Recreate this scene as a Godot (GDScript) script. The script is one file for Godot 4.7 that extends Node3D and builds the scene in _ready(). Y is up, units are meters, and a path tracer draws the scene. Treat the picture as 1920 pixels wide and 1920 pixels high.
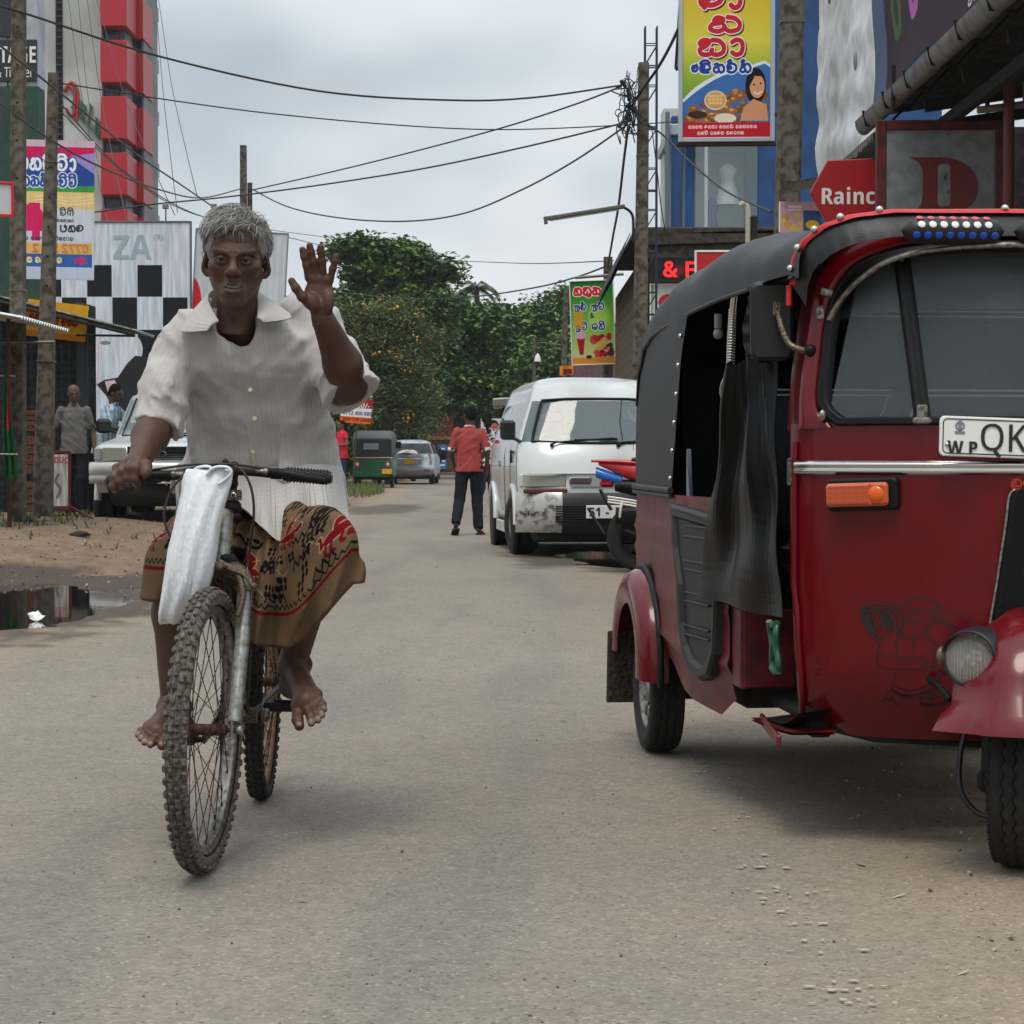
extends Node3D
# A street in a small town: a cyclist waves at the camera beside a parked three-wheeler. Units are metres, y is up, the camera looks along -z.

# ---------------------------------------------------------------- mesh helpers
class B:
	var st := SurfaceTool.new()
	var xf := Transform3D.IDENTITY
	func _init():
		st.begin(Mesh.PRIMITIVE_TRIANGLES)
		st.set_smooth_group(-1)
	func smooth(on := true):
		st.set_smooth_group(0 if on else -1)
		return self
	func col(c: Color):
		st.set_color(c)
		return self
	func tri(a: Vector3, b: Vector3, c: Vector3, ua := Vector2.ZERO, ub := Vector2.ZERO, uc := Vector2.ZERO):   # counter-clockwise from outside
		st.set_uv(ua); st.add_vertex(xf*a)
		st.set_uv(uc); st.add_vertex(xf*c)
		st.set_uv(ub); st.add_vertex(xf*b)
	func quad(a: Vector3,b: Vector3,c: Vector3,d: Vector3,u0 := Vector2(0,1),u1 := Vector2(1,0)):
		tri(a,b,c,u0,Vector2(u1.x,u0.y),u1)
		tri(a,c,d,u0,u1,Vector2(u0.x,u1.y))
	func box(c: Vector3,s: Vector3,ch := 0.0,r := Basis.IDENTITY):
		var h := s*0.5
		st.set_smooth_group(-1)
		if ch <= 0.0:
			var p := []
			for i in 8:
				p.append(c+r*Vector3(h.x if i & 1 else -h.x,h.y if i & 2 else -h.y,h.z if i & 4 else -h.z))
			quad(p[4],p[5],p[7],p[6]); quad(p[1],p[0],p[2],p[3]); quad(p[5],p[1],p[3],p[7])
			quad(p[0],p[4],p[6],p[2]); quad(p[6],p[7],p[3],p[2]); quad(p[0],p[1],p[5],p[4])
			return self
		ch = minf(ch,minf(h.x,minf(h.y,h.z))*0.95)
		var pts := func(sx: int,sy: int,sz: int,ax: int) -> Vector3:
			var q := Vector3(h.x-(0.0 if ax == 0 else ch),h.y-(0.0 if ax == 1 else ch),h.z-(0.0 if ax == 2 else ch))
			return c+r*Vector3(q.x*sx,q.y*sy,q.z*sz)
		var face := func(a: Vector3,b: Vector3,d: Vector3,e: Vector3):
			var n := (b-a).cross(e-a)
			if n.dot((a+b+d+e)*0.25-c) < 0.0: quad(a,e,d,b)
			else: quad(a,b,d,e)
		for s1 in [-1,1]:
			face.call(pts.call(s1,-1,-1,0),pts.call(s1,1,-1,0),pts.call(s1,1,1,0),pts.call(s1,-1,1,0))
			face.call(pts.call(-1,s1,-1,1),pts.call(1,s1,-1,1),pts.call(1,s1,1,1),pts.call(-1,s1,1,1))
			face.call(pts.call(-1,-1,s1,2),pts.call(1,-1,s1,2),pts.call(1,1,s1,2),pts.call(-1,1,s1,2))
			for s2 in [-1,1]:
				face.call(pts.call(s1,s2,-1,0),pts.call(s1,s2,1,0),pts.call(s1,s2,1,1),pts.call(s1,s2,-1,1))
				face.call(pts.call(s1,-1,s2,0),pts.call(s1,1,s2,0),pts.call(s1,1,s2,2),pts.call(s1,-1,s2,2))
				face.call(pts.call(-1,s1,s2,1),pts.call(1,s1,s2,1),pts.call(1,s1,s2,2),pts.call(-1,s1,s2,2))
				for s3 in [-1,1]:
					var a: Vector3 = pts.call(s1,s2,s3,0)
					var b: Vector3 = pts.call(s1,s2,s3,1)
					var d: Vector3 = pts.call(s1,s2,s3,2)
					if (b-a).cross(d-a).dot(a-c) < 0.0: tri(a,d,b)
					else: tri(a,b,d)
		return self
	func loft(rings: Array, closed := true, cap0 := true, cap1 := true, sm := true, us := 1.0, vs := 1.0):   # rings run counter-clockwise as seen from the last ring's end
		var n: int = rings[0].size()
		var m := n if closed else n-1
		var v := 0.0
		for k in rings.size()-1:
			var a: PackedVector3Array = rings[k]
			var b: PackedVector3Array = rings[k+1]
			var v2 := v+(a[0].distance_to(b[0])+a[n/2].distance_to(b[n/2]))*0.5*vs
			var u := 0.0
			st.set_smooth_group(0 if sm else -1)
			for i in m:
				var j := (i+1) % n
				var u2 := u+maxf(a[i].distance_to(a[j]),b[i].distance_to(b[j]))*us
				quad(a[i],a[j],b[j],b[i],Vector2(u,v),Vector2(u2,v2))
				u = u2
			v = v2
		st.set_smooth_group(-1)
		if closed and cap0: fan(rings[0],true)
		if closed and cap1: fan(rings[rings.size()-1],false)
		return self
	func ring_of(c: Vector3, rx: float, ry: float, n := 14, e := 1.0) -> PackedVector3Array:   # an ellipse facing -z to +z
		var o := PackedVector3Array()
		for k in n:
			var a := -TAU*k/n
			o.append(c+Vector3(signf(cos(a))*pow(absf(cos(a)),e)*rx,signf(sin(a))*pow(absf(sin(a)),e)*ry,0))
		return o
	func fan(r: PackedVector3Array,flip: bool):
		var c := Vector3.ZERO
		for p in r: c += p
		c /= r.size()
		for i in r.size():
			var j := (i+1) % r.size()
			if flip: tri(c,r[j],r[i])
			else: tri(c,r[i],r[j])
	func tube(p: Array,r,sides := 8,caps := true,us := 1.0,flat := Vector2.ONE):
		var rings := []
		var up := Vector3.UP if absf((p[1]-p[0]).normalized().y) < 0.9 else Vector3.RIGHT
		for i in p.size():
			var t: Vector3 = (p[mini(i+1,p.size()-1)]-p[maxi(i-1,0)]).normalized()
			var x := up.cross(t).normalized()
			var y := t.cross(x)
			up = y
			var rad: float = r[i] if r is Array else r
			var ring := PackedVector3Array()
			for k in sides:
				var a := TAU*k/sides
				ring.append(p[i]+(x*cos(a)*flat.x+y*sin(a)*flat.y)*rad)
			rings.append(ring)
		loft(rings,true,caps,caps,true,us,us)
		return self
	func lathe(prof: Array, segs := 24, x := Transform3D.IDENTITY, sm := true, arc := TAU, a0 := 0.0):   # profile of (radius, y), from low to high for an outside face
		var rings := []
		for q in prof:
			var ring := PackedVector3Array()
			for k in (segs if arc >= TAU-0.001 else segs+1):
				var a := a0+arc*k/segs
				ring.append(x*Vector3(cos(a)*q.x,q.y,-sin(a)*q.x))
			rings.append(ring)
		loft(rings,arc >= TAU-0.001,false,false,sm)
		return self
	func ball(c: Vector3,r: Vector3,segs := 16,rows := 10,bas := Basis.IDENTITY):
		var prof := []
		for i in rows+1:
			var a := -PI/2+PI*i/rows
			prof.append(Vector2(maxf(cos(a),0.0001),sin(a)))
		return lathe(prof,segs,Transform3D(bas*Basis.from_scale(r),c))
	func prism(o: PackedVector2Array, z0: float, z1: float, ch := 0.0, x := Transform3D.IDENTITY, uvs := 1.0):   # outline in xy, z0 < z1
		if Geometry2D.is_polygon_clockwise(o): o.reverse()
		var n := o.size()
		var inn := PackedVector2Array()
		for i in n:
			var e0 := (o[i]-o[(i+n-1) % n]).normalized()
			var e1 := (o[(i+1) % n]-o[i]).normalized()
			var nn := (Vector2(-e0.y,e0.x)+Vector2(-e1.y,e1.x)).normalized()
			var cs := maxf(0.35,nn.dot(Vector2(-e1.y,e1.x)))
			inn.append(o[i]+nn*ch/cs)
		var ix := Geometry2D.triangulate_polygon(inn)
		st.set_smooth_group(-1)
		for k in range(0,ix.size(),3):
			var a := inn[ix[k]]; var b := inn[ix[k+1]]; var c := inn[ix[k+2]]
			if (b-a).cross(c-a) < 0: var t := b; b = c; c = t
			tri(x*Vector3(a.x,a.y,z1),x*Vector3(b.x,b.y,z1),x*Vector3(c.x,c.y,z1),a*uvs,b*uvs,c*uvs)
			tri(x*Vector3(a.x,a.y,z0),x*Vector3(c.x,c.y,z0),x*Vector3(b.x,b.y,z0),a*uvs,c*uvs,b*uvs)
		for i in n:
			var j := (i+1) % n
			var za := z0+ch; var zb := z1-ch
			if ch > 0.0:
				quad(x*Vector3(o[i].x,o[i].y,zb),x*Vector3(o[j].x,o[j].y,zb),x*Vector3(inn[j].x,inn[j].y,z1),x*Vector3(inn[i].x,inn[i].y,z1))
				quad(x*Vector3(inn[i].x,inn[i].y,z0),x*Vector3(inn[j].x,inn[j].y,z0),x*Vector3(o[j].x,o[j].y,za),x*Vector3(o[i].x,o[i].y,za))
			quad(x*Vector3(o[i].x,o[i].y,za),x*Vector3(o[j].x,o[j].y,za),x*Vector3(o[j].x,o[j].y,zb),x*Vector3(o[i].x,o[i].y,zb))
		return self
	func sheet(nu: int, nv: int, f: Callable, sm := true, two := 0.0):   # f(u, v) -> Vector3; faces outward where du x dv points
		var g := []
		for j in nv+1:
			var row := PackedVector3Array()
			for i in nu+1: row.append(f.call(float(i)/nu,float(j)/nv))
			g.append(row)
		for side in (2 if two > 0.0 else 1):
			st.set_smooth_group(side if sm else -1)
			for j in nv:
				for i in nu:
					var u0 := Vector2(float(i)/nu,1.0-float(j)/nv)
					var u1 := Vector2(float(i+1)/nu,1.0-float(j+1)/nv)
					if side == 0: quad(g[j][i],g[j][i+1],g[j+1][i+1],g[j+1][i],u0,u1)
					else:
						var a: Vector3 = g[j][i]
						var n: Vector3 = (g[j][i+1]-a).cross(g[j+1][i]-a).normalized()*-two
						quad(g[j][i]+n,g[j+1][i]+n,g[j+1][i+1]+n,g[j][i+1]+n,u0,u1)
		st.set_smooth_group(-1)
		return self
	func done() -> ArrayMesh:
		st.generate_normals()
		st.index()
		return st.commit()

static func V(x: float,y: float,z: float) -> Vector3: return Vector3(x,y,z)
static func U(x: float,y: float) -> Vector2: return Vector2(x,y)
static func X(b: Basis,o: Vector3) -> Transform3D: return Transform3D(b,o)
const I3 := Basis.IDENTITY
static func spline(p: Array, per := 6) -> Array:   # Catmull-Rom through the points
	var r := []
	for i in p.size()-1:
		var a = p[maxi(i-1,0)]; var b = p[i]; var c = p[i+1]; var d = p[mini(i+2,p.size()-1)]
		for k in per:
			var t := float(k)/per
			r.append(b.cubic_interpolate(c,a,d,t))
	r.append(p[-1])
	return r

static func round_rect(w: float,h: float,r: float,n := 4,c := Vector2.ZERO) -> PackedVector2Array:
	var o := PackedVector2Array()
	for q in 4:
		var cc := U((w/2-r)*(1 if q == 0 or q == 3 else -1),(h/2-r)*(1 if q < 2 else -1))
		for k in n+1:
			var a := PI/2*(q+float(k)/n)
			o.append(c+cc+U(cos(a),sin(a))*r)
	return o

static func lerp_table(t: Array, x: float) -> Array:   # rows [x, a, b, ...] in rising x
	if x <= t[0][0]: return t[0]
	for i in t.size()-1:
		if x <= t[i+1][0]:
			var k: float = (x-t[i][0])/(t[i+1][0]-t[i][0])
			k = k*k*(3-2*k)
			var r := []
			for j in t[i].size(): r.append(lerpf(t[i][j],t[i+1][j],k))
			return r
	return t[-1]

# ---------------------------------------------------------------- scene tree helpers
var used := {}
var M := {}
var rng := RandomNumberGenerator.new()

func numbered(called: String) -> String:
	if not used.has(called):
		used[called] = 0
		return called
	used[called] += 1
	return "%s_%03d" % [called,used[called]]

func tag(o: Node,label: String,category: String,group := "",kind := ""):
	if label: o.set_meta("label",label)
	if category: o.set_meta("category",category)
	if group: o.set_meta("group",group)
	if kind: o.set_meta("kind",kind)
	return o

func thing(called: String,label: String,category: String,at := Vector3.ZERO,turn := .0,group := "") -> Node3D:
	var o := Node3D.new()
	o.name = numbered(called)
	add_child(o)
	o.position = at
	o.rotation.y = turn
	return tag(o,label,category,group)

func part(called: String,b,m: Material,parent: Node = null,label := "") -> MeshInstance3D:
	var o := MeshInstance3D.new()
	o.mesh = b.done() if b is B else b
	o.material_override = m
	if parent == null:
		o.name = numbered(called)
		add_child(o)
	else:
		var nm := called
		var i := 0
		while parent.has_node(NodePath(nm)):
			i += 1
			nm = "%s_%03d" % [called,i]
		o.name = nm
		parent.add_child(o)
	if label: o.set_meta("label",label)
	return o

func struct(called: String,b,m: Material) -> MeshInstance3D:
	var o := part(called,b,m)
	o.set_meta("kind","structure")
	return o

func copy_of(o: Node3D,label: String,at: Vector3,turn: float) -> Node3D:
	var c: Node3D = o.duplicate()
	c.name = numbered(str(o.name).rstrip("_0123456789"))
	add_child(c)
	c.position = at
	c.rotation.y = turn
	c.set_meta("label",label)
	return c

func lettering(s: String,height: float,m: Material,parent: Node,x: Transform3D,bold := true,depth := .004,serif := false,called := "lettering") -> MeshInstance3D:
	var t := TextMesh.new()
	var f := SystemFont.new()
	f.font_names = PackedStringArray(["Droid Serif" if serif else "Droid Sans"])
	f.font_weight = 700 if bold else 400
	t.font = f
	t.font_size = 64
	t.pixel_size = height/46.0
	t.depth = depth
	t.text = s
	t.curve_step = 2.0
	var o := part(called,t,m,parent)
	o.transform = x
	return o

# ---------------------------------------------------------------- materials
static func lin(r: float, g: float, b: float) -> Color:   # a real-world base colour given in linear light
	return Color(r,g,b).linear_to_srgb()

static func noise_tex(freq: float,ramp: Array,size := 512,kind := FastNoiseLite.TYPE_SIMPLEX_SMOOTH,oct := 4,sd := 1,normal := .0) -> NoiseTexture2D:
	var n := FastNoiseLite.new()
	n.noise_type = kind
	n.frequency = freq
	n.fractal_octaves = oct
	n.seed = sd
	var t := NoiseTexture2D.new()
	t.width = size; t.height = size
	t.seamless = true
	t.seamless_blend_skirt = .2
	t.noise = n
	if normal > .0:
		t.as_normal_map = true
		t.bump_strength = normal
	elif ramp.size():
		var g := Gradient.new()
		var off := PackedFloat32Array(); var cs := PackedColorArray()
		for q in ramp:
			off.append(q[0]); cs.append(q[1])
		g.offsets = off; g.colors = cs
		t.color_ramp = g
	return t

static func mat(c: Color,rough := .7,metal := .0,spec := .5) -> StandardMaterial3D:
	var m := StandardMaterial3D.new()
	m.albedo_color = c
	m.roughness = rough
	m.metallic = metal
	m.metallic_specular = spec
	return m

static func worn(c: Color, tex: Texture2D, scale := 1.0, rough := .8, nrm: Texture2D = null, ns := .5, metal := .0) -> StandardMaterial3D:   # triplanar colour and relief
	var m := mat(c,rough,metal)
	m.albedo_texture = tex
	m.uv1_triplanar = true
	m.uv1_scale = Vector3.ONE*scale
	if nrm:
		m.normal_enabled = true
		m.normal_texture = nrm
		m.normal_scale = ns
	return m

static func glass(c: Color,a: float,rough := .02) -> StandardMaterial3D:
	var m := mat(Color(c,a),rough)
	m.transparency = BaseMaterial3D.TRANSPARENCY_ALPHA
	return m

# ---------------------------------------------------------------- painting flat print
class Canvas:
	var w: int
	var h: int
	var s := 1.0
	var px := PackedFloat32Array()
	func _init(ww: int,hh: int,c: Color,scale := 1.0):
		w = ww; h = hh; s = scale
		px.resize(w*h*3)
		for i in w*h:
			px[i*3] = c.r; px[i*3+1] = c.g; px[i*3+2] = c.b
	func put(x: int,y: int,c: Color,a: float):
		if a <= 0.0 or x < 0 or y < 0 or x >= w or y >= h: return
		var i := (y*w+x)*3
		px[i] += (c.r-px[i])*a; px[i+1] += (c.g-px[i+1])*a; px[i+2] += (c.b-px[i+2])*a
	func rect(x0: float,y0: float,x1: float,y1: float,c: Color,a := 1.0):
		for y in range(maxi(0,int(round(y0*s))),mini(h,int(round(y1*s)))):
			for x in range(maxi(0,int(round(x0*s))),mini(w,int(round(x1*s)))): put(x,y,c,a)
	func grad(y0: float,y1: float,c0: Color,c1: Color,c2 = null):
		for y in range(maxi(0,int(y0*s)),mini(h,int(y1*s))):
			var t := (y-y0*s)/((y1-y0)*s)
			var c := c0.lerp(c1,t) if c2 == null else (c0.lerp(c1,t*2) if t < 0.5 else c1.lerp(c2,t*2-1))
			for x in w: put(x,y,c,1.0)
	func disc(cx: float,cy: float,rx: float,c: Color,ry := 0.0,a := 1.0,soft := 1.0):
		if ry == 0.0: ry = rx
		var X := cx*s; var Y := cy*s; var RX := rx*s; var RY := ry*s
		for y in range(int(Y-RY-1),int(Y+RY+2)):
			for x in range(int(X-RX-1),int(X+RX+2)):
				var d := Vector2((x+0.5-X)/RX,(y+0.5-Y)/RY).length()
				put(x,y,c,clampf((1.0-d)*minf(RX,RY)/soft+0.5,0,1)*a)
	func poly(p: Array,c: Color,a := 1.0):
		var lo := INF; var hi := -INF
		for q in p: lo = minf(lo,q.y); hi = maxf(hi,q.y)
		for y in range(maxi(0,int(floor(lo*s))),mini(h,int(ceil(hi*s))+1)):
			var xs := []
			var yy := (y+0.5)/s
			for i in p.size():
				var a0: Vector2 = p[i]; var b0: Vector2 = p[(i+1) % p.size()]
				if (a0.y <= yy) != (b0.y <= yy): xs.append((a0.x+(b0.x-a0.x)*(yy-a0.y)/(b0.y-a0.y))*s)
			xs.sort()
			for k in range(0,xs.size()-1,2):
				for x in range(maxi(0,int(floor(xs[k]))),mini(w,int(ceil(xs[k+1])))):
					put(x,y,c,a*clampf(minf(x+1-xs[k],xs[k+1]-x),0,1))
	func line(p: Array,width: float,c: Color,a := 1.0):
		var r := width*0.5*s
		var cover := {}
		for i in p.size()-1:
			var a0: Vector2 = p[i]*s; var b0: Vector2 = p[i+1]*s
			var ab := b0-a0
			var l2 := maxf(ab.length_squared(),0.0001)
			for y in range(maxi(0,int(minf(a0.y,b0.y)-r-1)),mini(h,int(maxf(a0.y,b0.y)+r+2))):
				for x in range(maxi(0,int(minf(a0.x,b0.x)-r-1)),mini(w,int(maxf(a0.x,b0.x)+r+2))):
					var q := Vector2(x+0.5,y+0.5)
					var d := (q-a0-ab*clampf((q-a0).dot(ab)/l2,0,1)).length()
					var v := clampf(r-d+0.5,0,1)
					if v > 0.0:
						var id := y*w+x
						if v > cover.get(id,0.0): cover[id] = v
		for id in cover: put(id % w,id/w,c,cover[id]*a)
	func grain(amount: float,sd := 1):
		var r := RandomNumberGenerator.new()
		r.seed = sd
		for i in w*h:
			var k := 1.0+(r.randf()-0.5)*amount
			for j in 3: px[i*3+j] *= k
	func streaks(amount: float, sd := 1):   # rain streaks and fading down a printed sheet
		var n := FastNoiseLite.new()
		n.seed = sd; n.frequency = 0.02; n.fractal_octaves = 4
		for y in h:
			for x in w:
				var k := 1.0+n.get_noise_2d(x*3.0/s,y*0.35/s)*amount
				var i := (y*w+x)*3
				for j in 3: px[i+j] = clampf(px[i+j]*k,0,1)
	func tex() -> ImageTexture:
		var b := PackedByteArray()
		b.resize(px.size())
		for i in px.size(): b[i] = int(clampf(px[i],0,1)*255.0+0.5)
		return ImageTexture.create_from_image(Image.create_from_data(w,h,false,Image.FORMAT_RGB8,b))

static func print_mat(t: Texture2D,rough := .6) -> StandardMaterial3D:
	var m := mat(Color.WHITE,rough,.0,.3)
	m.albedo_texture = t
	m.texture_repeat = false
	return m

# ---------------------------------------------------------------- the scene
func _ready():
	rng.seed = 7
	var cam := Camera3D.new()
	cam.name = "camera"
	add_child(cam)
	cam.position = V(0,.965,0)
	cam.rotation.x = -atan(105.0/3960.0)
	cam.fov = 27.25
	cam.near = .1
	cam.far = 900.0
	cam.current = true
	var env := Environment.new()
	env.tonemap_mode = Environment.TONE_MAPPER_LINEAR
	env.tonemap_exposure = 1.2
	env.background_mode = Environment.BG_SKY
	env.sky = Sky.new()
	env.sky.sky_material = make_sky()
	env.sdfgi_enabled = true
	env.ssao_enabled = true
	env.ssil_enabled = true
	env.fog_enabled = true
	env.fog_density = .0003
	env.fog_light_color = Color(.80,.83,.86)
	var we := WorldEnvironment.new()
	we.name = "world_environment"
	we.environment = env
	add_child(we)
	var sun := DirectionalLight3D.new()
	sun.name = "sun"
	sun.light_energy = .5
	sun.light_angular_distance = 22.0
	sun.light_color = Color(1.0,.965,.91)
	sun.shadow_enabled = true
	sun.rotation_degrees = V(-66,-14,0)
	add_child(sun)
	make_materials()
	make_ground()
	make_left_street()
	make_right_street()
	make_trees()
	make_tuk()
	make_van()
	make_suv()
	make_far_vehicles()
	make_scooter()
	make_wires()
	make_bicycle()
	make_cyclist()
	make_people()
	make_litter()

func make_sky() -> PanoramaSkyMaterial:
	var w := 768; var h := 384
	var n := FastNoiseLite.new(); n.seed = 21; n.frequency = 1.15; n.fractal_octaves = 5; n.fractal_gain = .52
	var n2 := FastNoiseLite.new(); n2.seed = 5; n2.frequency = 3.2; n2.fractal_octaves = 4
	var f := PackedFloat32Array(); f.resize(w*h*3)
	for y in h:
		var el := PI/2-PI*(y+.5)/h
		for x in w:
			var az := TAU*(x+.5)/w
			var d := V(sin(az)*cos(el),sin(el),cos(az)*cos(el))
			var q := V(d.x,d.y*2.2,d.z)
			var c := n.get_noise_3dv(q*2.3)*.8+n2.get_noise_3dv(q*2.2)*.25
			var t := smoothstep(-.36,.36,c)
			var k := Color(.39,.45,.505).lerp(Color(.66,.715,.755),t)
			var low := smoothstep(.24,.0,d.y)
			k = k.lerp(Color(.72,.745,.765),low*(.15+.6*smoothstep(-.05,.3,c)))
			k*= 1.0+1.15*smoothstep(.22,1.0, d.y)   # an overcast sky is brightest overhead
			if d.y < 0: k = k.lerp(Color(.22,.19,.16),smoothstep(.0,-.08,d.y))
			var i := (y*w+x)*3
			f[i] = k.r; f[i+1] = k.g; f[i+2] = k.b
	var m := PanoramaSkyMaterial.new()
	m.panorama = ImageTexture.create_from_image(Image.create_from_data(w,h,false,Image.FORMAT_RGBF,f.to_byte_array()))
	return m

func make_materials():
	M.grain = noise_tex(.22,[[.0,Color(.5,.5,.5)],[.42,Color(.8,.8,.8)],[.6,Color(.9,.89,.87)],[1.0,Color(1,1,1)]],512,FastNoiseLite.TYPE_SIMPLEX,3,3)
	M.blotch = noise_tex(.012,[[.25,Color(.62,.6,.57)],[.5,Color(.88,.87,.85)],[.75,Color(1,1,1)]],512,FastNoiseLite.TYPE_SIMPLEX_SMOOTH,6,4)
	M.grime = noise_tex(.02,[[.2,Color(.34,.32,.3)],[.5,Color(.7,.68,.65)],[.8,Color(1,1,1)]],512,FastNoiseLite.TYPE_SIMPLEX_SMOOTH,6,9)
	M.dustn = noise_tex(.03,[[.3,Color(.94,.93,.92)],[.7,Color(1,1,1)]],256,FastNoiseLite.TYPE_SIMPLEX_SMOOTH,4,12)
	M.soft = noise_tex(.008,[[.25,Color(.86,.85,.84)],[.5,Color(.95,.95,.94)],[.75,Color(1,1,1)]],512,FastNoiseLite.TYPE_SIMPLEX_SMOOTH,5,14)
	M.bumpy = noise_tex(.1,[],512,FastNoiseLite.TYPE_SIMPLEX,4,6,6.0)
	M.ripple = noise_tex(.025,[],256,FastNoiseLite.TYPE_SIMPLEX_SMOOTH,2,8,2.0)
	M.red = worn(Color(.38,.012,.055),M.dustn,1.3,.24)
	M.red.clearcoat_enabled = true; M.red.metallic_specular = .35; M.red.clearcoat = .3; M.red.clearcoat_roughness = .07
	M.reddust = worn(Color(.42,.07,.085),M.blotch,1.6,.42)
	M.vinyl = worn(Color(.095,.097,.103),M.soft,2.4,.52,M.bumpy,.12)
	M.leather = worn(Color(.022,.023,.028),M.soft,2.0,.36,M.bumpy,.1)
	M.screen = glass(Color(.75,.8,.82),.1); M.screen.metallic_specular = .19
	M.plastic = worn(Color(.075,.077,.08),M.soft,3.0,.5)
	M.leather.metallic_specular = .35
	M.black = mat(Color(.035,.035,.038),.5,.0,.35)
	M.dark = worn(Color(.11,.10,.095),M.grime,2.0,.85)
	M.rubber = worn(Color(.125,.121,.115),M.blotch,4.0,.86,M.bumpy,.3)
	M.dusty_rubber = worn(Color(.30,.285,.262),M.grime,6.0,.92,M.bumpy,.4)
	M.chrome = mat(Color(.78,.78,.77),.17,1.0)
	M.steel = worn(Color(.55,.54,.52),M.grime,9.0,.38,null,0,.85)
	M.alu = worn(Color(.62,.61,.59),M.blotch,8.0,.42,null,0,.9)
	M.rust = worn(Color(.36,.24,.16),M.grime,9.0,.8,null,0,.25)
	M.amber = mat(Color(.72,.27,.015),.2)
	M.amber.clearcoat_enabled = true; M.amber.clearcoat = .8
	M.glass = glass(Color(.75,.8,.82),.13)
	M.car_glass = glass(Color(.62,.70,.72),.28); M.car_glass.metallic_specular = .45
	M.lampglass = mat(Color(.66,.66,.60),.12,.3)
	M.tint = glass(Color(.05,.06,.07),.55)
	M.tint2 = glass(Color(.08,.09,.1),.42)
	M.white_print = mat(Color(.86,.86,.84),.45)
	M.ink = mat(Color(.07,.075,.09),.5)
	M.concrete = worn(Color(.56,.54,.50),M.grime,2.6,.92,M.bumpy,.6)
	M.pole = worn(Color(.40,.375,.335),M.blotch,1.1,.95,M.bumpy,.5)
	M.cable = mat(Color(.13,.135,.145),.6)
	M.white_paint = worn(Color(.80,.81,.81),M.soft,.25,.24)
	M.white_paint.clearcoat_enabled = true; M.white_paint.clearcoat = .6; M.white_paint.clearcoat_roughness = .08
	M.skin = mat(Color.WHITE,.5,.0,.4)
	M.skin.normal_enabled = true; M.skin.normal_texture = M.bumpy; M.skin.uv1_triplanar = true; M.skin.uv1_scale = Vector3.ONE*14.0; M.skin.normal_scale = .10
	M.skin.vertex_color_use_as_albedo = true
	M.cloth = mat(Color.WHITE,.92,.0,.25)
	M.cloth.vertex_color_use_as_albedo = true
	M.vcol = mat(Color.WHITE,.8)
	M.vcol.vertex_color_use_as_albedo = true

# ---------------------------------------------------------------- ground
var gn := FastNoiseLite.new()
func road_left(z: float) -> float: return -2.72+.16*sin(z*.31)-(.9*smoothstep(-38.0,-70.0,z))
func ground_y(x: float,z: float) -> float:
	var n := gn.get_noise_2d(x*6.0,z*6.0)
	var n2 := gn.get_noise_2d(x*26.0+40.0,z*26.0)
	var y := .0
	var l := road_left(z)-x
	if l > 0: y += smoothstep(.0,2.6,l)*.19*smoothstep(-14.0,-19.0,z)*(1.0-.5*smoothstep(-30,-60,z))+n*.03*smoothstep(.0,.6,l)+n2*.012*smoothstep(.0,.4,l)
	var p := U((x+3.75)/1.3,(z+13.75)/3.0).length()+n*.28
	y -= .055*smoothstep(1.15,.6,p)
	var r := x-.95
	if r > 0: y += (n*.016+n2*.006)*smoothstep(.0,.5,r)
	var p2 := U((x-1.5)/1.2,(z+20.2)/2.0).length()+n*.3
	y -= .05*smoothstep(1.1,.6,p2)
	return y

func ground_col(x: float,z: float) -> Color:
	var n := gn.get_noise_2d(x*9.0,z*9.0)
	var n2 := gn.get_noise_2d(x*40.0,z*34.0+90.0)
	var n3 := gn.get_noise_2d(x*3.0+200.0,z*1.4)
	var c := Color(.32,.282,.242)*(1.0+.10*n3+.07*n2+.06*n)
	c = c.lerp(Color(.262,.243,.222),clampf(smoothstep(.05,.45,gn.get_noise_2d(x*7.0+33.0,z*1.1))*.8,0,1))
	var sand := Color(.365,.29,.215)
	c = c.lerp(sand,.75*smoothstep(-.5,.35,x-.75+n*.35+n2*.22))
	var l := road_left(z)-x+n*.35+n2*.2
	c = c.lerp(Color(.37,.30,.222),.85*smoothstep(-.75,-.05,l))
	c = c.lerp(Color(.255,.18,.122)*(1.0+.35*n2+.25*n),smoothstep(-.05,.5,l))
	if x > 1.0:
		c = c.lerp(Color(.20,.145,.10),.8*smoothstep(.08,.4,n+n2*.5)*smoothstep(1.0,1.4,x))
	var p := U((x+3.7)/1.45,(z+13.7)/3.4).length()+n*.3+n2*.1
	c = c.lerp(Color(.085,.068,.056),.85*smoothstep(1.22,.95,p))
	var p2 := U((x-1.5)/1.45,(z+20.2)/2.6).length()+n*.35
	c = c.lerp(Color(.08,.065,.055),.8*smoothstep(1.2,.9,p2))
	var p3 := U((x+2.3)/.75,(z+38.5)/4.0).length()+n*.3
	c = c.lerp(Color(.09,.085,.08),.7*smoothstep(1.1,.7,p3))
	var p4 := U((x+2.6)/.7,(z+21.0)/1.6).length()+n*.5
	c = c.lerp(Color(.10,.075,.06),.7*smoothstep(1.0,.6,p4))
	return c

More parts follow.
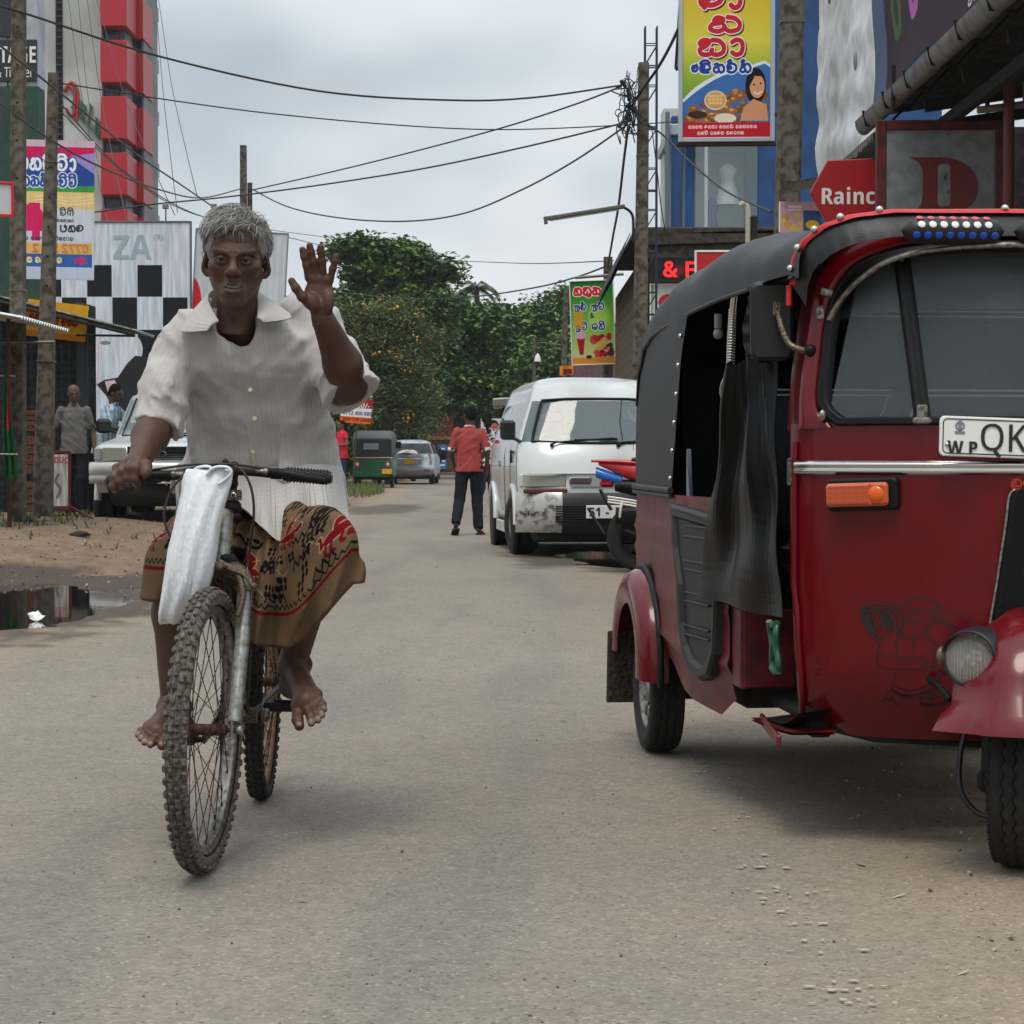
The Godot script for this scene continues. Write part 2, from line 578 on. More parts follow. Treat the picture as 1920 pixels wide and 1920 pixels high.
func stone_chips(m: StandardMaterial3D):
	# stone chips in the asphalt: a tile of random grains at three sizes
	var T := 768
	var r := RandomNumberGenerator.new(); r.seed = 77
	var lay := []
	for c in [T,T/3,T/8,T/32]:
		var g := PackedFloat32Array(); g.resize(c*c)
		for i in c*c: g[i] = r.randf()
		lay.append(g)
	var px := PackedByteArray(); px.resize(T*T*3)
	var hm := PackedByteArray(); hm.resize(T*T)
	for y in T:
		for x in T:
			var c2 := T/8
			var fx := x/8.0; var fy := y/8.0
			var x0 := int(fx); var y0 := int(fy)
			var s2 := lerpf(lerpf(lay[2][y0*c2+x0],lay[2][y0*c2+(x0+1) % c2],fx-x0),lerpf(lay[2][(y0+1) % c2*c2+x0],lay[2][(y0+1) % c2*c2+(x0+1) % c2],fx-x0),fy-y0)
			var s1: float = lay[1][(y/3)*(T/3)+x/3]
			var v: float = .30*lay[0][y*T+x]+.42*s1+.28*s2
			if s1 > .972: v += .45
			if s1 < .018: v -= .40
			hm[y*T+x] = int(clampf(v,0,1)*255)
			var k := clampf(.70+.27*v,.3,1.0)
			var i := (y*T+x)*3
			px[i] = int(k*255); px[i+1] = int(k*252); px[i+2] = int(k*247)
	m.albedo_texture = ImageTexture.create_from_image(Image.create_from_data(T,T,false,Image.FORMAT_RGB8,px))
	var im := Image.create_from_data(T,T,false,Image.FORMAT_L8,hm)
	im.convert(Image.FORMAT_RGBA8)
	im.bump_map_to_normal_map(1.3)
	m.normal_enabled = true
	m.normal_texture = ImageTexture.create_from_image(im)

func make_ground():
	gn.seed = 11; gn.frequency = .16; gn.fractal_octaves = 3
	var xs := PackedFloat32Array(); var zs := PackedFloat32Array()
	for v in [-400.0,-160.0,-70.0,-35.0,-20.0,-13.0]: xs.append(v)
	var x := -9.0
	while x < 5.0:
		xs.append(x)
		x += .07 if x > -4.6 and x < 2.6 else .2
	for v in [5.5,7.0,10.0,16.0,30.0,70.0,160.0,400.0]: xs.append(v)
	for v in [60.0,20.0,6.0,1.0]: zs.append(v)
	var z := .0
	while z > -130.0:
		zs.append(z)
		z -= maxf(.06,-z*.014) if z < -3.0 else .4
	for v in [-135.0,-160.0,-220.0,-400.0,-800.0]: zs.append(v)
	var nx := xs.size(); var nz := zs.size()
	var vs := PackedVector3Array(); var cs := PackedColorArray(); var ns := PackedVector3Array(); var ix := PackedInt32Array()
	for j in nz:
		for i in nx:
			vs.append(V(xs[i],ground_y(xs[i],zs[j]),zs[j]))
			cs.append(ground_col(xs[i],zs[j]))
	for j in nz:
		for i in nx:
			var a := vs[j*nx+maxi(i-1,0)]; var b := vs[j*nx+mini(i+1,nx-1)]
			var c := vs[maxi(j-1,0)*nx+i]; var d := vs[mini(j+1,nz-1)*nx+i]
			var n := (b-a).cross(d-c)
			ns.append(n.normalized() if n.y > 0 else -n.normalized())
			if i < nx-1 and j < nz-1:
				var q := j*nx+i
				ix.append_array(PackedInt32Array([q,q+nx,q+1,q+1,q+nx,q+nx+1]))
	var arr := []; arr.resize(Mesh.ARRAY_MAX)
	arr[Mesh.ARRAY_VERTEX] = vs; arr[Mesh.ARRAY_NORMAL] = ns; arr[Mesh.ARRAY_COLOR] = cs; arr[Mesh.ARRAY_INDEX] = ix
	var am := ArrayMesh.new()
	am.add_surface_from_arrays(Mesh.PRIMITIVE_TRIANGLES,arr)
	var m := StandardMaterial3D.new()
	m.vertex_color_use_as_albedo = true
	stone_chips(m)
	m.uv1_triplanar = true; m.uv1_world_triplanar = true
	m.uv1_scale = Vector3.ONE*.55
	m.normal_scale = .75
	m.roughness = .93
	m.metallic_specular = .3
	struct("ground",am,m)
	# standing water
	var wm := mat(Color(.055,.045,.035),.035,.0,.6)
	wm.normal_enabled = true; wm.normal_texture = M.ripple; wm.uv1_triplanar = true; wm.uv1_scale = Vector3.ONE*.7; wm.normal_scale = .012
	for q in [[V(-3.7,-.021,-13.75),2.0,4.2,"puddle"],[V(1.5,-.018,-20.2),1.5,2.6,"puddle"]]:
		var b := B.new()
		var ring := PackedVector3Array()
		for k in 40: ring.append(q[0]+V(cos(TAU*k/40)*q[1],0,-sin(TAU*k/40)*q[2]))
		b.fan(ring,false)
		struct(q[3],b,wm)
	# worn white edge line: flecks of paint that are left on the asphalt
	var f := B.new()
	for i in 260:
		var zz := -3.4-pow(rng.randf(),1.5)*6.0
		var clump := gn.get_noise_2d(zz*60.0,7.0)
		if clump < .02: continue
		var c := V(.60+rng.randfn(0,.045),.006,zz)
		var w := rng.randf_range(.003,.014); var l := rng.randf_range(.003,.012)
		var ring := PackedVector3Array()
		for k in 9:
			var rr := rng.randf_range(.45,1.1)
			ring.append(c+V(cos(TAU*k/9)*w*rr,0,-sin(TAU*k/9)*l*rr))
		f.fan(ring,false)
	var o := part("worn_edge_line",f,mat(lin(.37,.325,.27),.95))
	tag(o,"worn flecks of white edge line on the asphalt at lower right","road marking","","stuff")

# ---------------------------------------------------------------- Sinhala letters as pen strokes on a 10 x 10 square, y down
const GLYPH := {
	"va": "3.4,6.4 4.4,5.4 3.4,4.6 2.2,5.8 2.8,8.2 5.4,8.6 8,7 8.4,4.4 6.4,2.4 3.4,2.4 1.4,4.4 1,7.4 2.4,9.6",
	"aa": "1.6,3.6 3,2.4 4.6,3.4 5,6.4 4.4,9.2 2.8,10 1.6,8.8|w6",
	"sa": "3.6,5.2 2.4,4.4 3.2,2.8 4.8,3.6 4.2,5.4 1.8,6.4 1.4,8.8 3.4,10 5.2,8.4 5,7|5.2,8.4 6.6,10 8.8,9 9.2,6 8,3.4 6,2.6",
	"na": "3.4,4 2.4,5.2 1.4,3.8 2.8,2.4 4.6,3.2 3.2,5.6 1.4,7.2 2.2,9.6 4.6,9.6 5.4,7.4|5.2,8.8 6.8,10 9,8.6 9.2,5.4 7.6,2.8 5.6,2.4",
	"ka": "2,3 4,2.4 5,4 3.4,5.2 1.6,6.2 1.6,9 3.8,10 5.2,8 4.8,5.8 3.2,5.4|5.2,8.4 6.8,10 9,8.8 9.2,5.6 7.4,3.4 5.4,4",
	"ba": "3.6,5.8 4.4,4.6 3.2,4 2.2,5.4 3,7.4 5.6,7.6 8.6,7 8.2,4 6,2.4 3,2.6 1.2,5 1.4,8.4 4,10 7.6,9.8",
	"ra": "2.6,5.8 4,5 4.4,6.4 2.8,7 1.4,5.4 2.6,3 5.6,2.4 8.2,4.2 8.4,7.4 6.4,9.8 3.4,10 1.6,8.6",
	"ja": "1.6,8.6 1.4,5 3.4,2.6 6.8,2.6 8.6,5.2 8,8.6 5.4,10 3.4,8.8 4,6.8 6,7 6.4,8.4",
	"ta": "1.6,4.6 3.6,2.4 7.2,2.8 8.8,5.8 7.6,9 4.6,10 2.2,8.8 2.4,6.6 4.2,6.2 4.6,7.6",
	"ya": "1.6,2.8 2.6,2.6 2.8,6 2.2,8.8 3.8,10 5.2,8 5,4|5.2,8 6.8,10 8.8,8.4 9,4.8 7.4,2.6",
	"pa": "2,2.6 2,7.4 3.4,10 6.6,10 8.6,7.8 8.6,3.8 7.4,2.4 6.6,3.6 7.6,4.8 8.6,4.4",
	"ga": "2,9.6 1.4,5.6 3.2,2.6 5,3.8 5,9.6|5,4.6 6.4,2.6 8.6,4 9,7.2 8.4,9.8",
	"fa": "1.2,5.8 2.6,3.6 4,5.4 4,9.8|4,6 5.4,3.6 6.8,5.4 6.8,9.8|6.8,6 8,4 9.4,5.8 9.2,8.8|3,11.6 7,11.6 8.6,10.4",
	"hal": "2,1.2 3.2,-.6 4.4,.2 3.2,1.4|w0",
	"ispilla": "1,2 3,-.2 6.6,-.2 8.4,1.8|w0",
	"u": "4.6,10 6,11.8 8.6,11.4 9,10|w0",
	"e": "3.8,6.2 4.6,4.6 3.2,4 2,5.6 2.8,8.6 5.4,8.4 6.2,5.6 5.4,3|w7",
	"and": "8.6,9.8 4,4.6 4.4,2.6 6,2.8 5.8,4.6 2.6,7 3,9.6 5.8,9.8 8.2,6.6",
	"sp": "|w5",
}
func word_strokes(keys: String, x0: float, y0: float, size: float, squash := 1.0) -> Array:   # pen strokes of a word whose letters stand size high from y0 down
	var out := []
	var x := x0
	var k := size/10.0
	for g in keys.split(" ",false):
		var adv := 10.4
		for s in GLYPH[g].split("|"):
			if s.begins_with("w"):
				adv = float(s.substr(1))*1.04
				continue
			if s == "": continue
			var p := []
			for q in s.split(" "):
				var c: PackedStringArray = q.split(",")
				p.append(U(x+float(c[0])*k*squash-(10.4*k*squash if g in ["hal","ispilla","u"] else .0),y0+float(c[1])*k))
			out.append(spline(p,3))
		x += adv*k*squash
	return out
func word_width(keys: String,size: float,squash := 1.0) -> float:
	var x := .0
	for g in keys.split(" ",false):
		var adv := 10.4
		for s in GLYPH[g].split("|"):
			if s.begins_with("w"): adv = float(s.substr(1))*1.04
		x += adv*size/10.0*squash
	return x
func write_word(cv: Canvas,keys: String,x0: float,y0: float,size: float,pen: float,c: Color,edge = null,edge_w := .0,squash := 1.0,shadow = null):
	var st := word_strokes(keys,x0,y0,size,squash)
	if shadow != null:
		for s in st:
			var q := []
			for p in s: q.append(p+U(pen*.28,pen*.3))
			cv.line(q,pen+edge_w*2.0,shadow)
	if edge != null:
		for s in st: cv.line(s,pen+edge_w*2.0,edge)
	for s in st: cv.line(s,pen,c)

static func ribbon(b: B, p: Array, width, f: Callable):   # a painted stroke laid on a surface: f maps a 2-D point onto it
	for i in p.size()-1:
		var t0: Vector2 = (p[mini(i+1,p.size()-1)]-p[maxi(i-1,0)]).normalized()
		var t1: Vector2 = (p[mini(i+2,p.size()-1)]-p[i]).normalized()
		var w0: float = (width[i] if width is Array else width)*.5
		var w1: float = (width[i+1] if width is Array else width)*.5
		var n0 := U(-t0.y,t0.x)*w0; var n1 := U(-t1.y,t1.x)*w1
		b.quad(f.call(p[i]-n0),f.call(p[i+1]-n1),f.call(p[i+1]+n1),f.call(p[i]+n0))

# ---------------------------------------------------------------- buildings, signs and poles
func wall_box(parent: Node3D,called: String,lo: Vector3,hi: Vector3,m: Material,ch := .01) -> MeshInstance3D:
	var b := B.new()
	b.box((lo+hi)*.5-parent.position,hi-lo,ch)
	return part(called,b,m,parent)

func concrete_pole(label: String,base: Vector3,top: Vector3,w0: float,w1: float,holes := 0) -> Node3D:
	var t := thing("concrete_pole",label,"utility pole",base)
	var b := B.new()
	var d := top-base
	var rings := []
	for k in 13:
		var v := k/12.0
		var ring := PackedVector3Array()
		for q in round_rect(lerpf(w0,w1,v),lerpf(w0,w1,v)*.8,lerpf(w0,w1,v)*.12,1): ring.append(d*v+V(q.x,0,-q.y))
		rings.append(ring)
	b.loft(rings,true,true,true,false)
	part("shaft",b,M.pole,t)
	for k in holes:
		b = B.new()
		var v := .52+.40*k/maxi(holes,1)
		b.ball(d*v+V(0,0,lerpf(w0,w1,v)*.4),V(.014,.014,.004),8,5)
		part("bolt_hole",b,M.black,t)
	for v in [.35,.8]:
		b = B.new();b.box(d*v,V(lerpf(w0,w1,v)+.012,.022,lerpf(w0,w1,v)*.8+.012),.002)
		part("band",b,M.steel,t)
	return t

func corrugated(b: B,a: Vector3,across: Vector3,down: Vector3,n: int,amp: float):
	var nn := across.cross(down).normalized()
	b.sheet(n*4,3,func(u: float,v: float) -> Vector3: return a+across*u+down*v+nn*amp*sin(u*n*TAU),true,.004)

func sign_board(called: String,label: String,cat: String,at: Vector3,w: float,h: float,face: Material,frame: Material,fr := .03,turn := .0,tilt := .0) -> Node3D:
	var t := thing(called,label,cat,at,turn)
	t.rotation.z = tilt
	var b := B.new()
	b.quad(V(-w/2,-h/2,.022),V(w/2,-h/2,.022),V(w/2,h/2,.022),V(-w/2,h/2,.022))
	part("panel",b,face,t)
	b = B.new();b.box(V(0,0,0),V(w+fr,h+fr,.036),.004)
	part("backing",b,frame,t)
	if fr > .0:
		for s in [-1,1]:
			b = B.new();b.box(V(s*(w/2+fr/2),0,.01),V(fr,h+fr*2,.06),.006)
			part("frame",b,frame,t)
			b = B.new();b.box(V(0,s*(h/2+fr/2),.012),V(w,fr,.056),.006)
			part("frame",b,frame,t)
	return t

func make_left_street():
	# ---- the tower with red boxes at its corner
	var white_wall := worn(Color(.72,.735,.73),M.soft,.05,.8)
	var t := thing("red_box_tower","tall white building with a corner of stacked red boxes","building",V(-19.5,0,-96))
	wall_box(t,"wall",V(-24,0,-104),V(-18.45,27,-95.5),white_wall,.02)
	wall_box(t,"corner_wall",V(-18.44,0,-98),V(-17.50,27,-96.2),worn(Color(.48,.50,.52),M.soft,.1,.7),.02)
	wall_box(t,"corner_wall",V(-17.7,0,-102),V(-17.02,26,-98.2),worn(Color(.48,.50,.52),M.soft,.1,.7),.02)
	var red := mat(Color(.66,.095,.14),.42)
	for k in 7:
		var y := 7.65+k*2.506
		wall_box(t,"red_box",V(-18.40,y,-97.4),V(-17.22,y+1.87,-94.9),red,.02).rotation.y = .0
		wall_box(t,"dark_window",V(-18.35,y+1.89,-99),V(-17.75,y+2.49,-95.9),mat(Color(.10,.10,.12),.2),.0)
		wall_box(t,"red_box",V(-17.6,y-.03,-100.2),V(-16.95,y+1.80,-97.6),red,.02)
		wall_box(t,"dark_window",V(-17.3,y+1.82,-103),V(-17.12,y+2.46,-98.0),mat(Color(.10,.10,.12),.2),.0)
	var b := B.new()
	b.box(V(-.85,16.0,.55),V(.30,22,.04)); 
	part("louvre_frame",b,M.dark,t)
	for k in 60:
		b = B.new();b.box(V(-.85,8.6+k*.31,.62),V(.27,.06,.10),.0,Basis(Vector3.RIGHT,.5))
		part("louvre",b,M.steel,t)
	var pr := Basis(Vector3.UP,-.9)*Basis(Vector3.BACK,-.34)
	lettering("LuLu",.95,mat(Color(.06,.30,.17),.4),t,X(Basis(Vector3.BACK,-.40).scaled(V(.42,1.1,1)),V(.40,16.35,.62)),true,.1,true)
	b = B.new();b.tube(spline([V(-.55,16.6,.62),V(-.25,16.2,.62),V(-.15,17.2,.62),V(-.45,17.6,.62),V(-.62,17.3,.62),V(-.3,17.75,.62),V(.0,17.3,.62),V(-.08,16.0,.62)],5),.07,6)
	part("emblem",b,red,t)
	# ---- the green block with a black banner
	t = thing("green_building","dark green and white building behind the concrete poles","building",V(-15.5,0,-62))
	wall_box(t,"wall",V(-22,0,-61),V(-13.42,11.4,-60),worn(Color(.13,.26,.20),M.soft,.3,.8),.02)
	wall_box(t,"white_wall",V(-22,11.41,-61),V(-13.4,18,-60.05),worn(Color(.66,.69,.73),M.soft,.2,.6),.02)
	wall_box(t,"dark_window",V(-16,12.8,-60.1),V(-14.0,16.5,-59.98),mat(Color(.11,.12,.15),.2),.01)
	wall_box(t,"fascia_sign",V(-16,11.55,-60.1),V(-13.42,12.72,-59.96),worn(Color(.12,.13,.15),M.soft,.8,.5),.01)
	lettering("TAGE",.46,M.white_print,t,X(Basis.from_scale(V(.66,1,1)),V(1.56,12.28,2.06)),true,.02)
	lettering("& Timber",.28,M.white_print,t,X(Basis.from_scale(V(.66,1,1)),V(1.45,11.79,2.06)),false,.02)
	for x in [-14.25,-13.8]:
		b = B.new();b.tube([V(x+15.5,11.4,2.0),V(x+15.5,17.8,2.0)],.02,5)
		part("panel_joint",b,M.dark,t)
	# ---- chequered hoarding
	var cv := Canvas.new(440,620,Color(.76,.79,.83),1.0)
	var ink := Color(.105,.11,.125)
	var sq := 78.0
	for q in [[-1,0],[1,0],[3,0],[0,1],[2,1],[4,1],[3,2],[-2,1]]: cv.rect(118+(q[0]-1)*sq+4,110+q[1]*sq*1.08,118+q[0]*sq+2,110+(q[1]+1)*sq*1.08-2,ink)
	cv.disc(198,330,95,Color(.77,.80,.84),62)
	var hair := [U(150,420),U(175,408),U(215,402),U(245,365),U(270,345),U(330,352),U(380,380),U(420,420),U(440,470),U(400,440),U(345,420),U(300,420),U(265,455),U(235,510),U(205,490),U(180,450)]
	cv.poly(hair,Color(.16,.16,.17))
	cv.poly([U(175,412),U(205,408),U(228,440),U(215,470),U(190,455)],Color(.80,.68,.72))
	cv.line(spline([U(112,455),U(150,420),U(160,300),U(180,306)],4),2,Color(.75,.55,.58))
	cv.poly([U(108,470),U(128,540),U(106,545)],ink)
	cv.poly([U(95,540),U(150,565),U(165,585),U(120,570)],ink); cv.poly([U(100,585),U(140,605),U(96,612)],ink)
	cv.disc(280,520,7,Color(.4,.4,.42),3); cv.disc(312,545,12,Color(.4,.4,.42),3)
	for q in [[60,235,42],[95,225,30]]: cv.disc(q[0],q[1],q[2],Color(.24,.25,.27),q[2]*.62)
	cv.disc(178,312,16,Color(.45,.46,.48),5)
	cv.streaks(.16,3)
	t = sign_board("chequered_hoarding","large faded hoarding with black and white checks and a woman's dark hair","billboard",V(-6.68,2.9,-36),2.42,4.05,print_mat(cv.tex()),mat(Color(.35,.36,.37),.7),.03)
	lettering("ZA",.40,mat(Color(.58,.66,.70),.7),t,X(I3,V(.22,1.60,.026)),true,.004)
	lettering("(R)",.09,mat(Color(.60,.66,.70),.7),t,X(I3,V(.68,1.78,.026)),true,.004)
	for x in [-1.1,1.1]:
		b = B.new();b.tube([V(x,-2.0,-.1),V(x,-2.95,-.1)],.05,8)
		part("post",b,M.steel,t)
	for x in [.80,1.62]:
		var l := thing("floodlight","small floodlight on a stalk above the chequered hoarding, %s" % ("over its right part" if x < 1 else "just past its corner"),"light",V(-6.68+x,4.93,-36))
		b = B.new();b.tube([Vector3.ZERO,V(0,.22,0)],.012,6)
		part("stalk",b,M.dark,l)
		b = B.new();b.box(V(0,.27,.02),V(.10,.09,.08),.01)
		part("lamp_head",b,M.alu,l)
	cv = Canvas.new(300,300,Color(.74,.755,.77),1.0)
	cv.disc(-6,118,36,Color(.75,.10,.16),50); cv.disc(66,190,44,Color(.10,.45,.20),40); cv.disc(130,190,40,Color(.16,.55,.25),40)
	cv.rect(0,160,80,300,Color(.12,.12,.13)); cv.rect(80,60,300,300,Color(.76,.775,.79)); cv.streaks(.1,5)
	sign_board("grey_hoarding","pale grey hoarding with red and green discs behind the cyclist's head","billboard",V(-5.20,3.2,-40),1.72,4.0,print_mat(cv.tex()),mat(Color(.5,.51,.52),.7),.02,.0,-.055)
	t = thing("blue_tarpaulin","blue tarpaulin roof edge between the grey hoarding and the trees","tarpaulin",V(-5.3,3.6,-50))
	b = B.new();b.sheet(10,4,func(u: float,v: float) -> Vector3: return V(lerpf(-.9,.95,u),1.35-.55*v-.25*u+.05*sin(u*9),.9*v-1.0),true,.01)
	part("sheet",b,mat(Color(.10,.25,.55),.6),t)
	b = B.new()
	for x in [-.85,.85]: b.tube([V(x,-3.6,-.9),V(x,1.2,-.9)],.03,6)
	part("post",b,M.rust,t)
	# ---- Sinhala banner hung between the poles
	cv = Canvas.new(300,580,Color(.78,.80,.84),1.0)
	cv.rect(0,0,300,28,Color(.80,.70,.76)); cv.rect(0,28,300,130,Color(.80,.12,.36))
	cv.poly([U(0,96),U(120,84),U(300,60),U(300,240),U(0,210)],Color(.17,.30,.60))
	cv.poly([U(200,66),U(300,50),U(300,140)],Color(.62,.55,.80))
	cv.poly([U(0,168),U(90,150),U(200,190),U(300,188),U(300,220),U(0,222)],Color(.25,.60,.30))
	cv.grad(215,290,Color(.90,.78,.50),Color(.88,.77,.55))
	for k in 3: cv.line(spline([U(60,236+k*14),U(130,230+k*14),U(200,240+k*13),U(290,228+k*15)],5),5,Color(.93,.85,.66))
	cv.rect(0,286,288,420,Color(.80,.82,.86))
	write_word(cv,"aa sa ga ispilla ta ispilla aa",6,62,62,11,Color(.93,.93,.95),Color(.22,.30,.58),4,.82)
	write_word(cv,"sa hal ka sa hal sa ra ispilla ta ispilla",6,142,50,9,Color(.20,.32,.62),Color(.90,.92,.95),4,.72)
	cv.rect(8,270,40,320,Color(.84,.14,.38)); cv.poly([U(40,262),U(72,262),U(110,330),U(110,380),U(10,380),U(10,340)],Color(.84,.14,.38)); cv.rect(52,262,84,420,Color(.84,.14,.38))
	write_word(cv,"ta ispilla ga ispilla",160,282,30,5,Color(.20,.22,.26),null,0,.95)
	write_word(cv,"va sa ra aa sa aa",150,326,14,3,Color(.25,.26,.3),null,0,.9)
	write_word(cv,"pa sa va",160,346,34,7,Color(.22,.24,.28),null,0,.95)
	write_word(cv,"ra ta sp ra e va ta aa sp ka ra ispilla ba ra aa ta",6,400,17,3.2,Color(.20,.22,.28),null,0,.93)
	cv.rect(0,428,292,474,Color(.88,.70,.40)); cv.rect(0,474,292,528,Color(.22,.38,.66))
	write_word(cv,"ba ispilla na sp ta sa na ra ta",10,484,26,6,Color(.93,.85,.55),null,0,.8)
	for k in 9: cv.poly([U(246,508),U(246+cos(PI*k/8.0+.12)*26,508-sin(PI*k/8.0+.12)*24),U(246+cos(PI*k/8.0-.12)*26,508-sin(PI*k/8.0-.12)*24)],Color(.85,.15,.40))
	cv.disc(246,504,18,Color(.85,.15,.40),10); cv.rect(0,528,300,580,Color(.74,.78,.84)); cv.streaks(.06,8)
	t = sign_board("sinhala_banner","tall pink, blue and yellow printed banner hung between the left concrete poles","banner",V(-5.84,4.12,-27.2),.95,1.78,print_mat(cv.tex(),.7),mat(Color(.7,.7,.72),.8),.0,.10,-.012)
	var nm := lettering("0772 5 4 2",.11,mat(Color(.80,.52,.32),.7),t,X(Basis.from_scale(V(-1,1,1)),V(.05,-.49,.026)),true,.003)
	# ---- dark kiosk with tin awning and a yellow sign
	t = thing("kiosk","dark corrugated iron kiosk with a tin awning behind the concrete poles","kiosk",V(-6.6,.15,-29.5))
	var iron := worn(Color(.22,.225,.225),M.grime,1.2,.6,null,0,.3)
	b = B.new();corrugated(b,V(-.9,2.9,.4),V(1.66,0,0),V(0,-2.9,0),16,.02)
	part("front_wall",b,iron,t)
	b = B.new();corrugated(b,V(.76,2.9,.4),V(0,0,-.5),V(0,-2.9,0),5,.02)
	part("side_wall",b,iron,t)
	b = B.new();b.box(V(.70,1.45,.43),V(.14,2.9,.07),.01)
	part("corner_post",b,mat(Color(.13,.135,.15),.7),t)
	var tin := worn(Color(.55,.56,.55),M.grime,1.0,.45,null,0,.5)
	b = B.new();corrugated(b,V(-.72,3.06,.9),V(0,0,-1.4),V(2.25,-.56,0),12,.022)
	part("tin_awning",b,tin,t)
	b = B.new();b.tube([V(-.7,2.98,.88),V(1.5,2.45,.88)],.025,6); b.tube([V(.7,2.45,.86),V(1.5,2.44,.86)],.018,6)
	part("awning_rail",b,M.dark,t)
	cv = Canvas.new(400,240,Color(.80,.62,.10),1.0)
	for k in 6: cv.line([U(k*80-40,250),U(k*80+60,-10)],26,Color(.84,.50,.10),.5)
	cv.rect(0,200,400,240,Color(.70,.45,.08))
	write_word(cv,"ra ga va sp fa ba hal sp ba ka na hal",20,80,62,9,Color(.50,.10,.10),Color(.75,.35,.15),2,.55)
	sign_board("chicken_shop_sign","yellow shop sign with dark red Sinhala letters on the dark kiosk","sign",V(-6.24,2.82,-29.02),.84,.50,print_mat(cv.tex()),mat(Color(.3,.22,.1),.8),.0,.0,-.12)
	# ---- stacked crates of timber between the poles
	for q in [[-6.28,.44,.42,.40],[-6.26,.98,.36,.5],[-6.3,1.42,.3,.28],[-5.98,.5,.4,.5]]:
		var c := thing("wooden_crate","brown wooden crate %s" % ["at the bottom of the pile between the poles","second from the bottom in the pile between the poles","on top of the pile between the poles","on the ground right of the second pole"][[.44,.98,1.42,.5].find(q[1])],"crate",V(q[0],q[1],-27.6),.1)
		for k in 4:
			b = B.new();b.box(V(0,-q[3]/2+q[3]*(k+.5)/4,.20),V(q[2],q[3]/4-.012,.018),.003)
			part("plank",b,worn(Color(.42+.06*(k % 2),.28,.16),M.grime,3.0,.85),c)
		b = B.new();b.box(V(0,0,0),V(q[2]-.02,q[3]-.01,.38),.004)
		part("inside",b,M.dark,c)
	# ---- poles
	concrete_pole("thick concrete utility pole nearest the left edge",V(-5.621,.238,-24),V(-5.557,7.668,-24),.175,.15,7)
	concrete_pole("shorter concrete pole with a rounded top right of the first one",V(-5.691,.234,-25.6),V(-5.531,5.581,-25.6),.235,.115,6)
	concrete_pole("far concrete pole rising above the cyclist's head",V(-5.7,0,-45),V(-5.7,7.55,-45),.2,.135,2)
	concrete_pole("stub of a second pole beside the one above the cyclist's head",V(-5.62,0,-45.3),V(-5.60,6.8,-45.3),.12,.10)
	# ---- red A-frame
	t = thing("a_frame_sign","narrow red framed pavement sign on splayed legs beside the grey shirted man","sign",V(-5.62,.185,-26.2),.30)
	var redm := worn(Color(.48,.08,.10),M.grime,4.0,.6)
	cv = Canvas.new(64,180,Color(.72,.70,.68),1.0); cv.streaks(.35,14)
	cv.line(spline([U(30,70),U(20,95),U(36,120),U(26,150)],4),9,Color(.35,.33,.34),.8)
	b = B.new();b.quad(V(-.11,.16,.012),V(.11,.16,.012),V(.11,.80,.012),V(-.11,.80,.012))
	part("panel",b,print_mat(cv.tex()),t)
	b = B.new()
	for s in [-1,1]: b.box(V(s*.13,.45,0),V(.035,.78,.03),.004)
	b.box(V(0,.83,0),V(.29,.035,.03),.004); b.box(V(0,.13,0),V(.29,.035,.03),.004)
	part("frame",b,redm,t)
	for s in [-1,1]:
		b = B.new();b.tube([V(s*.12,.16,0),V(s*.40,.0,.16)],.014,6)
		part("leg",b,redm,t)
		b = B.new();b.tube([V(s*.12,.16,0),V(s*.25,.0,-.2)],.014,6)
		part("leg",b,redm,t)
	lettering("ADUC",.075,mat(Color(.72,.16,.14),.6),t,X(Basis.from_scale(V(.85,1,1)),V(0,.73,.014)),true,.003)
	# ---- stall at the left edge: tin roof, cloths on a rail, lath screen
	t = thing("market_stall","open stall at the left edge with tin roof and pale lath screen","stall",V(-5.75,.12,-23))
	b = B.new();corrugated(b,V(-1.2,2.62,.7),V(0,0,-2.4),V(1.78,-.32,0),20,.022)
	part("tin_roof",b,worn(Color(.82,.83,.83),M.dustn,2.0,.35,null,0,.4),t)
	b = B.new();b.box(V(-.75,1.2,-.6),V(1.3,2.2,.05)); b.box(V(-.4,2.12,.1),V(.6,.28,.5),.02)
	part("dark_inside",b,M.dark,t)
	b = B.new();b.tube([V(.30,0,.1),V(.30,2.35,.1)],.025,8)
	part("post",b,M.rust,t)
	b = B.new();b.tube([V(-.6,1.72,.3),V(.42,1.70,.3)],.02,6); b.tube([V(-.6,.88,.34),V(.45,.86,.34)],.018,6); b.tube([V(-.6,2.05,.1),V(.8,2.08,.1)],.018,6)
	part("rail",b,M.steel,t)
	for k in 6:
		b = B.new();b.box(V(-.12+k*.068,.40,.36),V(.03,.92,.02),.005)
		part("lath",b,worn(Color(.62,.50,.38),M.grime,3.0,.8),t)
	b = B.new();b.box(V(.05,.0,.36),V(.6,.16,.2),.03)
	part("plinth",b,M.concrete,t)
	for q in [[.33,Color(.05,.30,.16),"green and red printed cloth hanging at the front of the stall",.11],[.06,Color(.13,.03,.14),"dark purple cloth hanging behind the green one in the stall",.22]]:
		var c := thing("hanging_cloth",q[2],"cloth",V(-5.75+q[0],1.85,-22.68))
		b = B.new()
		var wd: float = q[3]
		b.sheet(14,22,func(u: float,v: float) -> Vector3: return V((u-.5)*wd*(.5+.9*v)+.06*v*v,-v*(1.22-.14*absf(sin(u*9.0))),.03*sin(u*14.0+v*2.0)*(.4+v)),true,.004)
		var cm: StandardMaterial3D = mat(q[1],.9)
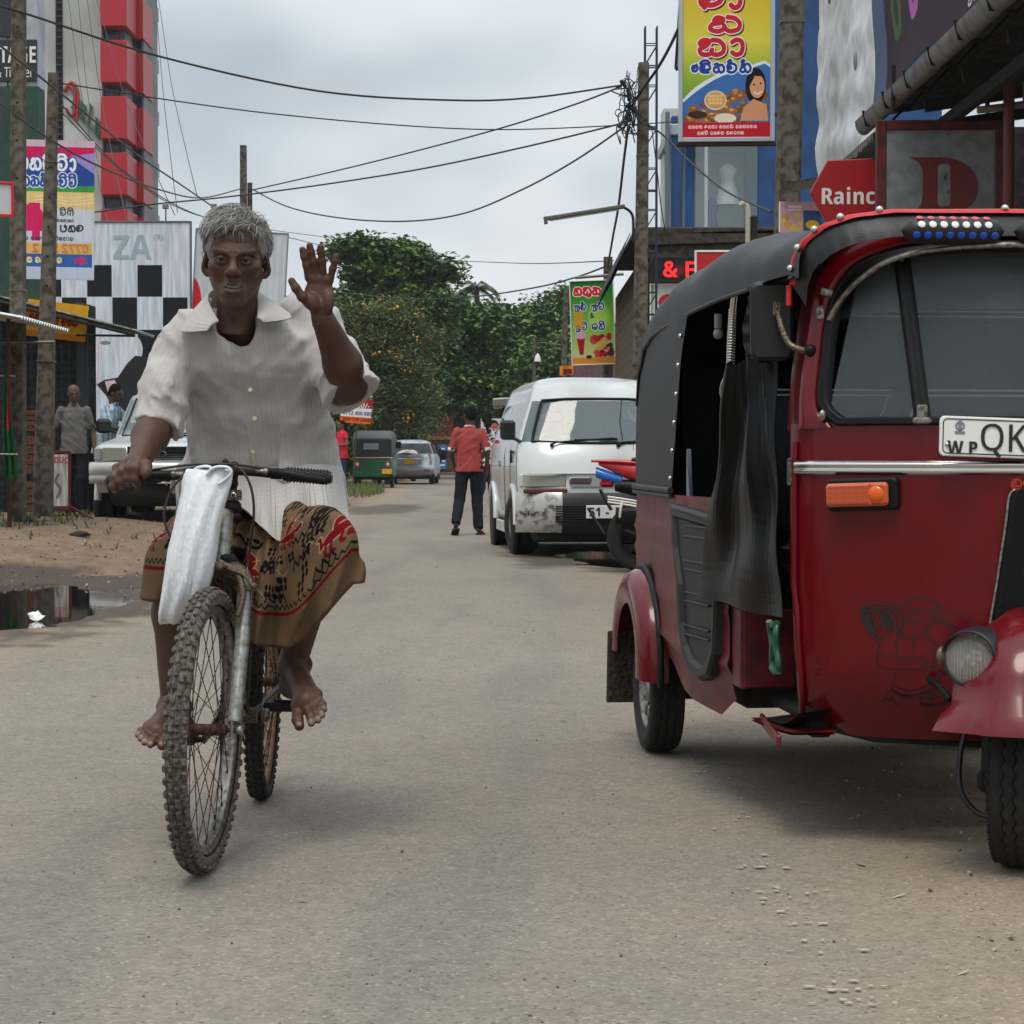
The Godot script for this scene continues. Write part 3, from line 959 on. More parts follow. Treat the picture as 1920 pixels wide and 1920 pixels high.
		if wd < .2:
			var cc := Canvas.new(64,128,Color(.05,.30,.17),1.0)
			var r := RandomNumberGenerator.new(); r.seed = 2
			for k in 60: cc.disc(r.randf()*64,r.randf()*128,1.5,Color(.45,.35,.15))
			for k in 40:
				var y := r.randf_range(60,128)
				cc.disc(30+(y-60)*.45+r.randfn(0,7),y,4,Color(.72,.10,.18),6)
			cm = print_mat(cc.tex(),.9)
		part("drape",b,cm,c)
	sign_board("white_fascia","white and red fascia panel at the far left edge","sign",V(-5.56,3.75,-23),.24,.32,mat(Color(.75,.75,.76),.5),mat(Color(.75,.12,.12),.5),.03,.4)
	# ---- roadside land-sale banner, left of the trees
	cv = Canvas.new(150,300,Color(.12,.25,.55),1.0)
	cv.rect(0,60,150,150,Color(.10,.42,.20)); cv.rect(0,140,150,205,Color(.62,.09,.17)); cv.rect(0,200,150,262,Color(.86,.86,.88)); cv.rect(0,258,150,300,Color(.90,.36,.08))
	cv.poly([U(0,150),U(75,132),U(150,142),U(150,150),U(0,160)],Color(.62,.09,.17)); cv.rect(138,0,150,140,Color(.10,.50,.24))
	write_word(cv,"ra va na ta va sa",8,14,24,5,Color(.85,.88,.92),null,0,.85); write_word(cv,"sa ka sa ta va",20,46,16,3.5,Color(.7,.8,.9),null,0,.9)
	write_word(cv,"va na ta ispilla",62,80,18,4.5,Color(.92,.80,.15),null,0,.8); write_word(cv,"ka sa na ta ta ra",30,158,16,4.5,Color(.92,.75,.15),null,0,.85)
	t = sign_board("land_sale_banner","upright blue, green, red and white roadside banner beside the sleeve of the waving arm","banner",V(-4.62,2.62,-63),.92,1.36,print_mat(cv.tex()),mat(Color(.5,.5,.5),.8),.0,.0,-.07)
	lettering(",000/-",.17,M.white_print,t,X(I3,V(.14,.16,.026)),true,.006)
	lettering("5,000/-",.15,M.white_print,t,X(I3,V(.06,-.15,.026)),true,.006)
	lettering("0712 400 880",.115,mat(Color(.20,.30,.50),.5),t,X(Basis.from_scale(V(.9,1,1)),V(.04,-.38,.026)),true,.006)
	lettering("NEW TOP LANDS",.09,M.ink,t,X(Basis.from_scale(V(.9,1,1)),V(.05,-.57,.026)),true,.006)
	b = B.new();b.tube([V(.05,-2.6,-.03),V(.05,.7,-.03)],.02,6)
	part("stake",b,M.steel,t)
	t = thing("blue_parasol","edge of a blue parasol showing between the shirt and the raised arm","parasol",V(-5.8,0,-64))
	b = B.new();b.lathe([U(.85,2.65),U(.6,2.86),U(.3,2.98),U(.001,3.02)],16)
	part("canopy",b,mat(Color(.08,.27,.62),.7),t)
	b = B.new();b.tube([Vector3.ZERO,V(0,3.0,0)],.02,6)
	part("stick",b,M.steel,t)
	# ---- far end of the road: orange-red house, ochre wall, kerb
	t = thing("brick_red_house","orange-red house with small dark windows at the end of the road","house",V(-3,0,-112))
	var brick := worn(Color(.52,.19,.11),M.grime,.5,.9)
	wall_box(t,"wall",V(-9.0,0,-118),V(2.2,4.9,-112),brick,.02)
	for x in [-5.9,-3.1,-.4]:
		wall_box(t,"window",V(x,1.9,-112.2),V(x+1.35,3.0,-111.9),mat(Color(.07,.07,.08),.2),.02)
		wall_box(t,"sill",V(x-.1,1.78,-112.2),V(x+1.45,1.88,-111.8),brick,.02)
		for k in 5: wall_box(t,"vent_slat",V(x+.1,3.62+k*.13,-112.1),V(x+1.25,3.69+k*.13,-111.86),mat(Color(.55,.52,.48),.8),.0)
	wall_box(t,"roof_edge",V(-9.4,4.9,-118),V(2.6,5.15,-111.2),mat(Color(.30,.15,.10),.9),.02)
	t = thing("ochre_wall","stained ochre boundary wall across the end of the road","wall",V(-3,0,-107))
	wall_box(t,"wall",V(-12,0,-107.3),V(4,1.75,-107),worn(Color(.52,.39,.19),M.grime,.7,.9),.02)
	wall_box(t,"coping",V(-12,1.75,-107.4),V(4,1.95,-106.9),worn(Color(.58,.46,.26),M.grime,.7,.9),.02)
	for k in 7: wall_box(t,"pier",V(-11+k*2.1,0,-107.05),V(-10.7+k*2.1,1.85,-106.85),worn(Color(.55,.42,.22),M.grime,.7,.9),.02)
	var kb := B.new(); kb.box(V(-4,.07,-105.5),V(14,.14,.3),.02)
	struct("far_kerb",kb,M.concrete)
	for q in [[-3.62,Color(.22,.45,.70),"blue and white poster board leaning on the far ochre wall"],[-4.7,Color(.55,.55,.62),"grey printed poster left of the blue one on the far wall"]]:
		cv = Canvas.new(48,64,q[1],1.0)
		for k in 5: cv.rect(6,8+k*11,42,12+k*11,Color(.85,.88,.92))
		sign_board("poster",q[2],"poster",V(q[0],.92,-106.7),.62,1.2,print_mat(cv.tex()),M.white_print,.0)

func make_right_street():
	# ---- pole with transformer wires, lattice mast and a tube street light
	var t := concrete_pole("concrete utility pole on the right carrying a tangle of cables",V(1.789,-.02,-30),V(1.861,6.517,-30),.24,.15,3)
	t = thing("lattice_mast","slim dark steel lattice mast just behind the cabled concrete pole","mast",V(2.02,0,-30.9))
	var steel := mat(Color(.16,.20,.27),.5,.3)
	var b := B.new()
	for q in [[-.085,.08],[.085,.08],[-.085,-.08],[.085,-.08]]:
		b = B.new();b.box(V(q[0],3.6,q[1]),V(.025,7.2,.025),.003)
		part("leg",b,steel,t)
	for k in 24:
		var y := .3*k+.05
		for z in [.08,-.08]:
			b = B.new()
			b.tube([V(-.085,y,z),V(.085,y+(.28 if k % 2 == 0 else .0),z)],.008,4)
			if k % 3 == 0: b.tube([V(-.085,y+.28,z),V(.085,y+.28,z)],.011,4)
			part("brace",b,steel,t)
	t = thing("street_light","rusty tube street light on a bent arm from the cabled pole","street light",V(1.709,4.088,-29.9))
	b = B.new();b.tube(spline([V(.0,-.1,0),V(0,.22,0),V(-.05,.33,0),V(-.14,.385,0)],5),.02,8)
	part("arm",b,M.dark,t)
	b = B.new()
	b.box(V(-.68,.31,0),V(1.14,.055,.12),.012,Basis(Vector3.BACK,.155))
	b.box(V(-1.235,.20,0),V(.05,.10,.125),.006,Basis(Vector3.BACK,.155))
	part("housing",b,worn(Color(.50,.50,.48),M.grime,4.0,.6,null,0,.3),t)
	b = B.new();b.tube([V(-1.18,.20,0),V(-.2,.355,0)],.016,8)
	part("tube",b,mat(Color(.8,.82,.82),.3),t)
	t = thing("cable_junction","knot of black cable joints and coiled wire hanging off the right pole","cable junction",V(1.695,5.915,-29.85))
	var r := RandomNumberGenerator.new(); r.seed = 9
	for k in 26:
		b = B.new()
		var p := []
		var c := V(r.randfn(-.03,.07),r.randf_range(-.45,.28),r.randfn(0,.05))
		for j in 5: p.append(c+V(r.randfn(0,.07),r.randfn(0,.12),r.randfn(0,.05)))
		b.tube(spline(p,4),r.randf_range(.005,.011),5)
		part("cable",b,M.cable,t)
	for q in [[-.13,.28],[-.05,.10],[-.02,-.05],[-.06,-.18]]:
		b = B.new();b.box(V(q[0],q[1],0),V(.05,.13,.05),.012,Basis(Vector3.BACK,r.randf_range(-.5,1.2)))
		part("joint",b,M.black,t)
	b = B.new()
	var coil := []
	for k in 50: coil.append(V(-.20+cos(k*.42)*.045,-.13+sin(k*.42)*.05,k*.0012))
	b.tube(coil,.005,4)
	part("coil",b,M.cable,t)
	# ---- shop with a timber eave, LED sign
	t = thing("eaves_shop","low shop with a heavy weathered timber eave behind the right pole","shop",V(3.0,0,-34))
	wall_box(t,"wall",V(1.95,0,-40),V(6.0,3.95,-34),worn(Color(.50,.43,.33),M.grime,.8,.9),.01)
	var beam := worn(Color(.25,.225,.20),M.blotch,1.2,.9)
	for k in 2:
		b = B.new();b.box(V(1.1,4.18+k*.20,1.1+k*.06),V(4.4,.185,.08),.01,Basis(Vector3.BACK,.03))
		part("fascia_board",b,beam,t)
	b = B.new();b.sheet(24,4,func(u: float,v: float) -> Vector3: return V(-1.15-.32*v,4.45-.72*v+.02*sin(u*90),lerpf(1.2,-5.5,u)),true,.05)
	part("roof_edge",b,worn(Color(.27,.25,.24),M.grime,1.5,.9),t)
	b = B.new();b.box(V(1.1,4.45,-2.0),V(4.4,.12,6.4),.02)
	part("roof",b,beam,t)
	b = B.new();b.tube([V(-.88,0,1.0),V(-.88,4.1,1.0)],.05,8)
	part("downpipe",b,M.dark,t)
	wall_box(t,"door_frame",V(2.0,0,-34),V(2.12,3.4,-33.9),mat(Color(.45,.68,.52),.6),.01)
	t = sign_board("led_sign","black LED display with a glowing red ampersand under the timber eave","sign",V(2.586,3.829,-32.6),.86,.33,mat(Color(.045,.045,.05),.3),M.dark,.03)
	var glow := mat(Color(.8,.1,.12),.5)
	glow.emission_enabled = true; glow.emission = Color(1.0,.16,.14); glow.emission_energy_multiplier = .8
	lettering("& F",.24,glow,t,X(I3,V(-.02,.0,.026)),true,.006)
	var gl := OmniLight3D.new()
	gl.name = "led_glow"; gl.light_color = Color(1.0,.2,.16); gl.light_energy = .02; gl.omni_range = 3.0; gl.omni_attenuation = 2.0; gl.shadow_enabled = true; gl.light_size = .1
	t.add_child(gl); gl.position = V(0,0,.12)
	var cv := Canvas.new(100,400,Color(.78,.80,.78),1.0)
	cv.rect(0,0,6,400,Color(.45,.66,.5)); cv.rect(0,350,100,400,Color(.12,.12,.13))
	write_word(cv,"ra",16,20,70,15,Color(.78,.14,.16),null,0,.9); write_word(cv,"ga",14,100,70,15,Color(.78,.14,.16),null,0,.9); cv.disc(40,250,30,Color(.10,.25,.6),34)
	sign_board("shop_sign","tall white sign with red Sinhala letters below the LED display","sign",V(2.457,2.654,-32.7),.62,1.9,print_mat(cv.tex()),M.white_print,.02)
	t = sign_board("red_sign","small red sign with a yellow letter showing above the three-wheeler roof","sign",V(3.054,3.741,-31.5),.62,.5,mat(Color(.70,.08,.09),.4),M.white_print,.03)
	lettering("C",.30,mat(Color(.92,.62,.10),.4),t,X(I3,V(-.02,-.1,.026)),true,.006)
	# ---- blue showroom building
	t = thing("blue_showroom","blue upper storey with glass showroom windows and hanging dresses","building",V(4.6,0,-37))
	var blue := worn(Color(.07,.27,.48),M.soft,.4,.6)
	wall_box(t,"wall",V(4.28,4.5,-44),V(7.5,9.5,-37),blue,.02)
	wall_box(t,"back_wall",V(2.8,4.5,-40),V(4.3,7.4,-39.2),mat(Color(.72,.74,.72),.7),.02)
	wall_box(t,"floor_slab",V(2.75,4.42,-40),V(7.5,4.55,-36.9),M.concrete,.02)
	wall_box(t,"ceiling",V(2.75,6.55,-40),V(4.3,6.75,-36.95),mat(Color(.6,.65,.68),.7),.02)
	wall_box(t,"side_post",V(2.78,4.5,-37.2),V(2.98,6.9,-37),blue,.02)
	wall_box(t,"side_post",V(3.05,4.5,-37.6),V(3.2,6.75,-37.3),worn(Color(.12,.38,.62),M.soft,.8,.6),.02)
	wall_box(t,"mullion",V(3.36,4.5,-37.1),V(3.42,6.6,-37),mat(Color(.8,.82,.82),.4),.01)
	wall_box(t,"pipe",V(2.66,4.5,-36.9),V(2.74,6.95,-36.82),mat(Color(.35,.4,.45),.5),.02)
	b = B.new();b.quad(V(-1.4,4.55,.02),V(-.32,4.55,.02),V(-.32,6.55,.02),V(-1.4,6.55,.02))
	part("window_pane",b,M.car_glass,t)
	for q in [[-.78,5.85,.22,.75,Color(.80,.81,.80),"pale dress hanging in the showroom window"],[-1.06,5.2,.16,.9,Color(.35,.22,.48),"purple dress on a dummy in the showroom window"]]:
		var d := thing("dress",q[5],"dress",V(4.6+q[0],q[1],-37.5))
		b = B.new();b.lathe([U(q[2],-q[3]*.6),U(q[2]*.8,-q[3]*.3),U(q[2]*.5,.0),U(q[2]*.75,q[3]*.22),U(q[2]*.3,q[3]*.36)],16)
		part("skirt",b,mat(q[4],.8),d)
	wall_box(t,"upper_wall",V(3.6,6.76,-40),V(7.5,10.5,-37.05),worn(Color(.70,.73,.75),M.soft,.3,.6),.02)
	t = thing("billboard_back","grey slanted edge of another hoarding left of the bakery sign","billboard",V(2.25,7.1,-29))
	b = B.new();b.prism(PackedVector2Array([U(.0,-.85),U(.30,-.80),U(.30,.9),U(.10,.9)]),-.04,.04,.006)
	part("panel",b,mat(Color(.60,.63,.66),.6),t)
	b = B.new();b.tube([V(-.02,-.86,.05),V(.32,-.81,.05)],.03,6); b.tube([V(-.02,-.86,.05),V(.09,.9,.05)],.02,6)
	part("frame",b,M.dark,t)
	# ---- bakery sign
	cv = Canvas.new(360,560,Color.WHITE,1.0)
	cv.grad(0,420,Color(.80,.66,.16),Color(.82,.78,.28),Color(.42,.60,.18))
	cv.poly(spline([U(0,420),U(60,370),U(160,322),U(270,300),U(360,296),U(360,520),U(0,520)],3),Color(.85,.88,.90))
	cv.poly(spline([U(0,432),U(70,382),U(165,334),U(270,312),U(360,306),U(360,520),U(0,520)],3),Color(.24,.42,.66))
	r.seed = 12
	for k in 70:   # a heap of loaves and buns
		var c := U(r.randf_range(10,340),0)
		c.y = r.randf_range(maxf(390,470-c.x*.35),500)
		var k2 := r.randf_range(.7,1.1)
		cv.disc(c.x,c.y,r.randf_range(13,26),Color(.62,.38,.20)*k2,r.randf_range(9,15)); cv.disc(c.x-3,c.y-4,9,Color(.85,.66,.42)*k2,5,.8)
	cv.disc(135,424,46,Color(.86,.78,.62),36); cv.disc(135,424,40,Color(.78,.58,.34),30)
	for k in 12: cv.disc(112+(k % 4)*15,408+(k/4)*13,8,Color(.88,.72,.48),6)
	cv.disc(175,490,46,Color(.88,.84,.74),18); cv.disc(60,476,40,Color(.25,.14,.09),14)
	# a smiling person in the print: dark hair, face, shoulder
	cv.disc(300,372,42,Color(.10,.075,.07),66); cv.poly([U(236,500),U(250,450),U(290,420),U(345,440),U(352,500)],Color(.80,.56,.42)); cv.disc(306,374,31,Color(.82,.58,.44),43)
	cv.poly([U(270,340),U(300,318),U(342,345),U(330,338),U(296,336),U(276,372)],Color(.10,.075,.07))
	cv.disc(293,368,5,Color(.12,.08,.07),3); cv.disc(321,364,5,Color(.12,.08,.07),3); cv.line([U(307,372),U(310,386)],3,Color(.68,.44,.33)); cv.line(spline([U(294,395),U(308,402),U(324,393)],4),5,Color(.9,.85,.82))
	cv.rect(0,505,360,560,Color(.72,.10,.16))
	var lr := Color(.74,.12,.18); var le := Color(.90,.88,.86); var ls := Color(.30,.12,.10)
	write_word(cv,"va aa",62,8,78,20,lr,le,4,1.45,ls); write_word(cv,"sa",92,102,70,18,lr,le,4,2.2,ls); write_word(cv,"na aa",52,186,72,18,lr,le,4,1.75,ls)
	write_word(cv,"e ba ispilla ka ra hal sa hal",28,280,42,10,Color(.13,.24,.55),Color(.88,.9,.92),4,1.25)
	write_word(cv,"sa ka ra na sp va sa na aa sp ba ka ra sa hal sp sa ka na ta ra ka",22,513,13,2.6,Color(.93,.85,.85),null,0,1.1); write_word(cv,"ra ba ra ispilla sp ta ka va ra sp ra va ta ga ba",60,536,13,2.6,Color(.93,.85,.85),null,0,1.1)
	t = sign_board("bakery_sign","tall yellow and green bakery sign with big red Sinhala letters and a smiling person","sign",V(2.424,5.425,-24),.985,1.72,print_mat(cv.tex(),.35),mat(Color(.66,.69,.72),.4,.3),.05,-.06)
	b = B.new();b.tube([V(-.56,-.935,.0),V(.75,-.935,.0)],.028,6); b.tube([V(.5,-.6,-.02),V(.72,-.6,-.02)],.03,6)
	part("bracket",b,M.rust,t)
	# ---- near right pole and pipes
	concrete_pole("tall stained concrete pole right of the bakery sign",V(2.791,.104,-22),V(2.923,6.781,-22),.26,.24,0)
	t = thing("drain_pipe","grey drain pipe running up beside the tall stained pole","pipe",V(2.98,0,-22.6))
	b = B.new();b.tube([V(0,0,0),V(.06,6.5,0)],.045,10)
	part("pipe",b,mat(Color(.42,.47,.52),.5),t)
	t = thing("goose_neck_pipe","small cream goose-neck pipe with wires above the three-wheeler roof","pipe",V(3.116,3.889,-28))
	b = B.new();b.tube(spline([V(0,-.25,0),V(0,.30,0),V(-.05,.42,0),V(-.10,.38,0)],5),.035,8)
	part("pipe",b,mat(Color(.66,.64,.58),.6),t)
	b = B.new();b.box(V(.08,.05,0),V(.09,.4,.09),.02)
	part("dark_post",b,M.dark,t)
	# ---- open-fronted shop on the right: banners, gutter, tin canopy
	t = thing("corner_shop","open-fronted shop under a corrugated canopy at upper right","shop",V(4.6,0,-18))
	b = B.new();corrugated(b,V(-1.22,4.16,6.0),V(0,0,-8.0),V(3.6,.55,0),60,.018)
	part("tin_canopy",b,worn(Color(.30,.31,.31),M.grime,.8,.7,null,0,.3),t)
	b = B.new()
	var gr := []
	for k in 2:
		var ring := PackedVector3Array()
		for j in 11:
			var a := PI+PI*j/10.0
			ring.append(V(-1.30+cos(a)*.085,4.10+sin(a)*.13,lerpf(6.0,-1.9,k)))
		gr.append(ring)
	b.loft(gr,false); b.fan(gr[1],false)
	part("gutter",b,worn(Color(.40,.40,.40),M.blotch,.7,.45),t)
	for k in 7:
		b = B.new();b.tube([V(-1.39,4.12,-1.4+k*1.0),V(-1.36,3.99,-1.4+k*1.0),V(-1.18,3.97,-1.4+k*1.0),V(-1.0,4.16,-1.42+k*1.0)],.014,6)
		part("gutter_bracket",b,M.black,t)
	for k in 5:
		b = B.new();b.box(V(.6,4.20,-1.6+k*1.5),V(3.4,.10,.06),.005,Basis(Vector3.BACK,.15))
		part("rafter",b,M.dark,t)
	for q in [[-.85,3.85],[.5,4.1]]:
		b = B.new();b.box(V(q[0],q[1],2.0),V(.08,.10,8.0),.005)
		part("purlin",b,M.dark,t)
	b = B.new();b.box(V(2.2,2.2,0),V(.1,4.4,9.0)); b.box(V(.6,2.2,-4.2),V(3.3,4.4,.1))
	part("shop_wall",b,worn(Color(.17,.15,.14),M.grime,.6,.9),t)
	b = B.new();b.tube([V(-.62,0,1.0),V(-.62,4.0,1.0)],.045,10)
	part("red_post",b,mat(Color(.34,.05,.06),.5),t)
	for q in [[.5,3.2,-1.5],[.9,2.85,-1.5],[1.3,3.3,-2.5]]:
		b = B.new();b.box(V(q[0],q[1],q[2]),V(1.6,.05,.5),.005)
		part("shelf",b,mat(Color(.38,.36,.33),.8),t)
	b = B.new();b.tube([V(-.85,3.75,.9),V(-.45,3.80,.9)],.03,8); b.box(V(-.42,3.88,.9),V(.12,.22,.08),.01)
	part("tube_lamp",b,mat(Color(.45,.42,.36),.6),t)
	# white sheet and printed shoe banner along the front of the canopy
	t = thing("white_sheet_banner","creased white cloth banner with a torn lower edge above the shop front","banner",V(3.42,4.7,-21.5))
	b = B.new();b.sheet(40,24,func(u: float,v: float) -> Vector3:
		var y := lerpf(-.72+.03*sin(u*60.0),1.55,v)
		var n := .05*gn.get_noise_2d(u*14+v*8,v*26-u*9)+.02*sin(v*26+u*5)*smoothstep(.5,.1,v)
		return V(-.05+n+.06*u,y,lerpf(-1.9,1.72,u)),true,.006)
	part("sheet",b,worn(Color(.88,.89,.90),M.soft,.5,.85),t)
	for q in [[.9,.2],[1.35,.9],[-.8,1.2]]:
		b = B.new();b.ball(V(-.09,q[1]-.1,q[0]),V(.02,.10,.05),8,6)
		part("tear",b,mat(Color(.5,.5,.48),.9),t)
	for k in 26:
		b = B.new();b.prism(PackedVector2Array([U(-.045,0),U(.045,0),U(.02,-.075),U(-.02,-.075)]),-.004,.004,.0,X(Basis(Vector3.UP,PI/2),V(-.03,-.70,-1.55+k*.125)))
		part("fringe",b,mat(Color(.42,.42,.40),.9),t)
	cv = Canvas.new(640,220,Color(.16,.08,.15),1.0)
	r.seed = 4
	for k in 16:
		var c := U(r.randf_range(30,610),r.randf_range(20,150)); var cl := Color.from_hsv(r.randf(),r.randf_range(.2,.6),r.randf_range(.3,.7))
		cv.poly(spline([c+U(-14,-34),c+U(12,-36),c+U(20,0),c+U(14,36),c+U(-10,38),c+U(-18,6),c+U(-14,-34)],3),cl)
		cv.disc(c.x,c.y+6,8,cl.darkened(.5),20); cv.line([c+U(-14,-8),c+U(16,-10)],5,cl.lightened(.3))
	for q in [[380,60],[470,95]]: cv.poly(spline([U(q[0],q[1]),U(q[0]+40,q[1]-20),U(q[0]+80,q[1]+6),U(q[0]+70,q[1]+40),U(q[0]+20,q[1]+46),U(q[0]-6,q[1]+24),U(q[0],q[1])],3),Color(.66,.15,.14))
	cv.rect(0,0,40,220,Color(.30,.36,.48))
	write_word(cv,"ra ka sa na sp ga ta",300,196,16,3,Color(.8,.8,.8))
	t = thing("shoe_banner","purple printed banner of coloured shoes above the gutter at upper right","banner",V(3.36,5.02,-16.4))
	b = B.new();b.sheet(24,8,func(u: float,v: float) -> Vector3: return V(.03*sin(u*17)*(1-v)+.02*sin(v*9),lerpf(-.78,1.1,v),lerpf(-3.35,5.0,u)),true,.006)
	part("sheet",b,print_mat(cv.tex()),t)
	# ---- "D" light box, hexagon sign, food posters
	t = sign_board("letter_sign","square red framed sign with a large red letter D on grey","sign",V(3.632,3.274,-18),.92,.90,worn(Color(.47,.49,.50),M.soft,1.4,.4),worn(Color(.36,.045,.06),M.blotch,1.0,.45),.085)
	b = B.new()
	var dd := PackedVector2Array()
	for q in spline([U(-.26,.22),U(-.05,.22),U(.14,.20),U(.28,.10),U(.32,-.04),U(.27,-.17),U(.12,-.25),U(-.10,-.26),U(-.28,-.26)],4): dd.append(q)
	for q in spline([U(-.22,-.235),U(-.16,-.16),U(-.15,.0),U(-.155,.13),U(-.20,.19)],4): dd.append(q)
	b.prism(dd,.02,.030,.002)
	part("letter_d",b,worn(Color(.42,.045,.07),M.soft,2.0,.4),t)
	b = B.new();b.prism(round_rect(.105,.36,.035,4,U(.03,-.015)),.0305,.034,.001)
	part("letter_counter",b,worn(Color(.47,.49,.50),M.soft,1.4,.4),t)
	for q in [[.02,.02,.03],[-.06,-.04,.018],[.05,-.09,.02],[-.33,-.26,.012],[-.08,.10,.014]]:
		b = B.new();b.prism(PackedVector2Array([U(q[0],q[1]),U(q[0]+q[2],q[1]+q[2]*.6),U(q[0]+q[2]*1.4,q[1]+q[2]*2.6),U(q[0]+q[2]*.3,q[1]+q[2]*1.4)]),.0345,.036,.0)
		part("paint_chip",b,mat(Color(.25,.26,.26),.8),t)
	b = B.new();b.tube([V(-.4,.6,0),V(-.4,1.0,0)],.02,6); b.tube([V(.4,.6,0),V(.4,1.0,0)],.02,6)
	part("hanger",b,M.dark,t)
	t = thing("hexagon_sign","red hexagonal sign with white lettering beside the letter D sign","sign",V(3.053,3.346,-19.2))
	b = B.new();b.prism(PackedVector2Array([U(-.36,.0),U(-.20,.29),U(.20,.31),U(.40,.10),U(.40,-.15),U(.22,-.31),U(-.18,-.31)]),-.04,.03,.008)
	part("panel",b,mat(Color(.60,.06,.09),.4),t)
	lettering("Rainco",.145,M.white_print,t,X(Basis.from_scale(V(.95,1,1)),V(.04,-.035,.032)),true,.006)
	cv = Canvas.new(160,110,Color(.80,.62,.64),1.0)
	for k in 14: cv.disc(r.randf_range(10,150),r.randf_range(45,100),r.randf_range(8,18),Color.from_hsv(r.randf_range(.08,.16),.6,.8),r.randf_range(6,12))
	cv.rect(90,30,160,110,Color(.25,.33,.52)); cv.disc(125,80,26,Color(.88,.68,.15),16); cv.rect(30,14,84,22,Color(.9,.85,.85)); cv.rect(30,26,80,32,Color(.9,.85,.85))
	t = sign_board("food_posters","pink and blue food posters left of the red hexagon sign","poster",V(2.786,3.27,-20.5),.42,.30,print_mat(cv.tex()),M.white_print,.0,.2)
	t = thing("tin_canopy_strip","strip of torn tin canopy above the food posters","canopy",V(2.799,3.519,-20.6))
	b = B.new();b.sheet(16,3,func(u: float,v: float) -> Vector3: return V(lerpf(-.2,.22,u),.07*u+.05*v+.012*sin(u*40),.3*v),true,.008)
	part("sheet",b,M.alu,t)
	t = thing("mannequin_head","pale plastic mannequin head in the shade of the shop at the right edge","mannequin",V(4.141,3.015,-17.6))
	b = B.new();b.ball(Vector3.ZERO,V(.075,.10,.085),18,14); b.ball(V(0,-.01,.085),V(.012,.02,.014),8,6); b.tube([V(0,-.08,0),V(0,-.2,0)],.04,10)
	part("face",b,mat(Color(.52,.36,.30),.5),t)
	for s in [-1,1]:
		b = B.new();b.ball(V(s*.028,.015,.078),V(.010,.006,.006),8,6)
		part("eye",b,M.black,t)
	# ---- juice sign on its pole, flag, distant shops
	cv = Canvas.new(230,440,Color.WHITE,1.0)
	cv.grad(0,440,Color(.08,.42,.14),Color(.45,.70,.20),Color(.85,.78,.62))
	cv.disc(150,190,60,Color(.85,.88,.45),60,.5,40.0)
	write_word(cv,"sa na u ka",14,22,50,12,Color(.80,.12,.18),Color(.92,.9,.88),4,.98)
	write_word(cv,"fa ba hal sp fa ta ispilla",12,112,40,7,Color(.13,.20,.48),Color(.85,.90,.85),3,.92); write_word(cv,"and",100,164,30,6,Color(.12,.18,.42),null,0,.8); write_word(cv,"fa ta ispilla sp ja sa ispilla",14,216,42,7.5,Color(.13,.20,.48),Color(.85,.90,.85),3,.86)
	cv.poly([U(14,160),U(66,160),U(62,250),U(18,250)],Color(.90,.55,.15),.75); cv.poly([U(24,290),U(72,290),U(60,390),U(40,390)],Color(.62,.06,.14)); cv.disc(48,288,30,Color(.80,.60,.72),18)
	cv.disc(120,310,24,Color(.75,.25,.22),26)
	for k in 26: cv.disc(r.randf_range(130,215),r.randf_range(290,400),r.randf_range(10,18),[Color(.65,.08,.12),Color(.35,.10,.25),Color(.88,.60,.25),Color(.82,.25,.2)][k % 4])
	cv.rect(0,405,230,440,Color(.82,.55,.20)); cv.disc(90,402,16,Color(.16,.12,.18),10)
	t = sign_board("juice_sign","upright green juice shop sign with fruit and Sinhala writing above the white van","sign",V(1.522,3.484,-40),.80,1.56,print_mat(cv.tex()),M.white_print,.02,.0,.035)
	b = B.new();b.tube([V(-.3,.86,-.05),V(.62,.90,-.05)],.03,6)
	part("hanger",b,M.steel,t)
	concrete_pole("dark far pole with a wire tangle above the juice sign",V(1.83,0,-40.6),V(1.84,4.777,-40.6),.22,.17)
	concrete_pole("leaning grey pole left of the juice sign",V(1.161,.902,-50),V(1.285,4.969,-50),.16,.11)
	t = concrete_pole("thin pole with a small white lamp among the trees left of the van",V(.606,.889,-60),V(.635,4.276,-60),.12,.09)
	b = B.new();b.tube(spline([V(.05,3.1,.06),V(.2,3.28,.06),V(.75,3.22,.06)],4),.018,6)
	part("bracket",b,M.steel,t)
	b = B.new();b.lathe([U(.10,2.75),U(.07,2.9),U(.02,2.98)],12,X(I3,V(.12,0,.06)))
	part("lamp_shade",b,mat(Color(.8,.82,.82),.4),t)
	t = thing("lion_flag","small orange and maroon flag on the van's far side","flag",V(1.08,2.659,-42))
	b = B.new();b.sheet(8,4,func(u: float,v: float) -> Vector3: return V(lerpf(-.14,.14,u),lerpf(-.10,.09,v)+.02*u,.03*sin(u*7)),true,.004)
	part("cloth",b,mat(Color(.85,.50,.08),.8),t)
	b = B.new();b.box(V(.02,-.02,.04),V(.17,.10,.006))
	part("field",b,mat(Color(.42,.10,.06),.8),t)
	b = B.new();b.tube([V(-.14,-2.6,0),V(-.14,.12,0)],.01,5)
	part("stick",b,M.steel,t)
	for q in [[1.95,-52,2.55,3.6,Color(.30,.13,.11),"low shop with a rusty red tin roof beyond the juice sign"],[2.6,-58,3.0,4.4,Color(.24,.12,.11),"second rusty roofed shop further back on the right"]]:
		t = thing("roadside_shop",q[5],"shop",V(q[0],0,q[1]))
		b = B.new();b.box(V(1.2,q[2]/2,-2),V(2.4,q[2],4),.02)
		part("wall",b,worn(Color(.62,.48,.42),M.grime,.8,.9),t)
		b = B.new();corrugated(b,V(-.5,q[2]-.1,.4),V(3.6,0,0),V(0,q[3]-q[2],-2.4),24,.03)
		part("tin_roof",b,worn(q[4] as Color,M.grime,.9,.8),t)
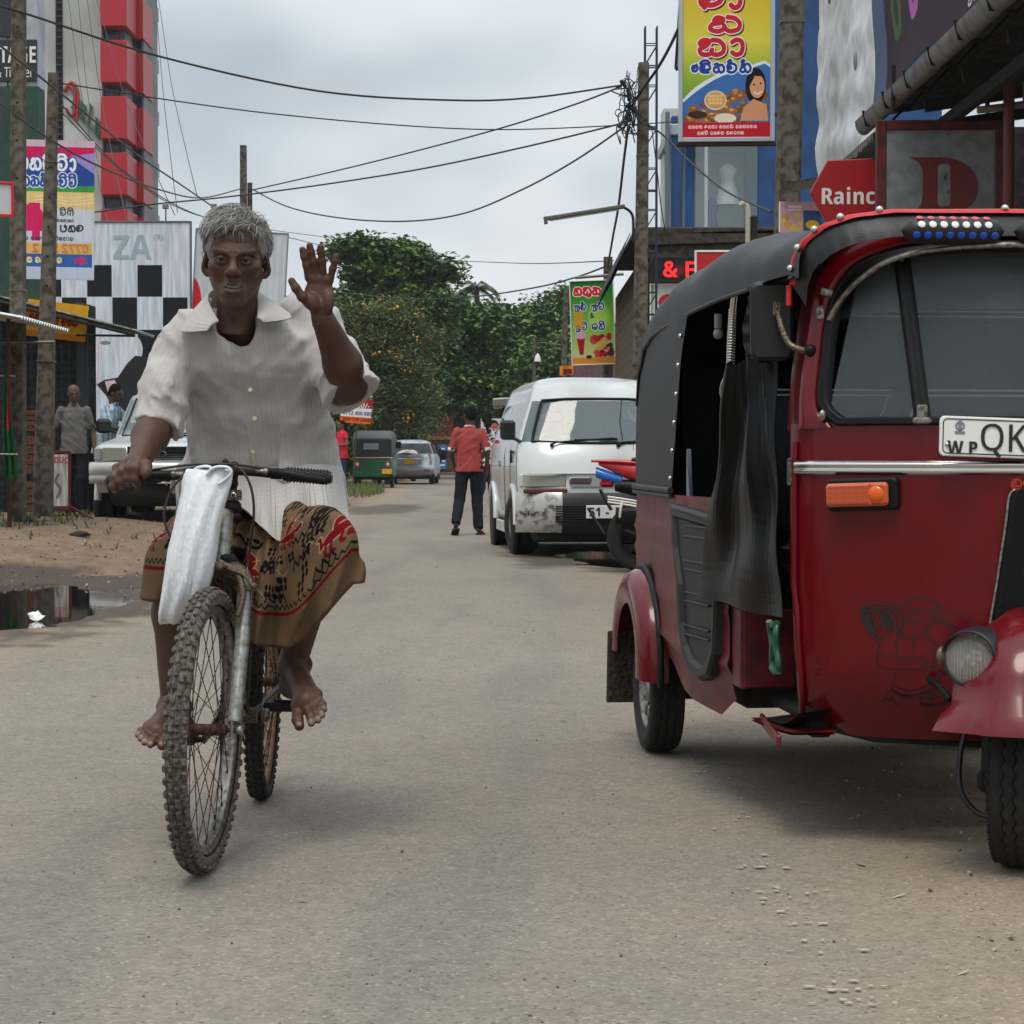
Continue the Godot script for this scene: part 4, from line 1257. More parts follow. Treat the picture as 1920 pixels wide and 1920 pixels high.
		b = B.new();b.box(V(.9,q[2]*.45,.02),V(1.2,q[2]*.7,.06),.01)
		part("shutter",b,mat(Color(.5,.32,.34),.7),t)
	t = thing("shuttered_stall","dark shuttered stall with a tin roof behind the white van","stall",V(.15,0,-54))
	b = B.new();b.box(V(.2,1.1,-1),V(1.2,2.2,2),.02)
	part("wall",b,M.dark,t)
	for k in 14:
		b = B.new();b.box(V(.2,.2+k*.14,.02),V(1.1,.11,.04),.01)
		part("shutter_slat",b,M.plastic,t)
	b = B.new();b.box(V(.1,2.36,-.8),V(1.5,.22,2.4),.03,Basis(Vector3.BACK,.06))
	part("roof",b,M.alu,t)
	cv = Canvas.new(60,48,Color(.80,.80,.82),1.0)
	cv.disc(36,24,17,Color(.08,.07,.08),20); cv.disc(40,28,11,Color(.72,.42,.38),15); cv.disc(37,25,2,Color(.1,.08,.08)); cv.disc(44,25,2,Color(.1,.08,.08)); cv.line([U(36,36),U(45,35)],2,Color(.85,.8,.8))
	t = sign_board("face_poster","white poster of a smiling face on a black stand behind the walker","poster",V(-.463,1.617,-47),.46,.36,print_mat(cv.tex()),M.white_print,.0)
	b = B.new();b.box(V(.05,-.72,-.05),V(.42,1.0,.06),.01); b.tube([V(.05,-1.2,-.05),V(.05,-1.6,-.05)],.02,6)
	part("stand",b,M.black,t)

# ---------------------------------------------------------------- the red three-wheeler; +z is its front, the front wheel stands at its origin
static func zc(y: float) -> float:
	var z := -.08
	if y > 1.05: z -= .28*(y-1.05)
	if y < .46: z -= .55*pow((.46-y)/.2,2.0)*.2
	return z
static func fz(x: float,y: float) -> float: return zc(y)-1.1*x*x
static func front(x: float,y: float,out := .0) -> Vector3:
	var n := V(2.2*x,.28 if y > 1.05 else .0,1.0).normalized()
	return V(x,y,fz(x,y))+n*out
static func side_x(z: float) -> float:   # half width of the cabin
	if z < -1.25: return lerpf(.56,.60,clampf((z+2.3)/1.05,0,1))
	return lerpf(.60,.48,clampf((z+1.25)/.9,0,1))

func tread_tyre(b: B, r: float, w: float, rows: int, lug: float, x := Transform3D.IDENTITY):   # a road tyre round the x axis with zigzag grooves
	var segs := 72
	var rings := []
	for k in segs+1:
		var a := TAU*k/segs
		var ring := PackedVector3Array()
		var zig := (.0045 if k % 2 == 0 else -.0045)
		var prof := [U(-w*.34,r*.60),U(-w*.47,r*.70),U(-w*.5,r*.82),U(-w*.46,r*.93)]
		for q in rows:
			var x0 := -w*.42+w*.84*q/rows
			var x1 := -w*.42+w*.84*(q+1)/rows
			var crown := func(xx: float) -> float: return r*(1.0-.05*pow(absf(xx)/(w*.45),2.2))
			prof.append(U(x0+.0025+zig*(1 if q > 0 else 0),crown.call(x0)))
			prof.append(U(x1-.0025+zig*(1 if q < rows-1 else 0),crown.call(x1)))
			if q < rows-1:
				prof.append(U(x1-.0015+zig,r*.962))
				prof.append(U(x1+.0015+zig,r*.962))
		prof.append_array([U(w*.46,r*.93),U(w*.5,r*.82),U(w*.47,r*.70),U(w*.34,r*.60)])
		for q in prof: ring.append(x*V(q.x,cos(a)*q.y,sin(a)*q.y))
		rings.append(ring)
	b.loft(rings,false,false,false,true)
	if lug > .0:
		for k in 60:
			var a := TAU*k/60
			for s in [-1,1]:
				var c := V(s*w*.485,cos(a)*r*.885,sin(a)*r*.885)
				b.box(x*c,V(.006,r*.13,.008),.0,x.basis*Basis(Vector3.RIGHT,a+.35))

func make_tuk():
	var t := thing("three_wheeler","dark red auto rickshaw with black vinyl roof and number plate WP QK","auto rickshaw",V(1.22,0,-4.95),deg_to_rad(6))
	# ---- front cowl
	var b := B.new()
	var rows := []
	for j in 15:
		var y := lerpf(.272,1.045,pow(j/14.0,.85))
		var hw := .484
		if y < .6: hw = .478-.03*pow((.6-y)/.33,2.0)
		if y < .36: hw -= .085*pow((.36-y)/.088,2.0)
		var ring := PackedVector3Array()
		ring.append(V(-hw+.012,y,fz(hw,y)-.11))
		ring.append(V(-hw-.004,y,fz(hw,y)-.035))
		for i in 25:
			var u := -1.0+i/12.0
			var x := hw*(signf(u)*(1.0-pow(1.0-absf(u),1.25)))
			ring.append(front(x,y,-.016*pow(absf(u),14.0)))
		ring.append(V(hw+.004,y,fz(hw,y)-.035))
		ring.append(V(hw-.012,y,fz(hw,y)-.11))
		rows.append(ring)
	b.loft(rows,false)
	part("front_panel",b,M.red,t)
	b = B.new()   # folded lower lip and inner floor edge
	b.tube([front(-.40,.285,-.03),front(-.3,.268,-.012),front(0,.262,-.01),front(.3,.268,-.012),front(.4,.285,-.03)],.012,6)
	part("bottom_lip",b,M.dark,t)
	# raised fold down the edge of the cowl
	for s in [-1,1]:
		b = B.new()
		var pe := []
		for j in 14:
			var y := lerpf(.32,1.0,j/13.0)
			var hw := .484 if y > .6 else .478-.03*pow((.6-y)/.33,2.0)
			pe.append(V(s*(hw-.002),y,fz(hw,y)-.018))
		b.tube(pe,.0085,8)
		part("edge_fold",b,M.red,t)
	# ---- windscreen surround
	var outer := [U(-.484,1.03),U(-.478,1.10),U(-.462,1.22),U(-.443,1.33),U(-.424,1.415),U(-.385,1.475),U(-.32,1.51),U(-.2,1.53),U(0,1.54)]
	var inner := [U(-.405,1.036),U(-.440,1.085),U(-.428,1.2),U(-.412,1.30),U(-.390,1.375),U(-.345,1.435),U(-.27,1.468),U(-.18,1.482),U(0,1.487)]
	var gask := [U(-.385,1.062),U(-.413,1.10),U(-.402,1.2),U(-.388,1.29),U(-.366,1.36),U(-.326,1.412),U(-.26,1.443),U(-.17,1.456),U(0,1.46)]
	var mir := func(a: Array) -> Array:
		var r := a.duplicate()
		for i in range(a.size()-2,-1,-1): r.append(U(-a[i].x,a[i].y))
		return spline(r,3)
	var so: Array = mir.call(outer); var si: Array = mir.call(inner); var sg: Array = mir.call(gask)
	b = B.new()
	var r0 := []
	for i in so.size():
		var o2: Vector2 = so[i]; var i2: Vector2 = si[i]
		var ring := PackedVector3Array()
		var bk := V(signf(o2.x)*.004,.0,-.10)
		ring.append(front(o2.x,o2.y,-.01)+bk)
		ring.append(front(o2.x,o2.y,-.012))
		for k in 5: 
			var q := o2.lerp(i2,(k+.4)/4.6)
			ring.append(front(q.x,q.y,.004*sin(PI*(k+.5)/5.0)))
		ring.append(front(i2.x,i2.y,-.02))
		r0.append(ring)
	b.loft(r0,false)
	part("windscreen_frame",b,M.red,t)
	b = B.new()
	r0 = []
	var loop_i := si.duplicate(); var loop_g := sg.duplicate()
	for i in range(1,12):
		var u := i/12.0
		loop_i.append(U(lerpf(.405,-.405,u),1.036)); loop_g.append(U(lerpf(.385,-.385,u),1.062))
	loop_i.append(loop_i[0]); loop_g.append(loop_g[0])
	for i in loop_i.size():
		var ring := PackedVector3Array()
		for k in 7:
			var q: Vector2 = loop_i[i].lerp(loop_g[i],k/6.0)
			ring.append(front(q.x,q.y,[-.008,.008,.011,.006,.011,.008,-.012][k]))
		r0.append(ring)
	b.loft(r0,false)
	part("window_seal",b,M.black,t)
	var pane := func(x0: float,x1: float,tilt0: float,tilt1: float,y0: float,y1: float,out: float) -> B:
		var g := B.new()
		g.sheet(12,10,func(u: float,v: float) -> Vector3:
			var y := lerpf(y0,y1,v)
			var xa := lerpf(x0,x0+tilt0,v); var xb := lerpf(x1,x1+tilt1,v)
			return front(lerpf(xa,xb,u),y,out))
		return g
	part("windscreen_pane",pane.call(-.425,-.229,.10,-.02,1.045,1.465,-.006),M.screen,t)
	part("windscreen_pane",pane.call(-.218,.218,-.02,.02,1.045,1.48,-.006),M.screen,t)
	part("windscreen_pane",pane.call(.229,.425,.02,-.10,1.045,1.465,-.006),M.screen,t)
	for s in [-1,1]:
		b = B.new()
		r0 = []
		for j in 9:
			var y := lerpf(1.05,1.462,j/8.0)
			var x := lerpf(.224,.243,j/8.0)
			var ring := PackedVector3Array()
			for k in 7: ring.append(front(s*(x+(k-3)*.0062),y,[-.006,.006,.008,.003,.008,.006,-.006][k]))
			r0.append(ring)
		b.loft(r0,false)
		part("pane_divider",b,M.black,t)
		b = B.new()
		b.box(front(s*.222,1.066,.014),V(.026,.036,.008),.003)
		b.box(front(s*.222,1.049,.013),V(.048,.016,.010),.004)
		b.box(front(s*.222,1.062,.0185),V(.009,.014,.002),.0)
		part("pane_clip",b,M.alu,t)
		b = B.new()
		b.box(front(s*.243,1.448,.012),V(.018,.022,.008),.003)
		b.box(front(s*.418,1.318,.006),V(.020,.034,.008),.003,Basis(Vector3.BACK,-.1*s))
		b.box(front(s*.402,1.368,.008),V(.034,.018,.006),.003,Basis(Vector3.BACK,.25*s))
		b.ball(front(s*.418,1.318,.011),Vector3.ONE*.006,8,6)
		b.ball(front(s*.425,1.062,.012),V(.010,.014,.006),8,6)
		part("frame_clip",b,M.alu,t)
	# ---- peak over the windscreen: black sheet, chrome edge
	var pk := [U(-.405,1.30),U(-.385,1.345),U(-.352,1.39),U(-.305,1.428),U(-.24,1.452),U(-.15,1.464),U(0,1.470)]
	var sp: Array = mir.call(pk)
	b = B.new();r0 = []
	var edge := []
	for i in sp.size():
		var q: Vector2 = sp[i]
		var rise := .030*smoothstep(1.30,1.43,q.y)+.012
		var a := front(q.x*1.03,q.y+.020,-.004)
		var c := front(q.x,q.y,.0)+V(0,0,rise+.035*smoothstep(1.3,1.46,q.y))
		edge.append(c)
		var ring := PackedVector3Array()
		for k in 4: ring.append(a.lerp(c,k/3.0)+V(0,.006*sin(PI*k/3.0),0))
		r0.append(ring)
	b.loft(r0,false)
	part("sun_peak",b,M.black,t)
	b = B.new();b.tube(edge,.0075,8)
	part("chrome_trim",b,M.alu,t)
	b = B.new()   # dark film across the top of the glass
	b.sheet(16,4,func(u: float,v: float) -> Vector3:
		var y := lerpf(1.305,1.45,v)
		return front(lerpf(-.40,.40,u)*(1.0-.12*v),y+.018*(1-v)*(1-pow(2*u-1,4.0)),-.012))
	part("sun_film",b,M.black,t)
	# ---- lamps above the peak: black pods with painted dots
	for L in [[-.155,"black roof pod with rows of blue, white and pink dots"],[.118,""]]:
		var cx: float = L[0]
		b = B.new();r0 = []
		for k in 15:
			var u := -1.0+k/7.0
			var sc := pow(1.0-pow(absf(u),4.5),.4) if absf(u) < 1.0 else .06
			var ring := PackedVector3Array()
			for a in 16:
				var th := TAU*a/16
				var x := cx+u*.126
				ring.append(V(x,1.502+sin(th)*.034*sc,fz(cx,1.5)+.105+cos(th)*.036*sc))
			r0.append(ring)
		b.loft(r0)
		var pod := part("roof_pod",b,M.plastic,t,L[1])
		var dot_mats := [mat(Color(.06,.28,.72),.35),mat(Color(.88,.88,.86),.4),mat(Color(.78,.25,.33),.4)]
		for row in 3:
			var th: float = [-.42,.36,1.05][row]
			for k in (8 if row == 0 else 7):
				var x := cx-.098+k*.0272+(.012 if row != 0 else .0)
				var o := V(x,1.502+sin(th)*.0335,fz(cx,1.5)+.105+cos(th)*.0355)
				var d := B.new()
				d.smooth()
				d.ball(o,V(.0096,.0088,.0022),12,6,Basis(Vector3.RIGHT,-th))
				part("dot",d,dot_mats[row],pod)
	# ---- chrome waist strip and plate
	b = B.new();r0 = []
	for i in 31:
		var x := lerpf(-.489,.489,i/30.0)
		var ring := PackedVector3Array()
		for k in 8:
			var v := k/7.0
			ring.append(front(x,lerpf(.919,.953,v),.011*pow(sin(PI*v),.55)-(.010 if absf(x) > .485 else .0)-(.004 if k in [3,4] else .0)))
		r0.append(ring)
	b.loft(r0,false)
	part("waist_strip",b,M.chrome,t)
	b = B.new()
	b.box(V(-.492,.925,fz(.484,.92)-.028),V(.012,.07,.02),.003)
	part("latch",b,M.steel,t)
	var plate := Node3D.new(); plate.name = "number_plate"; t.add_child(plate)
	plate.transform = X(Basis.from_euler(V(-.06,.0,-.035)),V(.055,1.004,-.062))
	b = B.new();b.prism(round_rect(.52,.095,.012),-.006,.003,.002)
	part("plate",b,M.white_print,plate)
	b = B.new()
	var rim := round_rect(.505,.081,.010)
	var rp := []
	for q in rim: rp.append(V(q.x,q.y,.0035))
	rp.append(rp[0])
	b.tube(rp,.0014,4)
	part("border",b,M.ink,plate)
	lettering("W P",.030,M.ink,plate,X(I3,V(-.205,-.027,.004)))
	lettering("QK",.064,M.ink,plate,X(I3,V(-.107,-.001,.004)),false)
	lettering("-",.064,M.ink,plate,X(I3,V(-.02,-.001,.004)),false)
	b = B.new()
	b.lathe([U(.007,0),U(.0095,.0014),U(.012,0)],14,X(Basis(Vector3.RIGHT,PI/2),V(-.212,.024,.0035)))
	b.box(V(-.212,.009,.0042),V(.024,.006,.001)); b.box(V(-.212,.039,.0042),V(.006,.006,.001)); b.box(V(-.212,.024,.0042),V(.008,.011,.001))
	part("emblem",b,mat(Color(.45,.46,.48),.5),plate)
	b = B.new();b.ball(V(-.243,-.02,.005),Vector3.ONE*.005,10,6)
	part("plate_bolt",b,M.chrome,plate)
	# ---- indicators
	for s in [-1,1]:
		var lamp := Node3D.new(); lamp.name = "indicator" if s < 0 else "indicator_001"; t.add_child(lamp)
		lamp.transform = X(Basis.from_euler(V(0,.60*s,-.035*s)),front(.343*s,.872,.018))
		b = B.new();b.prism(round_rect(.178,.078,.012),-.03,.008,.005)
		part("housing",b,M.black,lamp)
		b = B.new();b.prism(round_rect(.156,.057,.010,4,U(.008*s,0)),.006,.026,.007)
		for k in 9: b.box(V(.008*s-.066+k*.0165,0,.0262),V(.0016,.046,.0016))
		for k in 4: b.box(V(.008*s,-.018+k*.012,.0261),V(.14,.0012,.0014))
		b.box(V(-.028*s,0,.0265),V(.004,.05,.002))
		part("lens",b,M.amber,lamp)
		b = B.new();b.lathe([U(.021,.0),U(.017,.005),U(.008,.007),U(.0005,.0075)],16,X(Basis(Vector3.RIGHT,PI/2),V(-.042*s,0,.025)))
		part("reflector_dish",b,mat(Color(.85,.36,.03),.15),lamp)
	# ---- black grille panel with a pale edge in the middle
	b = B.new();r0 = []
	var gp := [U(-.016,.885),U(-.030,.868),U(-.038,.80),U(-.058,.66),U(-.074,.55),U(-.075,.46)]
	for q in gp:
		var ring := PackedVector3Array()
		for k in 13:
			var u := -1.0+k/6.0
			ring.append(front(.025+u*(.025-q.x),q.y,.006*(1.0 if absf(u) < .99 else -.5)))
		r0.append(ring)
	r0.reverse()
	b.loft(r0,false)
	part("grille_panel",b,M.leather,t)
	b = B.new()
	var ge := []
	for q in spline(gp,4): ge.append(front(q.x,q.y,.005))
	b.tube(ge,.0035,6)
	part("panel_edge",b,M.alu,t)
	# painted word in red and yellow
	for k in 2:
		b = B.new()
		for s in word_strokes(["ba","ra ja"][k],0,0,.03):
			ribbon(b,s,.0058,func(q: Vector2) -> Vector3: return front(-.026+k*.03+q.x,.916-q.y,.0025))
		part("painted_word",b,mat([Color(.62,.13,.05),Color(.85,.66,.08)][k],.5),t)
	# line drawing of a figure with one arm over its head
	b = B.new()
	var dl := func(pts: String,w: float):
		var p := []
		for q in pts.split(" "):
			var c: PackedStringArray = q.split(",")
			p.append(U(float(c[0]),float(c[1])))
		ribbon(b,spline(p,3),w/.0017,func(q: Vector2) -> Vector3: return front(-.355+q.x*.0017,.638-q.y*.0017,.0022))
	for q in ["8,22 2,28 6,34 4,42 10,52 16,62 24,70","12,30 14,44 20,58 28,66","16,28 18,40 24,54","22,26 28,40 30,52","28,24 34,36 38,48 36,60","33,24 40,38 44,52","2,24 14,20 26,18 40,19 50,24","0,27 10,24","4,31 14,27 30,24","38,22 46,30 52,40 50,52"]: dl.call(q,.0052)
	for q in ["6,38 10,50 18,62","25,30 32,42 33,56","36,28 43,44 47,58","10,34 13,46 19,56"]: dl.call(q,.008)
	for q in ["54,16 60,10 66,6 78,7 92,11 104,18 112,24","62,14 66,6","54,16 50,24 58,22 62,28 72,30 84,32 98,38 116,44 122,46","66,22 74,24 80,22 88,26","98,18 94,30 90,36","104,26 100,38","48,26 54,32 60,36 68,38","112,24 130,34 146,42 156,50 162,58","56,34 62,40 72,42 82,44 92,46","84,46 92,40 104,42 114,50 118,60 114,70 104,72 90,68 84,58 84,46","116,46 124,54 134,58","56,42 52,54 56,62 66,64 78,58 84,48","50,62 58,66","46,56 50,64 44,70","30,66 24,76 22,88 22,100 26,108 40,111 58,111 74,112","22,88 30,90 44,92 52,96 60,92 72,94 80,92 84,96 80,102 74,108","44,70 46,82 48,94","96,72 92,90 90,104 82,116","114,70 106,84 102,98 100,112 102,124","104,72 98,88 96,102","46,112 42,126 40,138 34,150 30,164","100,112 98,126 104,140 112,156 96,162 84,164","40,140 52,148 66,150 82,144 98,132","44,134 58,142 74,140 96,124","40,150 46,160 54,164","58,150 56,160","66,150 70,160","82,146 80,160 96,162","32,156 44,158","84,152 104,150","92,138 94,156","72,60 66,76 70,80"]: dl.call(q,.0026)
	for q in ["42,144 54,150 64,152","76,150 88,142 98,134","96,12 96,20 92,28"]: dl.call(q,.007)
	part("figure_drawing",b,mat(Color(.10,.045,.05),.6),t)
	b = B.new()
	for q in [U(-.438,.44),U(-.441,.426),U(-.30,.37)]: b.ball(front(q.x,q.y,0),V(.003,.003,.0012),8,5)
	part("screw_hole",b,M.black,t)
	# ---- roof cover
	b = B.new();r0 = []
	var st := [[-2.30,.545,.86,1.10],[-2.285,.555,1.02,1.22],[-2.24,.565,1.13,1.33],[-2.15,.573,1.24,1.42],[-2.0,.58,1.315,1.49],[-1.8,.585,1.345,1.535],[-1.55,.588,1.355,1.548],[-1.35,.59,1.358,1.556],[-1.1,.588,1.372,1.578],[-.85,.568,1.385,1.572],[-.7,.552,1.39,1.562],[-.5,.530,1.395,1.552],[-.38,.500,1.402,1.554],[-.30,.488,1.40,1.556]]
	var zz := -2.30
	while zz <= -.299:
		var s := lerp_table(st,zz)
		var ring := PackedVector3Array()
		for k in 29:
			var a := PI*k/28.0
			var cx := signf(cos(a))*pow(absf(cos(a)),.42)
			var sy := pow(sin(a),.62)
			var sag := .012*sin(TAU*(zz+2.3)/.62)*sy+.004*gn.get_noise_2d(zz*40.0,k*9.0)
			ring.append(V(s[1]*cx,s[2]+(s[3]-s[2])*sy+sag,zz))
		r0.append(ring)
		zz += .05
	b.loft(r0,false)
	part("roof_cover",b,M.vinyl,t)
	for s in [-1,1]:   # stitched hem along the side
		b = B.new()
		var hp := []
		for k in 26:
			var z := lerpf(-2.24,-.33,k/25.0)
			var q := lerp_table(st,z)
			hp.append(V(s*(q[1]+.002),q[2]+.004,z))
		b.tube(hp,.006,6)
		part("roof_hem",b,M.vinyl,t)
	# red piping round the front edge, with studs
	var arch := []
	for k in 41:
		var a := PI*k/40.0
		arch.append(V(.490*signf(cos(a))*pow(absf(cos(a)),.40),1.388+.170*pow(sin(a),.60),-.30+.09*pow(sin(a),.9)-.06*pow(absf(cos(a)),3.0)))
	b = B.new();r0 = []
	for k in arch.size():
		var p: Vector3 = arch[k]
		var rad := V(p.x*.6,p.y-1.30,0).normalized()
		var ring := PackedVector3Array()
		for j in 6: ring.append(p+rad*([.0,.006,.008,.008,.005,-.004][j]+.0015*sin(k*1.7))+V(0,0,-.026+j*.0085))
		r0.append(ring)
	b.loft(r0,false)
	var red_vinyl := worn(Color(.72,.10,.13),M.dustn,3.0,.45)
	part("red_piping",b,red_vinyl,t)
	b = B.new()
	for s in [-1,1]:
		b.tube([arch[0 if s > 0 else 40]+V(s*.006,.0,-.01),arch[0 if s > 0 else 40]+V(s*.006,-.05,-.006)],.008,6)
	part("piping_tail",b,red_vinyl,t)
	for k in [1,4,9,13,17,20,24,28,32,36,39]:
		b = B.new()
		var p: Vector3 = arch[k]
		var rad := V(p.x*.5,p.y-1.30,.05).normalized()
		b.ball(p+rad*.009+V(0,0,.004),Vector3.ONE*.0095,10,8)
		part("stud",b,M.chrome,t)
	# pleated flap hanging in front
	b = B.new();r0 = []
	for k in 61:
		var f := k/60.0*40.0
		var i := mini(int(f),39)
		var p: Vector3 = arch[i].lerp(arch[i+1],f-i)
		var pl := .016*absf(fposmod(f/2.2,1.0)-.5)
		var low := V(p.x*.95,lerpf(p.y-.055,1.492-.02*pow(absf(p.x)/.5,2.0),.6 if absf(p.x) < .42 else .0),p.z+.03)
		if absf(p.x) < .47: low.y = maxf(p.y-.062,1.40)
		var ring := PackedVector3Array()
		for j in 6:
			var v := j/5.0
			ring.append(p.lerp(low,v)+V(0,0,.012*sin(PI*v*.7)+pl*v))
		r0.append(ring)
	b.loft(r0,false)
	part("front_flap",b,M.vinyl,t)
	# ---- rear quarter: vinyl above, red steel below
	for s in [-1,1]:
		b = B.new()
		b.sheet(12,10,func(u: float,v: float) -> Vector3:
			var y := lerpf(.868,1.37,v)
			var z := lerpf(-2.29+.16*pow(v,3.0),lerpf(-1.43,-1.19,v),u)
			return V(s*(side_x(z)+.004+.006*sin(PI*u)*sin(PI*v)),y,z))
		part("quarter_cover",b,M.vinyl,t)
		for k in 6:
			b = B.new()
			var v := .06+k*.165
			var z := lerpf(-1.43,-1.19,v)-.03
			b.ball(V(s*(side_x(z)+.006),lerpf(.868,1.37,v),z),V(.006,.008,.008),8,6)
			part("stud",b,M.chrome,t)
		b = B.new()
		var bp := []; var bp2 := []
		for k in 9:
			var z := lerpf(-2.3,-1.42,k/8.0)
			bp.append(V(s*(side_x(z)+.008),.862,z)); bp2.append(V(s*(side_x(z)+.008),.845,z))
		b.tube(bp,.010,8); b.tube(bp2,.007,8)
		part("waist_moulding",b,M.plastic,t)
		b = B.new();r0 = []
		for k in 25:   # pressed ribs run along the panel
			var y := lerpf(.28,.85,k/24.0)
			var ring := PackedVector3Array()
			var rib := .0
			for yy in [.40,.55,.655,.735]: rib = maxf(rib,.009*exp(-pow((y-yy)/.012,2.0)))
			for j in 13:
				var z := lerpf(-2.31,-.84,j/12.0)
				ring.append(V(s*(side_x(z)-.002+rib-.02*smoothstep(.42,.28,y)),y if z < -.95 or y > .34 else .34,z)+V(0,.06*smoothstep(-1.6,-.84,z)*smoothstep(.4,.28,y)*-.6+(.07*smoothstep(-1.25,-1.7,z)*smoothstep(.45,.28,y)),0))
			if s < 0: ring.reverse()
			r0.append(ring)
		b.loft(r0,false)
		part("side_panel",b,M.reddust,t)
		# plastic half door with rounded foot and pressed ribs
		var dr := [U(-1.31,.825),U(-.90,.80),U(-.885,.56),U(-.90,.42),U(-.95,.355),U(-1.02,.335),U(-1.11,.352),U(-1.17,.395),U(-1.205,.47),U(-1.225,.6),U(-1.28,.72)]
		var dx := func(ins: float,out: float) -> PackedVector3Array:
			var ring := PackedVector3Array()
			for q in dr:
				var c := U(-1.07,.58)
				var p: Vector2 = c+(q-c)*(1.0-ins)
				ring.append(V(s*(side_x(p.x)+out),p.y,p.x))
			if s > 0: ring.reverse()
			return ring
		b = B.new()
		b.loft([dx.call(.0,-.01),dx.call(.0,.018),dx.call(.04,.026),dx.call(.13,.024),dx.call(.17,.012)],true,false,true,false)
		for k in 8:
			var y: float = [.765,.735,.665,.64,.575,.55,.48,.455][k]
			b.box(V(s*(side_x(-1.07)+.016),y,-1.06),V(.010,.008,.24),.003,Basis(Vector3.UP,-.10*s))
		part("half_door",b,M.plastic,t)
		# red wheel arch that stands out from the panel
		b = B.new();r0 = []
		for k in 17:
			var a := lerpf(-.12,PI*.97,k/16.0)
			var ring := PackedVector3Array()
			var rr := .29+.02*sin(a)
			for j in 7:
				var v := j/6.0
				var w := .075*(1.0-pow(v,3.0)*.55) if v < 1.0 else .02
				ring.append(V(s*(.555+[.0,.05,.078,.09,.092,.09,.082][j]),.29+sin(a)*(rr - [.0,.004,.018,.045,.08,.10,.115][j]),-2.02+cos(a)*(rr+.03 - [.0,.004,.018,.045,.08,.10,.115][j])))
			if s > 0: ring.reverse()
			r0.append(ring)
		b.loft(r0,false)
		part("rear_fender",b,M.red,t)
		b = B.new()
		var fp := []
		for k in 13:
			var a := lerpf(-.15,PI*.6,k/12.0)
			fp.append(V(s*(.585),.29+sin(a)*.315,-2.01+cos(a)*.335))
		b.tube(fp,.011,8)
		part("fender_seal",b,M.black,t)
		b = B.new();b.box(V(s*.575,.245,-2.335),V(.16,.25,.012),.004,Basis(Vector3.RIGHT,.12))
		part("mud_flap",b,worn(Color(.30,.26,.22),M.grime,5.0,.9),t)
	# ---- rear wheels
	for s in [-1,1]:
		var w := Node3D.new(); w.name = "rear_wheel" if s < 0 else "rear_wheel_001"; t.add_child(w)
		w.position = V(s*.535,.203,-2.0)
		b = B.new();tread_tyre(b,.203,.115,4,.0)
		part("tyre",b,M.rubber,w)
		b = B.new()
		b.lathe([U(.128,-.02),U(.132,.036),U(.124,.044),U(.116,.040),U(.11,.028),U(.045,.020),U(.036,.038),U(.012,.042),U(.0005,.043)],32,X(Basis(Vector3.BACK,-PI/2*s),Vector3.ZERO))
		part("rim",b,M.alu,w)
		for k in 10:
			b = B.new()
			var a := TAU*k/10
			b.ball(V(s*.030,cos(a)*.082,sin(a)*.082),V(.008,.032,.012),10,8,Basis(Vector3.RIGHT,a))
			part("spoke",b,M.alu,w)
		b = B.new()
		for k in 10:
			var a := TAU*(k+.5)/10
			b.ball(V(s*.0255,cos(a)*.088,sin(a)*.088),V(.003,.022,.009),8,6,Basis(Vector3.RIGHT,a))
		part("rim_slot",b,M.black,w)
	# ---- underbody and cabin
	b = B.new()
	b.box(V(0,.32,-1.6),V(.98,.10,1.4),.01)
	b.box(V(0,.30,-.62),V(.86,.03,.42),.01)
	b.box(V(-.41,.285,-.40),V(.06,.05,.08),.01)
	b.tube([V(-.45,.2,-2.0),V(.45,.2,-2.0)],.03,8)
	b.tube([V(-.3,.27,-2.1),V(-.25,.24,-1.0),V(-.2,.27,-.5)],.025,8)
	b.box(V(.1,.26,-2.0),V(.4,.2,.5),.02)
	part("underbody",b,M.dark,t)
	b = B.new()
	b.box(V(-.527,.45,-.80),V(.02,.215,.14),.005)
	b.box(V(-.46,.45,-.735),V(.14,.21,.02),.005)
	b.box(V(.0,.45,-.745),V(1.03,.21,.02),.0)
	part("seat_base",b,M.reddust,t)
	b = B.new()
	b.sheet(8,3,func(u: float,v: float) -> Vector3: return V(-.50+.11*v,.262+.02*u*u+.03*v*sin(PI*u),-.77+.47*u),true,.006)
	b.box(V(-.505,.262,-.52),V(.012,.03,.46),.004,Basis(Vector3.UP,-.13))
	part("step",b,M.reddust,t)
	b = B.new()
	b.sheet(8,3,func(u: float,v: float) -> Vector3: return V(-.485+.10*v,.275+.055*pow(u,3.0)+.012*v,-.66+.36*u),true,.005)
	part("step_mat",b,M.plastic,t)
	b = B.new()
	b.box(V(0,.62,-1.55),V(1.08,.14,.45),.04)
	b.box(V(0,.98,-1.86),V(1.08,.62,.12),.05,Basis(Vector3.RIGHT,-.15))
	b.box(V(0,.70,-.62),V(.86,.12,.30),.04)
	b.box(V(0,.95,-.80),V(.92,.42,.06),.025,Basis(Vector3.RIGHT,-.1))
	part("seat",b,M.leather,t)
	b = B.new()
	for yy in [.0,.014]:
		b.tube([V(-.47,1.128+yy,-.762),V(-.12,1.128+yy,-.762),V(-.19,.98,-.748)],.0028,5)
		b.tube([V(.45,1.128+yy,-.762),V(-.04,1.128+yy,-.762),V(-.11,.98,-.748)],.0028,5)
		b.tube([V(-.32,1.345+yy,-.82),V(.4,1.345+yy,-.82)],.0028,5)
	part("seat_piping",b,mat(Color(.72,.75,.76),.6),t)
	b = B.new()
	b.box(V(0,.82,-2.27),V(1.08,.98,.02))
	part("rear_wall",b,M.leather,t)
	b = B.new()
	b.box(V(0,1.385,-.83),V(.94,.10,.02))
	part("roof_valance",b,M.leather,t)
	b = B.new()
